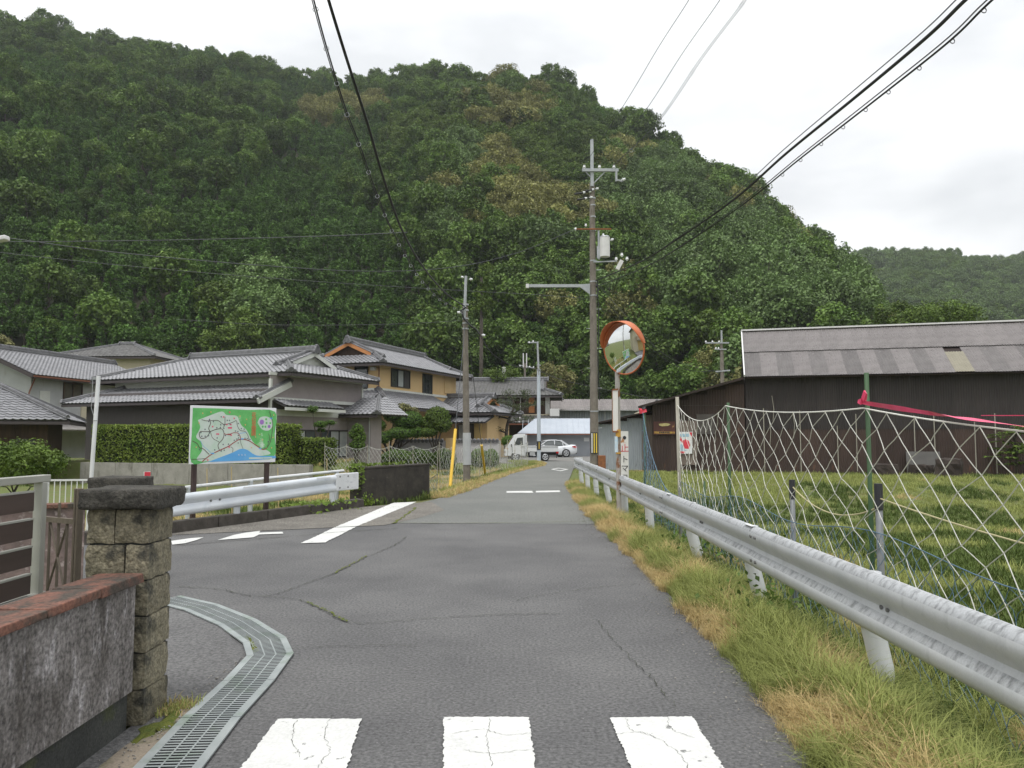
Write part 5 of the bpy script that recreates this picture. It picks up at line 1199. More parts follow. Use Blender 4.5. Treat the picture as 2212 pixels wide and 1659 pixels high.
# --- garage with pale blue sheet roof, warehouse behind
ga = thing('garage', 'small grey garage with pale blue sheet roof behind the white car', 'garage', (1.31, 64.1, 0), R(-2)); ga.scale = (.97, .97, .97)
wallbox(ga, 0, 5.9, .0, 1.5, -.1, 2.15, 'blue_wall'); wallbox(ga, 5.35, 5.92, -.08, .0, -.1, 2.1, 'blue_wall', 'end_wall')
b = MB(); b.slab([(-.9, -.9, 1.92), (6.0, -.9, 1.92), (6.0, 1.55, 3.25), (.6, 1.55, 3.25)], .08); b.build('roof', 'blue_sheet', ga); MB().beam((-.95, -.95, 1.86), (6.0, -.95, 1.86), .05, .10).build('fascia', 'copper', ga)
for k in range(14): MB().beam((-.45 + k * .48, -.9, 1.935), (-.45 + k * .48 + .02, 1.55, 3.268), .03, .03).build('seam', 'blue_sheet', ga)
MB().box((5.0, -.03, 1.42), (.45, .03, .32)).build('notice', 'poster_white', ga); MB().box((6.2, -.02, .85), (.55, .05, 1.7)).build('doorway', 'ink_black', ga)  # solid black panel paints the shade inside the open doorway
wh = thing('warehouse', 'grey corrugated warehouse behind the garage', 'warehouse', (3.0, 76, 0), R(-1))
wallbox(wh, 0, 12.5, 0, 6, -.2, 4.4, 'iron_sheet_grey')
pan = corr(.8, 1.6, 5, .02).mesh('wall_sheet', 'shed_blue')
for k in range(15): put('wall_sheet', pan, wh, (k * .82, -.03, 2.75))
for k in range(12):
    o = put('roof_sheet', corr(1.06, 3.3, 5, .02).mesh('roof_sheet', mat('roof_grey_old', (.16, .145, .14), (.215, .195, .185), scale=2, rough=.85, rnd=.12)), wh, (-.2 + k * 1.06, -.7, 4.25 + .004 * (k % 2)), (-(R(90) - R(21)), 0, 0))
MB().slab([(-.3, 2.4, 5.42), (12.7, 2.4, 5.42), (12.7, 6.5, 4.2), (-.3, 6.5, 4.2)], .1).build('back_roof', 'roof_grey_old', wh)
MB().beam((-.2, -.72, 4.2), (12.6, -.72, 4.2), .1, .1).build('gutter', 'frame_alu', wh); MB().cyl((6.1, -.2, 2.7), (6.1, -.2, 4.2), .06, n=8).build('downpipe', 'frame_alu', wh)
MB().beam((7.2, 2.4, 5.4), (7.6, 2.4, 6.5), .06, .06).build('roof_strut', 'frame_alu', wh); MB().beam((8.0, 2.4, 5.4), (7.6, 2.4, 6.5), .06, .06).build('roof_strut', 'frame_alu', wh); MB().cyl((7.6, 2.4, 5.4), (7.6, 2.4, 6.5), .04, n=6).build('roof_strut', 'frame_alu', wh)
o = thing('small_roof_house', 'little tiled gable roof peeping over the lean-to roof', 'house', (11.2, 66, -1.0), R(-30)); co = []
wallbox(o, 0, 3, 0, 5, 0, 4.6, 'plaster_grey'); irimoya(o, Matrix.Translation((3, 0, 0)) @ Tb, -.6, 5.5, -.5, 3.5, 4.6, .4, co, 'gable', 'gable', 1, 'cream_wall', 'plaster_grey', .2); finish_tiles(o, co, 'tile_old', 60)

# --- coping wall of the yellow house, low wall and hedge of the grey house
cw = thing('plot_wall', 'grey plaster wall with small tile coping before the yellow house', 'wall', (-7.75, 51.2, 0), R(-2))
for a, c in ((0, 3.4), (3.9, 7.0)):
    MB().box(((a + c) / 2, 0, .65), (c - a, .16, 1.35)).build('wall_face', mat('plot_plaster', (.40, .38, .38), (.46, .44, .44), scale=1, rough=.9), cw)
    for k in range(int((c - a) / .25)): MB().cyl((a + .125 + k * .25, -.17, 1.30), (a + .125 + k * .25, .17, 1.36), .124, .124, 8).build('coping_tile', 'ridge_tile', cw)
MB().box((3.65, -.02, .75), (.5, .3, 1.5)).build('gate_post', 'yellow_wall', cw); MB().box((3.0, -.1, 1.0), (.3, .06, .28)).build('letter_box', 'ink_black', cw)
rw_ = thing('retaining_wall', 'low stained concrete retaining wall under the clipped hedge', 'wall', (-19.0, 34.35, -.55), math.atan2(-3, 10.3))
for k in range(6): MB().box((.95 + k * 1.9, 0, .48), (1.885, .3, 1.0 + random.uniform(-.01, .01))).build('panel', 'concrete', rw_, bevel=.01)
# ------------------------------------------------------------------ green village map board
S0, S1 = W(410, 946, 13.3), W(594.5, 946, 14.6); sdv = (S1 - S0); sw = Vector((sdv.x, sdv.y, 0)).length; srz = math.atan2(sdv.y, sdv.x)
zb_, zt_ = W(410, 1003, 13.3).z, W(410, 875.5, 13.3).z; shh = zt_ - zb_
mp_ = thing('map_board', 'white framed green village map board on two brown posts', 'sign', (S0.x, S0.y, 0), srz)
MB().box((sw / 2, .0, (zb_ + zt_) / 2), (sw, .04, shh)).build('panel', 'white_paint', mp_, bevel=.004)
for fx in (.075, .925): MB().box((sw * fx, .065, .42), (.07, .07, 2.0)).build('post', 'post_brown', mp_)
def BX(zx, zy): return ((zx - 370) / 1495 * sw, zb_ + (1232 - zy) / 1015 * shh)
mat('map_green', (.10, .42, .11), (.16, .52, .16), scale=7, rough=.5, spot=(.62, .70, .62), sscale=4, slo=.60, shi=.72)
mat('map_wash', (.60, .66, .62), (.50, .63, .52), scale=5, rough=.5, spot=(.25, .55, .30), sscale=3.2, slo=.60, shi=.75)
mat('map_blue', (.10, .36, .70), (.14, .42, .74), scale=4, rough=.5)
mat('map_road', (.10, .065, .06), rough=.5); mat('map_road_red', (.33, .06, .055), rough=.5); mat('map_purple', (.34, .17, .50), rough=.5); mat('map_dot', (.13, .16, .17), rough=.5); mat('map_orange', (.75, .40, .16), rough=.5); mat('map_pink', (.75, .08, .18), rough=.5); mat('map_letter', (.70, .13, .07), rough=.5)
def flat(pts, lay, m, name):
    v = []
    for p in pts: x, z = BX(*p); v.append((x, -.0215 - lay * .0012, z))
    return MB().add(v, [tuple(range(len(v)))]).build(name, m, mp_)
def smooth2(pts, n=5, closed=False):
    P = [Vector((*p, 0)) for p in pts]
    return [(p.x, p.y) for p in spline(P + ([P[0]] if closed else []), n)][:(-1 if closed else None)]
flat(smooth2([(395, 262), (800, 258), (1300, 268), (1838, 285), (1840, 700), (1835, 1145), (1400, 1160), (1100, 1185), (680, 1195), (395, 1200), (390, 700)], 4, True), 1, 'map_green', 'map_ground')
flat(smooth2([(480, 470), (640, 400), (870, 310), (960, 370), (1130, 380), (1180, 470), (1230, 560), (1320, 640), (1420, 830), (1560, 960), (1700, 1010), (1760, 1080), (1500, 1120), (1000, 1150), (640, 1190), (480, 1150), (560, 1000), (540, 850), (460, 760), (520, 600)], 5, True), 2, 'map_wash', 'map_valley')
flat(smooth2([(660, 1200), (900, 1110), (1080, 1040), (1180, 990), (1260, 975), (1350, 1005), (1450, 1075), (1560, 1110), (1835, 1118), (1840, 1160), (1500, 1185), (1100, 1195)], 5, True), 3, 'map_blue', 'river')
flat([(1370, 1135), (1800, 1140), (1800, 1165), (1370, 1165)], 4, 'map_wash', 'legend_strip')
def way(pts, w, m, lay=4):
    P = [Vector(BX(*p)) for p in smooth2(pts, 5)]; v = []; n = len(P)
    for i, p in enumerate(P):
        d = (P[min(i + 1, n - 1)] - P[max(i - 1, 0)]).normalized(); s = Vector((-d.y, d.x)) * w
        v += [(p.x - s.x, -.0215 - lay * .0012, p.y - s.y), (p.x + s.x, -.0215 - lay * .0012, p.y + s.y)]
    b = MB().add(v, [(2 * i, 2 * i + 2, 2 * i + 3, 2 * i + 1) for i in range(n - 1)]); b.build('map_way', m, mp_)
for pts, w, m in (([(570, 1190), (700, 1080), (850, 1000), (1000, 930), (1130, 840), (1210, 805), (1350, 825), (1500, 920), (1600, 985), (1660, 990), (1700, 960)], .008, 'map_road_red'), ([(1700, 960), (1760, 850), (1790, 650), (1790, 480), (1730, 280)], .006, 'map_road'),
                  ([(540, 460), (620, 480), (800, 470), (880, 520), (930, 540), (1060, 500), (1130, 470), (1150, 560), (1200, 640), (1300, 670), (1360, 790), (1340, 830)], .005, 'map_road'),
                  ([(850, 1000), (825, 900), (900, 800), (920, 700), (880, 620), (780, 630), (690, 665), (600, 670), (525, 670), (510, 730), (540, 785), (620, 770), (680, 680), (660, 610), (690, 520), (670, 470)], .006, 'map_road'),
                  ([(920, 700), (980, 720), (1050, 700), (1100, 685), (1170, 700), (1210, 770), (1205, 805)], .006, 'map_road_red'), ([(930, 400), (930, 540), (900, 600)], .005, 'map_road'), ([(400, 830), (480, 880), (520, 950), (580, 970), (680, 1070)], .006, 'map_road'), ([(395, 1150), (500, 1145), (620, 1140)], .005, 'map_road'),
                  ([(690, 665), (730, 780), (840, 850)], .004, 'map_road'), ([(1205, 810), (1220, 880), (1260, 975)], .004, 'map_road'), ([(530, 830), (580, 920), (660, 990), (720, 1060)], .003, 'map_blue'), ([(1180, 700), (1310, 680)], .004, 'map_blue'), ([(1720, 700), (1745, 790), (1700, 940)], .004, 'map_road'), ([(1040, 940), (1080, 970), (1075, 1040)], .004, 'map_road')):
    way(pts, w, m)
def disc(zx, zy, r, m, lay=5, name='map_mark'):
    x, z = BX(zx, zy); MB().add([(x + r * math.cos(a * .785), -.0215 - lay * .0012, z + r * math.sin(a * .785)) for a in range(8)], [tuple(range(7, -1, -1))][::1]).build(name, m, mp_)
for p in ((865, 405), (970, 465), (1008, 465), (670, 455), (735, 490), (655, 490), (1020, 535), (860, 545), (910, 545), (795, 600), (855, 595), (600, 630), (915, 610), (1165, 518), (1220, 610), (1270, 618), (1120, 655), (1160, 665), (535, 685), (675, 690), (550, 750), (605, 750), (660, 740), (805, 780), (1290, 785), (1330, 790), (1380, 808), (1145, 800), (1100, 822), (1170, 870), (1000, 890), (910, 895), (770, 990), (930, 1000), (880, 1010), (1655, 965), (1715, 845), (520, 980), (1170, 735), (1175, 780), (945, 735)): disc(*p, .013, 'map_dot')
for p in ((905, 405), (1090, 425), (1035, 540), (725, 580), (800, 710), (828, 712), (965, 540), (1045, 730), (1015, 945), (660, 1165), (1008, 320)): disc(*p, .015, 'map_pink')
for p in ((555, 350), (690, 325), (1310, 440), (1290, 540), (500, 520), (1190, 385), (1555, 715), (1610, 815), (1480, 760), (1785, 965), (465, 940), (1410, 955), (1805, 770), (1810, 350)): disc(*p, .012, 'map_orange')
way([(985, 600), (1055, 598)], .014, 'map_pink', 5); way([(980, 715), (1040, 715)], .012, 'map_road_red', 5)
for p in ((740, 1050), (1240, 797), (1570, 972), (1765, 410)): way([(p[0] - 25, p[1]), (p[0] + 25, p[1])], .010, 'map_blue', 6)
flat(smooth2([(1510, 500), (1560, 400), (1680, 380), (1780, 440), (1790, 560), (1720, 640), (1600, 620)], 5, True), 2, 'map_wash', 'flower_field')
disc(1590, 485, .048, 'map_purple', 4, 'flower'); disc(1730, 565, .032, 'map_purple', 4, 'flower')
for p in ((1670, 430), (1610, 570), (1660, 570), (1750, 500), (1680, 500)): disc(*p, .022, 'map_green', 3, 'leaf')
for k, ch in enumerate('花の里御園'):
    x, z = BX(1440, 360 + k * 85); text(ch, .10, 'map_letter', mp_, face_to((x, -.031, z), 0), .0008)
for k, ch in enumerate('木谷川'):
    x, z = BX(1185 + k * 55, 1090); text(ch, .035, 'white_paint', mp_, face_to((x, -.030, z), 0), .0006)

# ------------------------------------------------------------------ utility poles
mat('pole_concrete', (.16, .14, .115), (.22, .195, .165), scale=4, rough=.92, bump=.3, spot=(.11, .095, .08), sscale=3, slo=.55, shi=.72, sstretch=(3, 3, .5), fine=.25)
mat('pole_blue', (.48, .53, .58), (.52, .57, .62), scale=2, rough=.5)
mat('galv', (.33, .35, .36), (.42, .435, .445), scale=4, rough=.5, metal=.3)
mat('porcelain', (.75, .76, .76), rough=.25)
mat('yellow_guard', (.68, .42, .03), (.72, .47, .06), scale=4, rough=.5, spot=(.45, .25, .03), sscale=5, slo=.62, shi=.75)
mat('cable_black', (.018, .018, .02), rough=.6)
mat('wire_grey', (.07, .075, .08), rough=.6)
mat('wrap_grey', (.38, .39, .40), (.44, .45, .46), scale=3, rough=.6)
def cyls(o, name, m, lst):
    for l in lst: MB().cyl(*l).build(name, m, o)
def insul(o, p, d=(0, 0, 1), s=1.0):
    p, d = Vector(p), Vector(d); b = MB(); b.cyl(p, p + d * .05 * s, .03 * s, .02 * s, 8); b.cyl(p + d * .05 * s, p + d * .09 * s, .07 * s, .05 * s, 10); b.cyl(p + d * .09 * s, p + d * .15 * s, .05 * s, .045 * s, 10); b.build('insulator', 'porcelain', o)
P1 = Vector((3.30, 31.0, 0)); zP = lambda py, Y=31.0: W(1284, py, Y).z
p1 = thing('utility_pole', 'tall concrete utility pole with transformer and crossarm beside the guardrail end', 'utility pole', P1)
MB().cyl((0, 0, -.6), (-.02, 0, zP(395)), .185, .105, 16).build('shaft', 'pole_concrete', p1, smooth=False)
MB().box((-.03, -.12, (zP(305) + zP(405)) / 2), (.13, .10, zP(305) - zP(405))).build('top_channel', 'galv', p1, bevel=.01); MB().add([(-.09, -.17, zP(305)), (.03, -.17, zP(305)), (.03, -.07, zP(305)), (.03, -.17, zP(303))], [(0, 1, 3), (0, 2, 1), (1, 2, 3), (0, 3, 2)]).build('channel_tip', 'galv', p1)
za = zP(371); MB().box((.30, -.18, za), (1.48, .10, .12)).build('crossarm', 'galv', p1, bevel=.006); MB().box((.95, -.2, za - .22), (.08, .08, .5)).build('arm_bracket', 'galv', p1)
for xx in (-.35, .27, .86): insul(p1, (xx, -.18, za + .06))
MB().beam((.05, -.1, za - .5), (.5, -.18, za - .06), .04, .04).build('brace', 'galv', p1); MB().beam((-.05, -.1, za - .3), (-.3, -.18, za - .06), .04, .04).build('brace', 'galv', p1)
for dx, dz, l in ((-.75, -.98, .55), (-.65, -1.22, .5), (-.3, -.86, .4)):
    b = MB(); b.cyl((dx, -.15, za + dz), (dx + l, -.1, za + dz + .10), .045, .03, 8); b.build('dead_end_cover', 'cable_black', p1); insul(p1, (dx + l * .55, -.12, za + dz + .06), (1, 0, .15), .9); insul(p1, (dx + l, -.1, za + dz + .11), (1, 0, .1), .9)
insul(p1, (1.15, -.2, za - .42), (1, 0, .3), 1.1); MB().beam((.95, -.2, za - .40), (1.2, -.2, za - .46), .05, .06).build('arm_bracket', 'galv', p1)
MB().box((.0, -.15, zP(497)), (1.45, .06, .05)).build('lower_arm', 'rust', p1); insul(p1, (-.72, -.16, zP(500)), (0, 0, 1), .8); insul(p1, (-.30, -.16, zP(492)), (0, 0, 1), .8)
MB().box((.22, -.1, zP(530)), (.07, .08, 1.2)).build('hanger', 'galv', p1)
tz = zP(557); b = MB(); b.cyl((.46, -.16, tz), (.46, -.16, tz + .80), .205, .205, 18); b.build('transformer', 'trim_white', p1, smooth=False); MB().cyl((.46, -.16, tz + .80), (.46, -.16, tz + .85), .215, .18, 18).build('transformer_lid', 'galv', p1)
insul(p1, (.40, -.2, tz + .85), s=.7); insul(p1, (.68, -.2, tz + .68), (1, 0, .3), .9); MB().beam((.15, -.1, tz + .2), (.3, -.14, tz + .2), .06, .5).build('hanger', 'galv', p1)
z5 = zP(567); MB().beam((0, -.1, z5), (.95, -.15, z5 + .02), .05, .05).build('spreader', 'galv', p1); MB().box((1.05, -.15, z5 - .14), (.16, .14, .42), ry=R(28)).build('switch_box', 'trim_white', p1); insul(p1, (.92, -.15, z5 + .03)); insul(p1, (1.15, -.15, z5 + .2)); insul(p1, (1.36, -.15, z5 + .04))
z6_ = zP(621); b = MB(); b.prof_x([(-.18, z6_ - .02), (-.10, z6_ - .02), (-.10, z6_ + .1), (-.18, z6_ + .1)], -2.62, -.55); b.build('lamp_arm', 'galv', p1); b = MB(); b.add([(-.55, -.18, z6_ - .02), (-.15, -.18, z6_ - .32), (-.15, -.18, z6_ + .12), (-.55, -.18, z6_ + .10), (-.55, -.10, z6_ - .02), (-.15, -.10, z6_ - .32), (-.15, -.10, z6_ + .12), (-.55, -.10, z6_ + .10)], [(0, 1, 2, 3), (7, 6, 5, 4), (0, 4, 5, 1), (1, 5, 6, 2), (2, 6, 7, 3), (3, 7, 4, 0)]); b.build('lamp_bracket', 'galv', p1); MB().box((-2.68, -.14, z6_ + .03), (.12, .16, .16)).build('lamp_head', 'trim_white', p1)
for py in (430, 445, 470, 500, 565, 610, 640, 890): z = zP(py); rr = .105 + (.185 - .105) * (1 - z / zP(395)); MB().cyl((0, 0, z), (0, 0, z + .05), rr + .012, n=16).build('band', 'galv', p1)
for k in range(9): z = 1.9 + k * .8; s = -1 if k % 2 else 1; MB().cyl((s * .12, -.05, z), (s * .30, -.1, z), .012, n=5).build('step_bolt', 'galv', p1)
mk = MB().box((-.03, -.19, 1.30), (.30, .02, .85)).build('marker_plate', 'ink_black', p1)
for k in range(3): MB().box((-.12 + .09 * k, -.205, 1.30), (.045, .012, .78)).build('marker_stripe', 'ink_yellow' if k != 0 else 'trim_white', mk)
MB().box((.27, -.12, .42), (.30, .25, .78)).build('rusty_box', 'rust', p1, bevel=.02)
MB().tube([(.16, -.1, zP(605)), (.19, -.15, 6.2), (.15, -.16, 4.5), (.2, -.14, 3.0)], .018, 5).build('riser_cable', 'cable_black', p1)
MB().tube([(.10, -.15, zP(615)), (.18, -.2, zP(630)), (.12, -.22, zP(645))], .03, 6).build('cable_loop', 'cable_black', p1)

P2 = Vector((-1.56, 26.9, 0)); z2 = lambda py: W(1004, py, 26.9).z
p2 = thing('utility_pole', 'shorter concrete utility pole with yellow guy guards left of the road', 'utility pole', P2)
MB().cyl((0, 0, -.5), (-.09, 0, z2(655)), .135, .09, 14).build('shaft', 'pole_concrete', p2)
MB().cyl((-.11, -.06, z2(690)), (-.06, -.06, z2(597)), .055, .05, 10).build('top_extension', 'galv', p2); insul(p2, (.05, -.06, z2(604)), (1, 0, 0), .8); insul(p2, (-.13, -.06, z2(600)), (-1, 0, .2), .7)
MB().cyl((-.0, 0, z2(1004)), (-.012, 0, z2(935)), .148, .142, 14).build('wrap', 'wrap_grey', p2)
for py in (660, 672, 690, 700, 712): MB().cyl((-.07, 0, z2(py)), (-.07, 0, z2(py) + .05), .115, n=14).build('band', 'galv', p2)
b = MB(); b.tube([(-.05, -.1, z2(665)), (-.22, -.14, z2(672)), (-.12, -.16, z2(690)), (.12, -.15, z2(705)), (.3, -.1, z2(712)), (.42, -.1, z2(722))], .03, 6); b.build('cable_bundle', 'cable_black', p2); insul(p2, (-.22, -.1, z2(676)), (-1, 0, 0), .9); insul(p2, (.5, -.1, z2(724)), (1, 0, -.2), .8)
def guy(label, foot, top, cut):
    o = thing('guy_wire', label, 'guy wire', foot); f = Vector((0, 0, -.05)); t = top - Vector(foot)
    MB().cyl(f, t, .012, n=5).build('wire', 'wire_grey', o); e = f.lerp(t, cut); MB().cyl(f, e, .05, n=10).build('guard', 'yellow_guard', o); return o
gl, gr = GR(972, 1052), W(1049, 1020, 33.5); gr.z = -.15
guy('nearer yellow sleeved guy wire left of the shorter pole', gl, P2 + Vector((-.08, -.05, z2(700))), .33)
guy('farther yellow sleeved guy wire right of the shorter pole', gr, P2 + Vector((-.06, .05, z2(690))), .24)
P3 = Vector((1.70, 49, 0)); z3 = lambda py: W(1158, py, 49).z
p3 = thing('utility_pole', 'pale blue steel pole with yellow and black band behind the small truck', 'utility pole', P3)
MB().cyl((0, 0, -.2), (0, 0, z3(800)), .125, .11, 14).build('shaft', 'pole_blue', p3); MB().cyl((0, -.05, z3(810)), (-.08, -.05, z3(738)), .07, .06, 10).build('top_extension', 'galv', p3); MB().box((-.35, -.05, z3(740)), (.7, .06, .08)).build('arm', 'galv', p3); insul(p3, (-.35, -.05, z3(740)), s=.9); insul(p3, (-.6, -.05, z3(742)), s=.9)
mk = MB().cyl((0, 0, z3(972)), (0, 0, z3(953)), .135, n=14).build('marker_band', 'ink_black', p3); MB().box((.01, -.125, z3(962.5)), (.045, .03, .42)).build('marker_stripe', 'ink_yellow', mk)
for py in (790, 800): MB().cyl((0, 0, z3(py)), (0, 0, z3(py) + .06), .13, n=14).build('band', 'galv', p3)
p4 = thing('utility_pole', 'thin pole with two white tops behind the old house roof', 'utility pole', (W(1134, 946, 80).x, 80, 0)); z4 = lambda py: W(1134, py, 80).z
MB().cyl((0, 0, 0), (0, 0, z4(785)), .13, .1, 10).build('shaft', 'pole_concrete', p4)
for dx in (-.16, .18): MB().cyl((dx, 0, z4(795)), (dx, 0, z4(763)), .06, n=8).build('white_tip', 'trim_white', p4)
MB().box((.2, 0, z4(792)), (1.7, .08, .08), ry=R(12)).build('arm', 'galv', p4)
for dx in (-.5, .5, .9): insul(p4, (dx, 0, z4(793) - .1 * dx), s=1.2)
p5 = thing('utility_pole', 'distant pole with crossarm above the dark shed roof', 'utility pole', (W(1562, 946, 58).x, 58, 0)); z7 = lambda py: W(1562, py, 58).z
MB().cyl((0, 0, 0), (0, 0, z7(740)), .15, .11, 10).build('shaft', 'pole_concrete', p5); MB().box((0, -.1, z7(728)), (.12, .08, 1.0)).build('top_channel', 'galv', p5); MB().box((-.35, -.12, z7(741)), (1.8, .08, .1)).build('crossarm', 'galv', p5); MB().box((-.1, -.12, z7(755)), (.9, .07, .08)).build('lower_arm', 'galv', p5)
for dx in (-1.2, -.7, -.2): insul(p5, (dx, -.12, z7(741)), s=1.1)
for dx in (-.45, -.25): insul(p5, (dx, -.12, z7(755)), s=1.1)
MB().cyl((.25, .3, 0), (.1, 0, z7(755)), .06, n=6).build('brace_pole', 'pole_concrete', p5)
MB().beam((-.5, -.1, z7(803)), (.6, -.1, z7(800)), .06, .1).build('cable_box', 'galv', p5)

# ------------------------------------------------------------------ overhead cables
def cable(label, pts, r, m='cable_black', n=6, extra=None, name='overhead_cable', sides=5, curve=True):
    o = thing(name, label, 'cable', (0, 0, 0)); P = spline(pts, n) if curve else pts
    MB().tube(P, r, sides).build('strand', m, o)
    if extra: extra(o, P)
    return o
def rings(step, r, m='galv'):
    def f(o, P):
        acc = 0; b = MB()
        for i in range(1, len(P)):
            acc += (P[i] - P[i - 1]).length
            if acc > step:
                acc = 0; c = P[i] + Vector((0, 0, -r)); d = (P[i] - P[i - 1]).normalized(); s = d.cross(Vector((0, 0, 1))).normalized()
                b.tube([c + (s * math.cos(a * .785) + Vector((0, 0, math.sin(a * .785)))) * r for a in range(9)], .006, 4, caps=False)
        k = b.build('hanger_rings', m, o)
    return f
pt2 = P2 + Vector((-.1, 0, z2(662)))
cable('thick black cable from top centre left down to the shorter pole', [W(700, -40, 9.6), W(710, 0, 10.2), W(750, 130, 11.2), W(795, 270, 12.5), W(830, 390, 13.9), W(872, 505, 16.0), W(920, 585, 19.5), W(965, 635, 23.5), pt2], .024, n=6)
cable('spiral hung thinner cable just left of the thick black cable', [W(668, -40, 9.4), W(678, 0, 10.0), W(708, 110, 11.0), W(747, 235, 12.3), W(778, 315, 13.2), W(815, 420, 14.6), W(850, 502, 16.4), W(900, 590, 20), W(950, 645, 24), P2 + Vector((-.12, 0, z2(675)))], .012, extra=rings(.75, .038), n=12)
cable('thin wire twin of the spiral hung cable', [W(664, -40, 9.4), W(674, 0, 10.0), W(705, 112, 11.0), W(744, 237, 12.3), W(775, 317, 13.2), W(812, 422, 14.6), W(848, 504, 16.4)], .008)
pA = P1 + Vector((.1, 0, zP(606)))
for k, (dx, dy, r, lab, m) in enumerate(((0, 0, .023, 'upper thick black cable bundle from the tall pole to the upper right', 'cable_black'), (-8, -12, .008, 'thin messenger wire above the upper black bundle', 'wire_grey'), (45, 0, .014, 'lower black cable of the pair from the tall pole to the upper right', 'cable_black'), (38, -4, .009, 'thin line twisted along the lower black cable', 'wire_grey'))):
    low = 12 if dx > 20 else 0
    cable(lab, [pA - Vector((0, 0, .25 if dx > 20 else 0)), W(1380 + dx * .2, 567 + low, 24), W(1450 + dx * .35, 525 + low * .9, 20), W(1580 + dx * .5, 435 + dy * .5 + low * .7, 15.8), W(1700 + dx * .65, 330 + dy * .7 + low, 13), W(1850 + dx * .8, 208 + dy + low, 10.8), W(2000 + dx, 82 + dy + low, 9.2), W(2080 + dx, 5 + dy + low, 8.5), W(2140 + dx, -50 + dy + low, 8.0)], r, m, n=10, extra=rings(.55, .03, 'cable_black') if dx == 45 else None)
for k, (xe, x1, px1, py1, lab) in enumerate(((-.35, 1488, 1352, 220, 'leftmost thin high voltage wire from the tall pole crossarm'), (.27, 1555, 1386, 250, 'middle thin high voltage wire from the tall pole crossarm'), (.86, 1612, 1420, 266, 'right thin high voltage wire from the tall pole crossarm'))):
    a = P1 + Vector((xe, -.18, za + .2)); far = [a, W(px1, py1, 24.5), W((px1 + x1) / 2 + (3, 4, 4)[k], py1 * .46, 20.3), W(x1, 0, 17.6), W(x1 + 30, -60, 16.3)]
    cable(lab, far, .0085, 'wire_grey', extra=None)
    if k == 2: cable('twin of the right high voltage wire with ring spacers', [p + Vector((-.10, 0, -.06)) for p in far], .0075, 'wire_grey', extra=rings(3.2, .07, 'galv'), n=12)
cable('cable sagging from far left to the arm of the tall pole', [W(-60, 505, 22), W(40, 517, 22), W(250, 545, 23), W(560, 573, 24.5), W(800, 586, 26.5), W(980, 577, 28.3), W(1120, 545, 29.8), P1 + Vector((-.72, -.16, zP(497)))], .013, 'wire_grey')
cable('straight wire across the left hillside ending at the spiral cable', [W(-40, 522, 16), W(100, 522, 16), W(400, 518, 16.2), W(700, 510, 16.4), W(880, 502, 16.6)], .008, 'wire_grey')
cable('lower thin wire from left edge to the tall pole', [W(-40, 541, 25), W(250, 572, 26), W(600, 602, 27.5), W(900, 622, 29), W(1130, 635, 30.2), P1 + Vector((-.15, 0, zP(645)))], .009, 'wire_grey')
cable('wire from the left hillside to the shorter pole', [W(380, 690, 24), W(600, 702, 25), W(850, 700, 26), P2 + Vector((-.1, 0, z2(692)))], .007, 'wire_grey')
cable('cable from the shorter pole to the pale blue pole', [P2 + Vector((.4, 0, z2(720))), W(1065, 765, 36), W(1110, 790, 42), P3 + Vector((0, 0, z3(797)))], .016)
cable('cable from the pale blue pole to the low shed', [P3 + Vector((0, 0, z3(800))), W(1205, 818, 46), W(1290, 838, 42), W(1400, 860, 37.5)], .016)
cable('cable from the tall pole down to the dark shed', [P1 + Vector((.15, 0, zP(628))), W(1340, 685, 32), W(1420, 765, 34), W(1490, 800, 37), W(1560, 800, 50)], .014)
cable('second wire from the tall pole toward the distant pole', [P1 + Vector((.15, 0, zP(612))), W(1360, 690, 35), W(1450, 775, 45), W(1555, 806, 57)], .012, 'wire_grey')
cable('wire from the lamp arm to the pale blue pole', [P1 + Vector((-2.4, -.14, z6_)), W(1190, 680, 38), W(1163, 742, 48.6)], .008, 'wire_grey')
# lamp at the left edge on a pole outside the picture
lp = thing('street_lamp', 'street lamp head poking in at the left picture edge', 'street lamp', (-10.2, 14.0, 0)); e = W(6, 518, 14) - Vector((-10.2, 14.0, 0))
MB().cyl((0, 0, -.3), (0, 0, 6.5), .12, .09, 10).build('post', 'pole_concrete', lp); MB().beam((0, 0, e.z + .1), e - Vector((.25, 0, 0)), .05, .05).build('arm', 'galv', lp); MB().box(e + Vector((-.12, 0, 0)), (.42, .16, .09), ry=R(-10)).build('lamp_head', 'trim_white', lp, bevel=.02)

# ------------------------------------------------------------------ white slanting pole, small sign, white bridge railing
wp = thing('white_pole', 'leaning white pole standing behind the gate pillars', 'pole', (W(196, 946, 14).x, 14, -.3)); tp = W(213, 812, 14) - wp.location
MB().cyl((0, 0, 0), tp, .036, n=12).build('shaft', 'white_paint', wp); MB().cyl(tp * .72, tp * .725, .042, n=12).build('band', 'galv', wp); MB().beam(tp * .985 - Vector((.1, 0, 0)), tp * .985, .03, .05).build('top_bracket', 'galv', wp); MB().tube([tp * .985 - Vector((.1, 0, 0)), tp * .8 - Vector((.09, 0, 0)), tp * .72], .006, 4).build('cord', 'galv', wp)
ssn = thing('small_sign', 'small white notice with a red top behind the farther gate pillar', 'sign', W(318, 1060, 13.5), R(8)); MB().box((0, 0, .12), (.105, .02, .42), ry=R(-4)).build('plate', 'poster_white', ssn); MB().box((0, -.012, .29), (.10, .006, .07)).build('red_band', 'ink_red', ssn)
for k, ch in enumerate('中国電'): text(ch, .06, 'ink_black', ssn, face_to((0.005 - .002 * k, -.014, .19 - k * .075), 0), .0006)
MB().cyl((0, .02, -1.3), (0, .02, .1), .02, n=6).build('stake', 'galv', ssn)
wr = thing('bridge_railing', 'white metal railing with upright bars seen past the gate', 'railing', W(112, 1095, 17.5), R(12)); wr.location.z = -.5
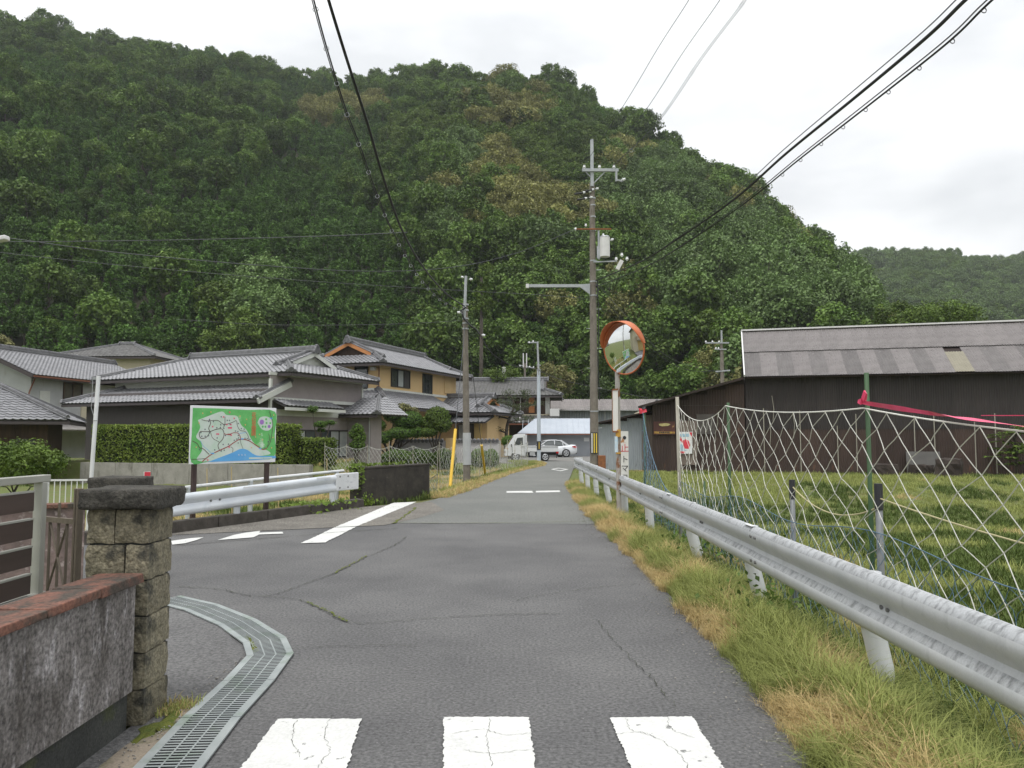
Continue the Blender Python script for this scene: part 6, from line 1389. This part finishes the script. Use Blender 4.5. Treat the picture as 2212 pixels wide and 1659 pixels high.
for z in (1.05, .42): MB().box((.62, 0, z), (1.5, .035, .04)).build('rail', 'white_paint', wr)
for k in range(13): MB().cyl((-.08 + k * .116, 0, .42), (-.08 + k * .116, 0, 1.05), .012, n=6).build('baluster', 'white_paint', wr)
for x in (-.12, 1.36): MB().box((x, 0, .5), (.05, .05, 1.14)).build('post', 'white_paint', wr)
# bamboo stakes in the sunken garden
for i, (px, p0, p1_, Y, lab) in enumerate(((447, 1012, 1120, 15.5, 'bamboo stake under the left end of the map board'), (500, 1008, 1108, 16.5, 'bamboo stake below the middle of the map board'), (600, 1010, 1095, 18.5, 'bamboo stake right of the map board post'), (706, 990, 1060, 21, 'slanting bamboo stake by the net left of the parapet'), (385 - 40, 1050, 1125, 14.8, 'bamboo stake near the small notice'))):
    a, c = W(px, p0, Y), W(px + 3, p1_, Y); a, c = Vector(a), Vector(c); c.z = gz(c.x, c.y) - .05; o = MB().cyl(c, a, .014, .011, 7).build('bamboo_stake', 'bamboo', None); tag(o, lab, 'stake', 'bamboo stakes in the sunken garden')
# nets of the kitchen garden
def garden_net(label, a, c, zt, zb, dx, dz, r, sagv=.12, spans=4, m='net_pale'):
    a, c = Vector(a), Vector(c); t = thing('garden_net', label, 'net', (0, 0, 0)); ln = (c - a).length; n = int(ln / dx) * 2; rows = int((zt - zb) / dz); nodes = {}; lk = []
    for i in range(n + 1):
        for j in range(rows + 1):
            if (i + j) % 2: continue
            f = i / n; s = abs(math.sin(f * spans * math.pi)); e = a.lerp(c, f); nodes[i, j] = Vector((e.x + random.uniform(-.03, .03), e.y + random.uniform(-.03, .03), zt - sagv * s - j * (zt - zb) / rows))
    for (i, j) in nodes:
        for d in (-1, 1):
            if (i + d, j + 1) in nodes: lk.append(((i, j), (i + d, j + 1)))
    b = MB(); strings(b, nodes, r, lk, 1, 0); o = b.build('mesh', m, t); o['kind'] = 'stuff'
    b = MB(); b.tube([Vector((*a.lerp(c, k / 40).xy, zt - sagv * abs(math.sin(k / 40 * spans * math.pi)))) for k in range(41)], r * 1.5, 4); b.build('top_rope', m, t)
    for k in range(spans + 1): e = a.lerp(c, k / spans); MB().cyl((e.x, e.y, -.6), (e.x + random.uniform(-.05, .05), e.y, zt + random.uniform(.0, .25)), .013, n=6).build('stake', 'stake_grey', t)
garden_net('pale garden net behind the dark bridge parapet', (-7.2, 29.8, 0), (-2.7, 27.9, 0), 1.20, -.45, .17, .11, .0042, spans=5)
garden_net('pale garden net along the left road edge in front of the small truck', (-2.6, 28.2, 0), (.95, 45.5, 0), 1.22, -.30, .19, .12, .0032, spans=9)
o = thing('dark_net', 'dark green net sagging beside the yellow guy guard', 'net', (0, 0, 0)); b = MB(); a, c = Vector((-1.95, 20.3, .55)), Vector((-2.9, 25.0, .35)); v = []
for k in range(13):
    e = a.lerp(c, k / 12)
    for j in range(7): v.append((e.x + random.uniform(-.02, .02), e.y, e.z - .12 * math.sin(k / 12 * math.pi) - j * .11))
for k in range(12):
    for j in range(6): b.tube([v[k * 7 + j], v[(k + 1) * 7 + j + 1]], .004, 3, caps=False); b.tube([v[k * 7 + j + 1], v[(k + 1) * 7 + j]], .004, 3, caps=False)
b.build('mesh', 'net_teal', o)['kind'] = 'stuff'
MB().tube([v[k * 7] for k in range(13)], .008, 4).build('top_rope', 'net_teal', o)
ke = struct(MB().box((-5.2, 47.35, -.24), (14.2, .25, .5)).build('garden_edge', 'concrete'), 'concrete edge between kitchen garden and cross street')
# ------------------------------------------------------------------ vehicles
mat('car_white', (.74, .75, .755), rough=.28, spec=.5, coat=.6)
mat('car_pearl', (.70, .72, .745), rough=.25, spec=.5, coat=.7)
mat('car_glass', (.06, .07, .07), (.09, .10, .10), scale=2, rough=.05, spec=.8)
mat('tyre', (.022, .022, .023), rough=.85); mat('alloy', (.55, .56, .57), rough=.35, metal=.6); mat('black_trim', (.02, .02, .022), rough=.6)
mat('lamp_red', (.52, .02, .025), rough=.25, coat=.5); mat('lamp_clear', (.7, .72, .72), rough=.15); mat('plate_white', (.72, .73, .70), rough=.5); mat('bed_grey', (.42, .43, .43), rough=.6)
def wheel(car, c, r, w, side, name='wheel'):
    c = Vector(c); o = MB().cyl(c + Vector((0, -w / 2, 0)), c + Vector((0, w / 2, 0)), r, n=22).build(name, 'tyre', car, bevel=.02)
    y = -w / 2 - .006 if side < 0 else w / 2 + .006; s = -1 if side < 0 else 1
    b = MB(); b.cyl(c + Vector((0, y - .01 * s, 0)), c + Vector((0, y + .004 * s, 0)), r * .66, r * .62, 18); b.build('rim_well', 'black_trim', o)
    b = MB()
    for k in range(5):
        a = k * 2 * math.pi / 5 + .3; b.beam(c + Vector((0, y + .008 * s, 0)), c + Vector((math.cos(a) * r * .6, y + .008 * s, math.sin(a) * r * .6)), .07, .02, (0, 1, 0))
    b.cyl(c + Vector((0, y, 0)), c + Vector((0, y + .02 * s, 0)), r * .18, n=10); b.build('rim_spokes', 'alloy', o)
    b = MB(); b.tube([c + Vector((math.cos(k / 24 * 6.2832) * r * .64, y + .004 * s, math.sin(k / 24 * 6.2832) * r * .64)) for k in range(25)], .022, 5, caps=False); b.build('rim', 'alloy', o)
tk_c = W(1093, 996, 50.2); tk = thing('pickup_truck', 'small white flatbed truck parked facing left behind the garden net', 'truck', (tk_c.x, 50.2, 0), R(4))
HW = .72
# cab: side profile swept across, with rounded edges
b = MB(); b.prof_y([(0.02, .34), (0, .62), (.03, .86), (.10, .98), (.50, 1.62), (.62, 1.72), (.85, 1.755), (1.24, 1.76), (1.27, 1.72), (1.27, .34), (.92, .34), (.86, .5), (.72, .6), (.52, .6), (.38, .5), (.33, .34)], 0, 2 * HW); b.build('cab', 'car_white', tk, bevel=.035)
def side(pts, m, name, par, y=-.004, lift=.012): return MB().prof_y(pts, y - lift, y + .004).build(name, m, par)
dr_ = side([(.42, .52), (.40, 1.0), (.66, 1.58), (1.17, 1.62), (1.17, .42), (.98, .42)], 'car_white', 'door', tk)
side([(.52, 1.03), (.73, 1.50), (1.10, 1.54), (1.10, 1.04)], 'car_glass', 'side_window', dr_, -.014, .008); MB().box((1.08, -.03, .93), (.12, .03, .03)).build('handle', 'black_trim', dr_)
for k, (x0, z0, x1, z1) in enumerate(((.42, .52, .40, 1.0), (1.18, .42, 1.18, 1.63))): MB().beam((x0, -.017, z0), (x1, -.017, z1), .012, .012).build('door_seam', 'black_trim', dr_)
b = MB(); b.add([(.115, .08, .99), (.115, 2 * HW - .08, .99), (.50, 2 * HW - .12, 1.60), (.50, .12, 1.60), (.135, .08, .985), (.135, 2 * HW - .08, .985), (.52, 2 * HW - .12, 1.595), (.52, .12, 1.595)], [(0, 1, 2, 3), (7, 6, 5, 4), (0, 4, 5, 1), (1, 5, 6, 2), (2, 6, 7, 3), (3, 7, 4, 0)]); b.T = None
o = b.build('windscreen', 'car_glass', tk); o.location = (-.02, 0, .012)
for yy in (.2, 2 * HW - .2): MB().box((.0, yy, .70), (.05, .26, .16)).build('headlight', 'lamp_clear', tk, bevel=.02)
MB().box((-.02, HW, .42), (.08, 2 * HW - .06, .18)).build('bumper', 'car_white', tk, bevel=.02); MB().box((-.065, HW, .45), (.01, .33, .16)).build('number_plate', 'plate_white', tk); MB().box((.35, -.08, 1.02), (.06, .12, .17)).build('door_mirror', 'black_trim', tk, bevel=.015); MB().box((.10, -.02, .80), (.09, .02, .05)).build('side_indicator', mat('lamp_amber', (.7, .3, .04), rough=.3), tk)
MB().box((1.30, HW, .45), (.9, 1.0, .22)).build('chassis', 'black_trim', tk); MB().box((2.4, HW, .48), (2.1, .9, .18)).build('chassis', 'black_trim', tk)
MB().box((2.38, HW, .64), (2.05, 1.40, .05)).build('bed_floor', 'bed_grey', tk)
for yy in (.0, 2 * HW): 
    o = MB().box((2.38, yy, .80), (2.05, .035, .36)).build('side_gate', 'car_white', tk, bevel=.008)
    for x in (1.6, 2.38, 3.1): MB().box((x, yy + (-.022 if yy == 0 else .022), .76), (.06, .012, .22)).build('gate_rib', 'car_white', o)
    MB().box((2.38, yy + (-.022 if yy == 0 else .022), .925), (2.0, .014, .025)).build('rope_rail_shadow', 'black_trim', o)  # rail coloured black to draw a shadow line along the gate
MB().box((3.40, HW, .79), (.035, 1.42, .29)).build('tail_gate', 'car_white', tk, bevel=.008)
b = MB()
for yy in (.05, HW, 2 * HW - .05): b.cyl((1.36, yy, .66), (1.36, yy, 1.72), .02, n=6)
for zz in (1.70, 1.2, .95): b.cyl((1.36, .05, zz), (1.36, 2 * HW - .05, zz), .02, n=6)
for k in range(7): b.cyl((1.36, .2 + k * .17, 1.2), (1.36, .2 + k * .17, 1.70), .012, n=5)
b.build('headboard_frame', 'car_white', tk); MB().box((1.275, HW, 1.45), (.012, 1.0, .34)).build('rear_window', 'car_glass', tk)
for yy in (.15, 2 * HW - .15): MB().box((3.41, yy, .56), (.06, .24, .11)).build('tail_lamp', 'lamp_red', tk, bevel=.01)
MB().box((3.35, -.012, .56), (.16, .02, .11)).build('side_marker', 'lamp_red', tk); MB().box((3.3, .05, .35), (.02, .24, .3)).build('mud_flap', 'black_trim', tk); MB().box((1.72, .05, .48), (.34, .14, .24)).build('tool_box', 'bed_grey', tk)
for x in (.62, 2.56):
    for yy, s in ((.07, -1), (2 * HW - .07, 1)): wheel(tk, (x, yy, .27), .27, .15, s)
# --- sedan: lofted body
sd_ = thing('sedan', 'white sedan parked beside the garage with red tail lamps', 'car', (.67, 60.6, 0), R(13)); sd_.scale = (.93, .93, .93)
def loft(stations, m, name, par, prof):
    """stations: (x, half width, z low, z high); prof: list of (fy, fz) from sill over the top to the other sill"""
    b = MB(); n = len(prof)
    for x, hw, zl, zh in stations: b.v += [(x, hw * fy, zl + (zh - zl) * fz) for fy, fz in prof]
    b.f = [(i * n + k, i * n + k + 1, (i + 1) * n + k + 1, (i + 1) * n + k) for i in range(len(stations) - 1) for k in range(n - 1)] + [(i * n, (i + 1) * n, (i + 2) * n - 1, (i + 1) * n - 1) for i in range(len(stations) - 1)]
    b.f += [tuple(range(n - 1, -1, -1)), tuple(range((len(stations) - 1) * n, len(stations) * n))]
    return b.build(name, m, par, smooth=True)
PR = [(-.90, 0), (-.98, .15), (-1, .45), (-.97, .75), (-.90, .93), (-.72, 1.0), (-.3, 1.015), (.3, 1.015), (.72, 1.0), (.90, .93), (.97, .75), (1, .45), (.98, .15), (.90, 0)]
body = loft([(0, .55, .35, .55), (.08, .74, .25, .68), (.35, .84, .2, .76), (.9, .89, .18, .86), (1.4, .895, .18, .92), (2.4, .9, .18, .94), (3.4, .9, .18, .98), (3.9, .895, .2, 1.03), (4.4, .87, .24, 1.05), (4.68, .80, .32, 1.03), (4.76, .68, .42, .92)], 'car_pearl', 'body', sd_, PR)
PG = [(-1, 0), (-.97, .2), (-.88, .7), (-.78, .93), (-.6, 1.0), (0, 1.03), (.6, 1.0), (.78, .93), (.88, .7), (.97, .2), (1, 0)]
loft([(1.30, .74, .86, .90), (1.75, .76, .90, 1.20), (2.1, .77, .90, 1.38), (2.45, .78, .90, 1.445), (3.0, .78, .92, 1.45), (3.5, .76, .95, 1.36), (3.95, .72, 1.0, 1.16), (4.2, .68, 1.02, 1.05)], 'car_glass', 'glasshouse', sd_, PG)
loft([(2.02, .60, 1.36, 1.395), (2.4, .66, 1.40, 1.462), (2.9, .67, 1.41, 1.47), (3.35, .66, 1.36, 1.42), (3.6, .62, 1.30, 1.345)], 'car_pearl', 'roof_panel', sd_, [(-1, 0), (-.95, .6), (-.6, 1), (0, 1.05), (.6, 1), (.95, .6), (1, 0)])
for s in (-1, 1):
    for (x0, z0, x1, z1, w_) in ((1.35, .90, 2.15, 1.40, .05), (2.75, .92, 2.78, 1.44, .06), (3.95, .98, 3.3, 1.42, .14), (3.52, .96, 3.45, 1.33, .05)): MB().beam((x0, s * .755 if z0 < 1.2 else s * .7, z0), (x1, s * .66, z1), w_, .03, (0, 1, 0)).build('window_pillar', 'car_pearl', sd_)
    MB().box((1.75, s * .95, .98), (.13, .2, .13)).build('door_mirror', 'car_pearl', sd_, bevel=.03)
    for x in (2.62, 3.55): MB().box((x, s * .905, .80), (.2, .03, .03)).build('handle', 'car_pearl', sd_)
    for x in (1.5, 2.72, 3.62): MB().box((x, s * .9, .58), (.012, .012, .62)).build('door_seam', 'black_trim', sd_)
    b = MB(); b.add([(4.25, s * .885, .93), (4.62, s * .80, .98), (4.745, s * .62, .90), (4.73, s * .63, .78), (4.55, s * .84, .78), (4.3, s * .893, .86)], [(0, 1, 2, 3, 4, 5)] if s > 0 else [(5, 4, 3, 2, 1, 0)]); o = b.build('tail_lamp', 'lamp_red', sd_); so = o.modifiers.new('solid', 'SOLIDIFY'); so.thickness = .05; so.offset = 1
    MB().box((.2, s * .68, .62), (.25, .22, .12), rz=s * -.5).build('headlight', 'lamp_clear', sd_, bevel=.02)
    for x in (.92, 3.72):
        MB().cyl((x, s * .88, .335), (x, s * .905, .335), .365, n=24).build('wheel_arch', 'black_trim', sd_); wheel(sd_, (x, s * .815, .335), .325, .2, s)
MB().box((4.76, 0, .78), (.03, .34, .17)).build('number_plate', 'plate_white', sd_); MB().box((4.72, 0, .33), (.12, 1.2, .12)).build('rear_valance', 'black_trim', sd_, bevel=.02)
# ------------------------------------------------------------------ hedges, trees and shrubs of the village
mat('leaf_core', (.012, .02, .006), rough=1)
mat('leaf_yellow', (.165, .17, .055), (.215, .205, .085), scale=2, rough=.6, spec=.3, trans=.2, leaf=True)
def plant(name, label, cat, loc, P, N, S, T, m, group=None, trunk=None, tm='bark', asp=.6, core=None):
    o = thing(name, label, cat, loc, 0, group); c = put('crown', leaf_mesh('crown', P, N, S, T, m, asp=asp), o)
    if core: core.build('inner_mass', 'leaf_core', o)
    if trunk: trunk.build('trunk', tm, o, smooth=True)
    return o
r6 = np.random.default_rng(66)
def box_leaves(n, dx, dy, dz, rough=.08):
    f = r6.integers(0, 5, n); P = np.empty((n, 3)); N = np.zeros((n, 3))
    pr = np.array([dx * dz, dx * dz * .3, dy * dz, dy * dz, dx * dy]); f = r6.choice(5, n, p=pr / pr.sum())
    u, v = r6.uniform(-.5, .5, n), r6.uniform(-.5, .5, n)
    for k, (ax, s) in enumerate(((1, -1), (1, 1), (0, -1), (0, 1), (2, 1))):
        q = f == k; m = q.sum(); a, b = [i for i in range(3) if i != ax]; D = (dx, dy, dz)
        P[q, ax] = s * D[ax] / 2; P[q, a] = u[q] * D[a]; P[q, b] = v[q] * D[b]; N[q, ax] = s
    P += r6.normal(size=(n, 3)) * rough * np.array([.6, .6, .6]); P[:, 2] += dz / 2; N += r6.normal(size=(n, 3)) * .8; N[:, 2] += .25
    return P, N
def hedge(label, a, c, z0, h, w, n, m='leaf_hedge', leaf=.10, rough=.06):
    a, c = Vector(a), Vector(c); ln = (c - a).length; mid = (a + c) / 2
    P, N = box_leaves(n, ln, w, h, rough); P[:, 2] += np.array([mnoise.noise((x * .9, 0, 3)) * .05 for x in P[:, 0]])
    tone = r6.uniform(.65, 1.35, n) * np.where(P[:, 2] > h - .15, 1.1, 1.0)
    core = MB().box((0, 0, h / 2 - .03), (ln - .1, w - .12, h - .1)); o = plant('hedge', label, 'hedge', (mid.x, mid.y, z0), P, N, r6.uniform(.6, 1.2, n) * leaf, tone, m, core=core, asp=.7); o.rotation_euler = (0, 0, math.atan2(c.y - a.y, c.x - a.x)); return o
hedge('long clipped green hedge behind the map board', (-18.4, 34.6, 0), (-8.9, 31.85, 0), .42, 1.62, .9, 15000, rough=.055)
hedge('short lower stretch of hedge at the right end of the long hedge', (-8.75, 31.9, 0), (-7.9, 33.4, 0), .30, 1.15, .9, 2600)
def blob(rx, ry, rz, n, leaf, c=(0, 0, 0), rough=.06):
    d = r6.normal(size=(n, 3)); d /= np.linalg.norm(d, axis=1, keepdims=True); k = r6.uniform(.88, 1.06, (n, 1)); P = d * k * np.array([rx, ry, rz]) + np.array(c) + r6.normal(size=(n, 3)) * rough * .5
    return P, d / np.array([rx, ry, rz]) + r6.normal(size=(n, 3)) * .55 / max(rx, rz), r6.uniform(.6, 1.2, n) * leaf, r6.uniform(.7, 1.3, n)
def ball_core(lst):
    b = MB()
    for (x, y, z, rx, ry, rz) in lst:
        v = []; 
        for i in range(1, 6):
            for k in range(10): t, a = math.pi * i / 6, k * .6283; v.append((x + rx * .86 * math.sin(t) * math.cos(a), y + ry * .86 * math.sin(t) * math.sin(a), z + rz * .86 * math.cos(t)))
        b.add(v, [(i * 10 + k, i * 10 + (k + 1) % 10, (i + 1) * 10 + (k + 1) % 10, (i + 1) * 10 + k) for i in range(4) for k in range(10)] + [tuple(range(9, -1, -1)), tuple(range(40, 50))])
    return b
def cloud_tree(name, label, cat, base, balls, m='leaf_topiary', leaf=.10, dens=300, tr=.08, group=None):
    base = Vector(base); parts = [blob(rx, ry, rz, int(dens * 5 * (rx * rz + rx * ry + ry * rz)), leaf, (x, y, z)) for x, y, z, rx, ry, rz in balls]
    P, N, S, T = [np.concatenate(q) for q in zip(*parts)]; t = MB()
    for i, (x, y, z, *_r) in enumerate(balls): t.tube([(0, 0, -.2), (x * .25, y * .25, z * .35), (x * .8, y * .8, z * .75), (x, y, z)], tr, 6, [tr, tr * .8, tr * .5, tr * .3])
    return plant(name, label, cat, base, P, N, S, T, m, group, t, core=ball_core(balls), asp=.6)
def balls_from(Y, base, lst):
    s = Y / FOC; return [((px - base[0]) * s, dy, (W(px, py, Y).z - base[1]), r * s, r * s, rz * s) for px, py, r, rz, dy in lst]
Y = 49.9; bx = W(842, 946, Y).x
cloud_tree('pruned_tree', 'big cloud pruned garden tree with round dark green pads before the yellow house', 'tree', (bx, Y, .1), balls_from(Y, (842, .1), [(849, 895, 22, 18, .2), (888, 908, 25, 19, 0), (813, 919, 21, 15, -.3), (868, 936, 30, 13, -.4), (902, 934, 17, 12, -.2), (832, 945, 19, 13, -.5), (808, 952, 14, 12, -.4), (868, 915, 20, 16, .3)]))
Y = 50.1; cloud_tree('pruned_tree', 'light green round crowned garden tree beside the shorter pole', 'tree', (W(940, 946, Y).x, Y, .1), balls_from(Y, (940, .1), [(945, 903, 26, 24, 0), (930, 917, 24, 20, .2), (955, 917, 20, 17, -.2), (925, 934, 20, 10, -.3)]), 'leaf_bright', .13, 260)
Y = 50.6; cloud_tree('shrub', 'pale yellow green bush behind the cloud pruned tree', 'bush', (W(860, 946, Y).x, Y, .2), balls_from(Y, (860, .2), [(865, 885, 24, 14, 0), (890, 889, 14, 10, .1)]), 'leaf_yellow', .13, 240)
Y = 36.5; cloud_tree('pruned_tree', 'thin bent garden pine with three small pads beside the hedge end', 'tree', (W(690, 946, Y).x, Y, .3), balls_from(Y, (690, .3), [(674, 884, 11, 7, 0), (693, 917, 14, 7, -.1), (711, 913, 11, 5, .2), (690, 929, 8, 4, .3)]), 'leaf_topiary', .07, 650, .05)
Y = 38.0; cloud_tree('shrub', 'dark upright shrub at the corner of the grey house', 'shrub', (W(770, 946, Y).x, Y, .1), balls_from(Y, (770, .1), [(772, 928, 12, 12, 0), (776, 945, 14, 14, .1), (763, 938, 9, 10, 0), (772, 962, 16, 12, 0)]), 'leaf_broad', .10, 420)
for i, (px, w_, Y, lab) in enumerate(((770, 22, 45.5, 'low azalea mound left of the cloud pruned tree'), (860, 30, 45.5, 'long azalea mound in front of the plaster wall'), (905, 28, 45.8, 'azalea mound left of the yellow guy guard'), (960, 20, 46.0, 'azalea mound behind the shorter pole'), (1035, 18, 47.0, 'low shrub left of the small white truck'), (1062, 12, 47.0, 'small shrub touching the front of the small truck'))):
    cloud_tree('azalea', lab, 'shrub', (W(px, 946, Y).x, Y, -.15), [(0, 0, .45, w_ * Y / FOC, .6, .55), (w_ * Y / FOC * .6, .1, .4, w_ * Y / FOC * .7, .5, .45), (-w_ * Y / FOC * .6, .1, .4, w_ * Y / FOC * .7, .5, .45)], 'leaf_broad', .11, 300, .04, 'azaleas by the garden wall')
Y = 56.0; cloud_tree('shrub', 'round clipped shrub before the old dark house', 'shrub', (W(1100, 946, Y).x, Y, .1), balls_from(Y, (1100, .1), [(1100, 953, 17, 12, 0)]), 'leaf_topiary', .1, 420)
# pine before the old house
Y = 60.5; pb = Vector((W(1094, 946, Y).x, Y, 0)); t = MB(); s_ = Y / FOC
def pp_(px, py, dy=0): q = W(px, py, Y) - pb; return Vector((q.x, dy, q.z))
br = [[(1092, 985), (1093, 950), (1096, 918), (1104, 895), (1110, 880), (1107, 862), (1098, 850)], [(1104, 895), (1120, 886), (1132, 876), (1136, 858), (1134, 848)], [(1110, 880), (1095, 872), (1075, 868), (1058, 872)], [(1100, 905), (1080, 900), (1060, 896)], [(1125, 884), (1145, 876), (1162, 872)], [(1098, 912), (1118, 908), (1140, 905)], [(1094, 935), (1075, 930), (1055, 935)]]
for i, b_ in enumerate(br): t.tube(spline([pp_(x, y, .15 * math.sin(i + k)) for k, (x, y) in enumerate(b_)], 4), .1, 6, None if 0 else [(.17 if i == 0 else .08) * (1 - .75 * k / (4 * (len(b_) - 1))) for k in range(4 * (len(b_) - 1) + 1)])
PP = []; NN = []
for i, b_ in enumerate(br):
    for x, y in b_[(3 if i == 0 else 1):]:
        for _ in range(120): PP.append(pp_(x + r6.normal() * 8, y - 2 + r6.normal() * 3.0, r6.normal() * .4)); NN.append(r6.normal(size=3))
PP, NN = np.array(PP), np.array(NN); plant('pine_tree', 'sparse old garden pine with bent branches before the dark house', 'tree', pb, PP, NN, r6.uniform(.12, .28, len(PP)), r6.uniform(.7, 1.3, len(PP)), 'leaf_pine', trunk=t, asp=.22)
# bush at left, yellow tree, vine tower, others
def crown_tree(name, label, cat, px, py, Y, rpx, rzpx, m, leaf, nc=70, per=60, z0=None, seed=0, tr=.15, group=None, tone=(.7, 1.3), kind='ball', ground=None, up=.5):
    s = Y / FOC; c = W(px, py, Y); rx, rz = rpx * s, rzpx * s; g0 = ground if ground is not None else 0; C, Q = crown_pts(kind, nc, rx, rz, (c.z - g0) - rz, seed); P, N, S, T = clumps(C, Q, per, leaf, seed + 5, up, tone)
    return plant(name, label, cat, (c.x, Y, g0), P, N, S, T, m, group, trunk_mb(max(.4, c.z - g0), tr, .04, 5, seed, rx * .6))
crown_tree('bush', 'bushy light green shrub behind the brown slat fence at left', 'bush', 45, 1005, 19, 85, 42, 'leaf_bright', .09, 90, 70, seed=31, tr=.05, ground=-.5)
crown_tree('flowering_tree', 'yellow green flowering tree above the warehouse roof', 'tree', 1196, 828, 84, 46, 44, 'leaf_yellow', .30, 70, 60, seed=32, tr=.2)
crown_tree('flowering_tree', 'yellowish tree at the far left picture edge above the dark roof', 'tree', -2, 752, 66, 34, 24, 'leaf_yellow', .25, 45, 50, seed=33, ground=2)
crown_tree('garden_tree', 'green shrub tree showing above the old house ridge', 'tree', 1085, 815, 72, 42, 18, 'leaf_bright', .22, 50, 50, seed=34)
crown_tree('garden_tree', 'bright green wide tree behind the right end of the shed roof', 'tree', 2035, 692, 70, 72, 34, 'leaf_bright', .26, 90, 60, seed=35)
crown_tree('garden_tree', 'bright green smaller tree behind the shed left of the wide one', 'tree', 1935, 690, 74, 46, 34, 'leaf_bright', .26, 60, 55, seed=36)
P_, N_, S_, T_ = [], [], [], []
for (px, py, r, rz) in ((1042, 600, 16, 26), (1040, 640, 20, 22), (1034, 670, 26, 20), (1050, 655, 18, 18)):
    s = 88 / FOC; c = W(px, py, 88); C, Q = crown_pts('ball', 26, r * s, rz * s, c.z - rz * s, int(px)); C = [(x + c.x - W(1040, 640, 88).x, y, z) for x, y, z in C]; a = clumps(C, Q, 60, .26, int(py)); P_.append(a[0]); N_.append(a[1]); S_.append(a[2]); T_.append(a[3])
plant('vine_tree', 'tree trunk wrapped in bright green vines beside the shorter pole top', 'tree', (W(1040, 640, 88).x, 88, 0), np.concatenate(P_), np.concatenate(N_), np.concatenate(S_), np.concatenate(T_), 'leaf_bright', trunk=MB().cyl((0, 0, 0), (0, 0, W(1040, 600, 88).z), .3, .15, 8))
# pinnate-leaved sapling before the shed
SY = 29.5; sb_ = GR(2196, 1030, -.05); SY = sb_.y; P, N, S, T = [], [], [], []; t = MB(); hs = W(2196, 915, SY).z
for k in range(34):
    a = r6.uniform(0, 6.28); z = hs * r6.uniform(.25, 1.0); ln = r6.uniform(.6, 1.25) * (1.2 - .5 * z / hs); d = np.array([math.cos(a), math.sin(a), .25]); t.tube([(0, 0, z * .8), tuple(d * ln * .5 + np.array([0, 0, z])), tuple(d * ln + np.array([0, 0, z - .2]))], .012, 4)
    sd2 = np.array([-d[1], d[0], 0])
    for j in range(16):
        f = (j // 2 + 1) / 8.5; q = d * ln * f + np.array([0, 0, z - .2 * f * f]) + sd2 * (.11 if j % 2 else -.11); P.append(q); N.append(np.array([0, 0, 1]) + r6.normal(size=3) * .3); S.append(.25); T.append(r6.uniform(.8, 1.3))
t.tube([(0, 0, -.2), (.03, 0, hs * .5), (0, 0, hs)], .04, 6, [.05, .04, .02]); plant('sapling', 'green sapling with feathery leaves before the shed at the right edge', 'sapling', (sb_.x, SY, -.1), np.array(P), np.array(N), np.array(S), np.array(T), 'leaf_bright', trunk=t, asp=.35)
# weeds under the guard rail and net
def weed(px, py, Y, r, n, lab, m='leaf_broad'):
    e = W(px, py, Y); P = np.array([(r6.normal() * r, r6.normal() * r * 1.4, abs(r6.normal()) * .16 - .02) for _ in range(n)]); plant('weed_clump', lab, 'weeds', (e.x, Y, gz(e.x, Y)), P, r6.normal(size=P.shape) + np.array([0, -.2, .8]), r6.uniform(.04, .085, n), r6.uniform(.7, 1.3, n), m, 'weed clumps under the net')
weed(1640, 1280, 6.6, .22, 420, 'leafy weeds under the guardrail below the short grey pipe posts'); weed(1530, 1100, 9.6, .3, 420, 'weeds behind the guardrail under the white net middle'); weed(1420, 1130, 12.6, .25, 300, 'weeds at the foot of the blue net'); weed(1480, 1180, 10.4, .2, 260, 'weeds under the guardrail near the bamboo stake')
# ------------------------------------------------------------------ house across the lane, seen in the road mirror
hm = thing('beige_house', 'beige two-storey house with balcony reflected in the road mirror', 'house', (-19.3, 2.6, 0), R(4)); co = []
wallbox(hm, 0, 7.5, 0, 7.5, -.2, 5.8, 'cream_wall'); irimoya(hm, I4, -.6, 8.1, -.6, 8.1, 5.8, .4, co, 'hip', 'hip', 1, 'gutter_dark', 'cream_wall', .2, back_tiles=True); finish_tiles(hm, co, 'tile_grey', 40)
wallbox(hm, 7.5, 8.6, 1.2, 6.5, 2.7, 3.7, mat('balcony_wall', (.42, .33, .24), (.46, .37, .27), scale=2, rough=.9), 'balcony'); window(hm, (7.5, 3.8, 4.4), 2.6, 1.7, (1, 0, 0)); MB().box((7.56, 3.8, 1.25), (.1, 4.4, 2.5)).build('garage_shutter', 'panel_yellow', hm)
# ------------------------------------------------------------------ moist air
hz = MB().box((0, 500, 125), (3040, 4060, 270)).build('haze', None)
m = bpy.data.materials.new('moist_air'); m.use_nodes = True; t = m.node_tree; t.nodes.clear()
vo = _n(t, 'ShaderNodeVolumePrincipled'); vo.inputs['Color'].default_value = (.92, .95, 1, 1); vo.inputs['Density'].default_value = .00022; vo.inputs['Anisotropy'].default_value = .2
ou = _n(t, 'ShaderNodeOutputMaterial'); t.links.new(vo.outputs[0], ou.inputs['Volume']); hz.data.materials.append(m)
tag(hz, 'thin moist haze over the valley', 'haze', kind='stuff')
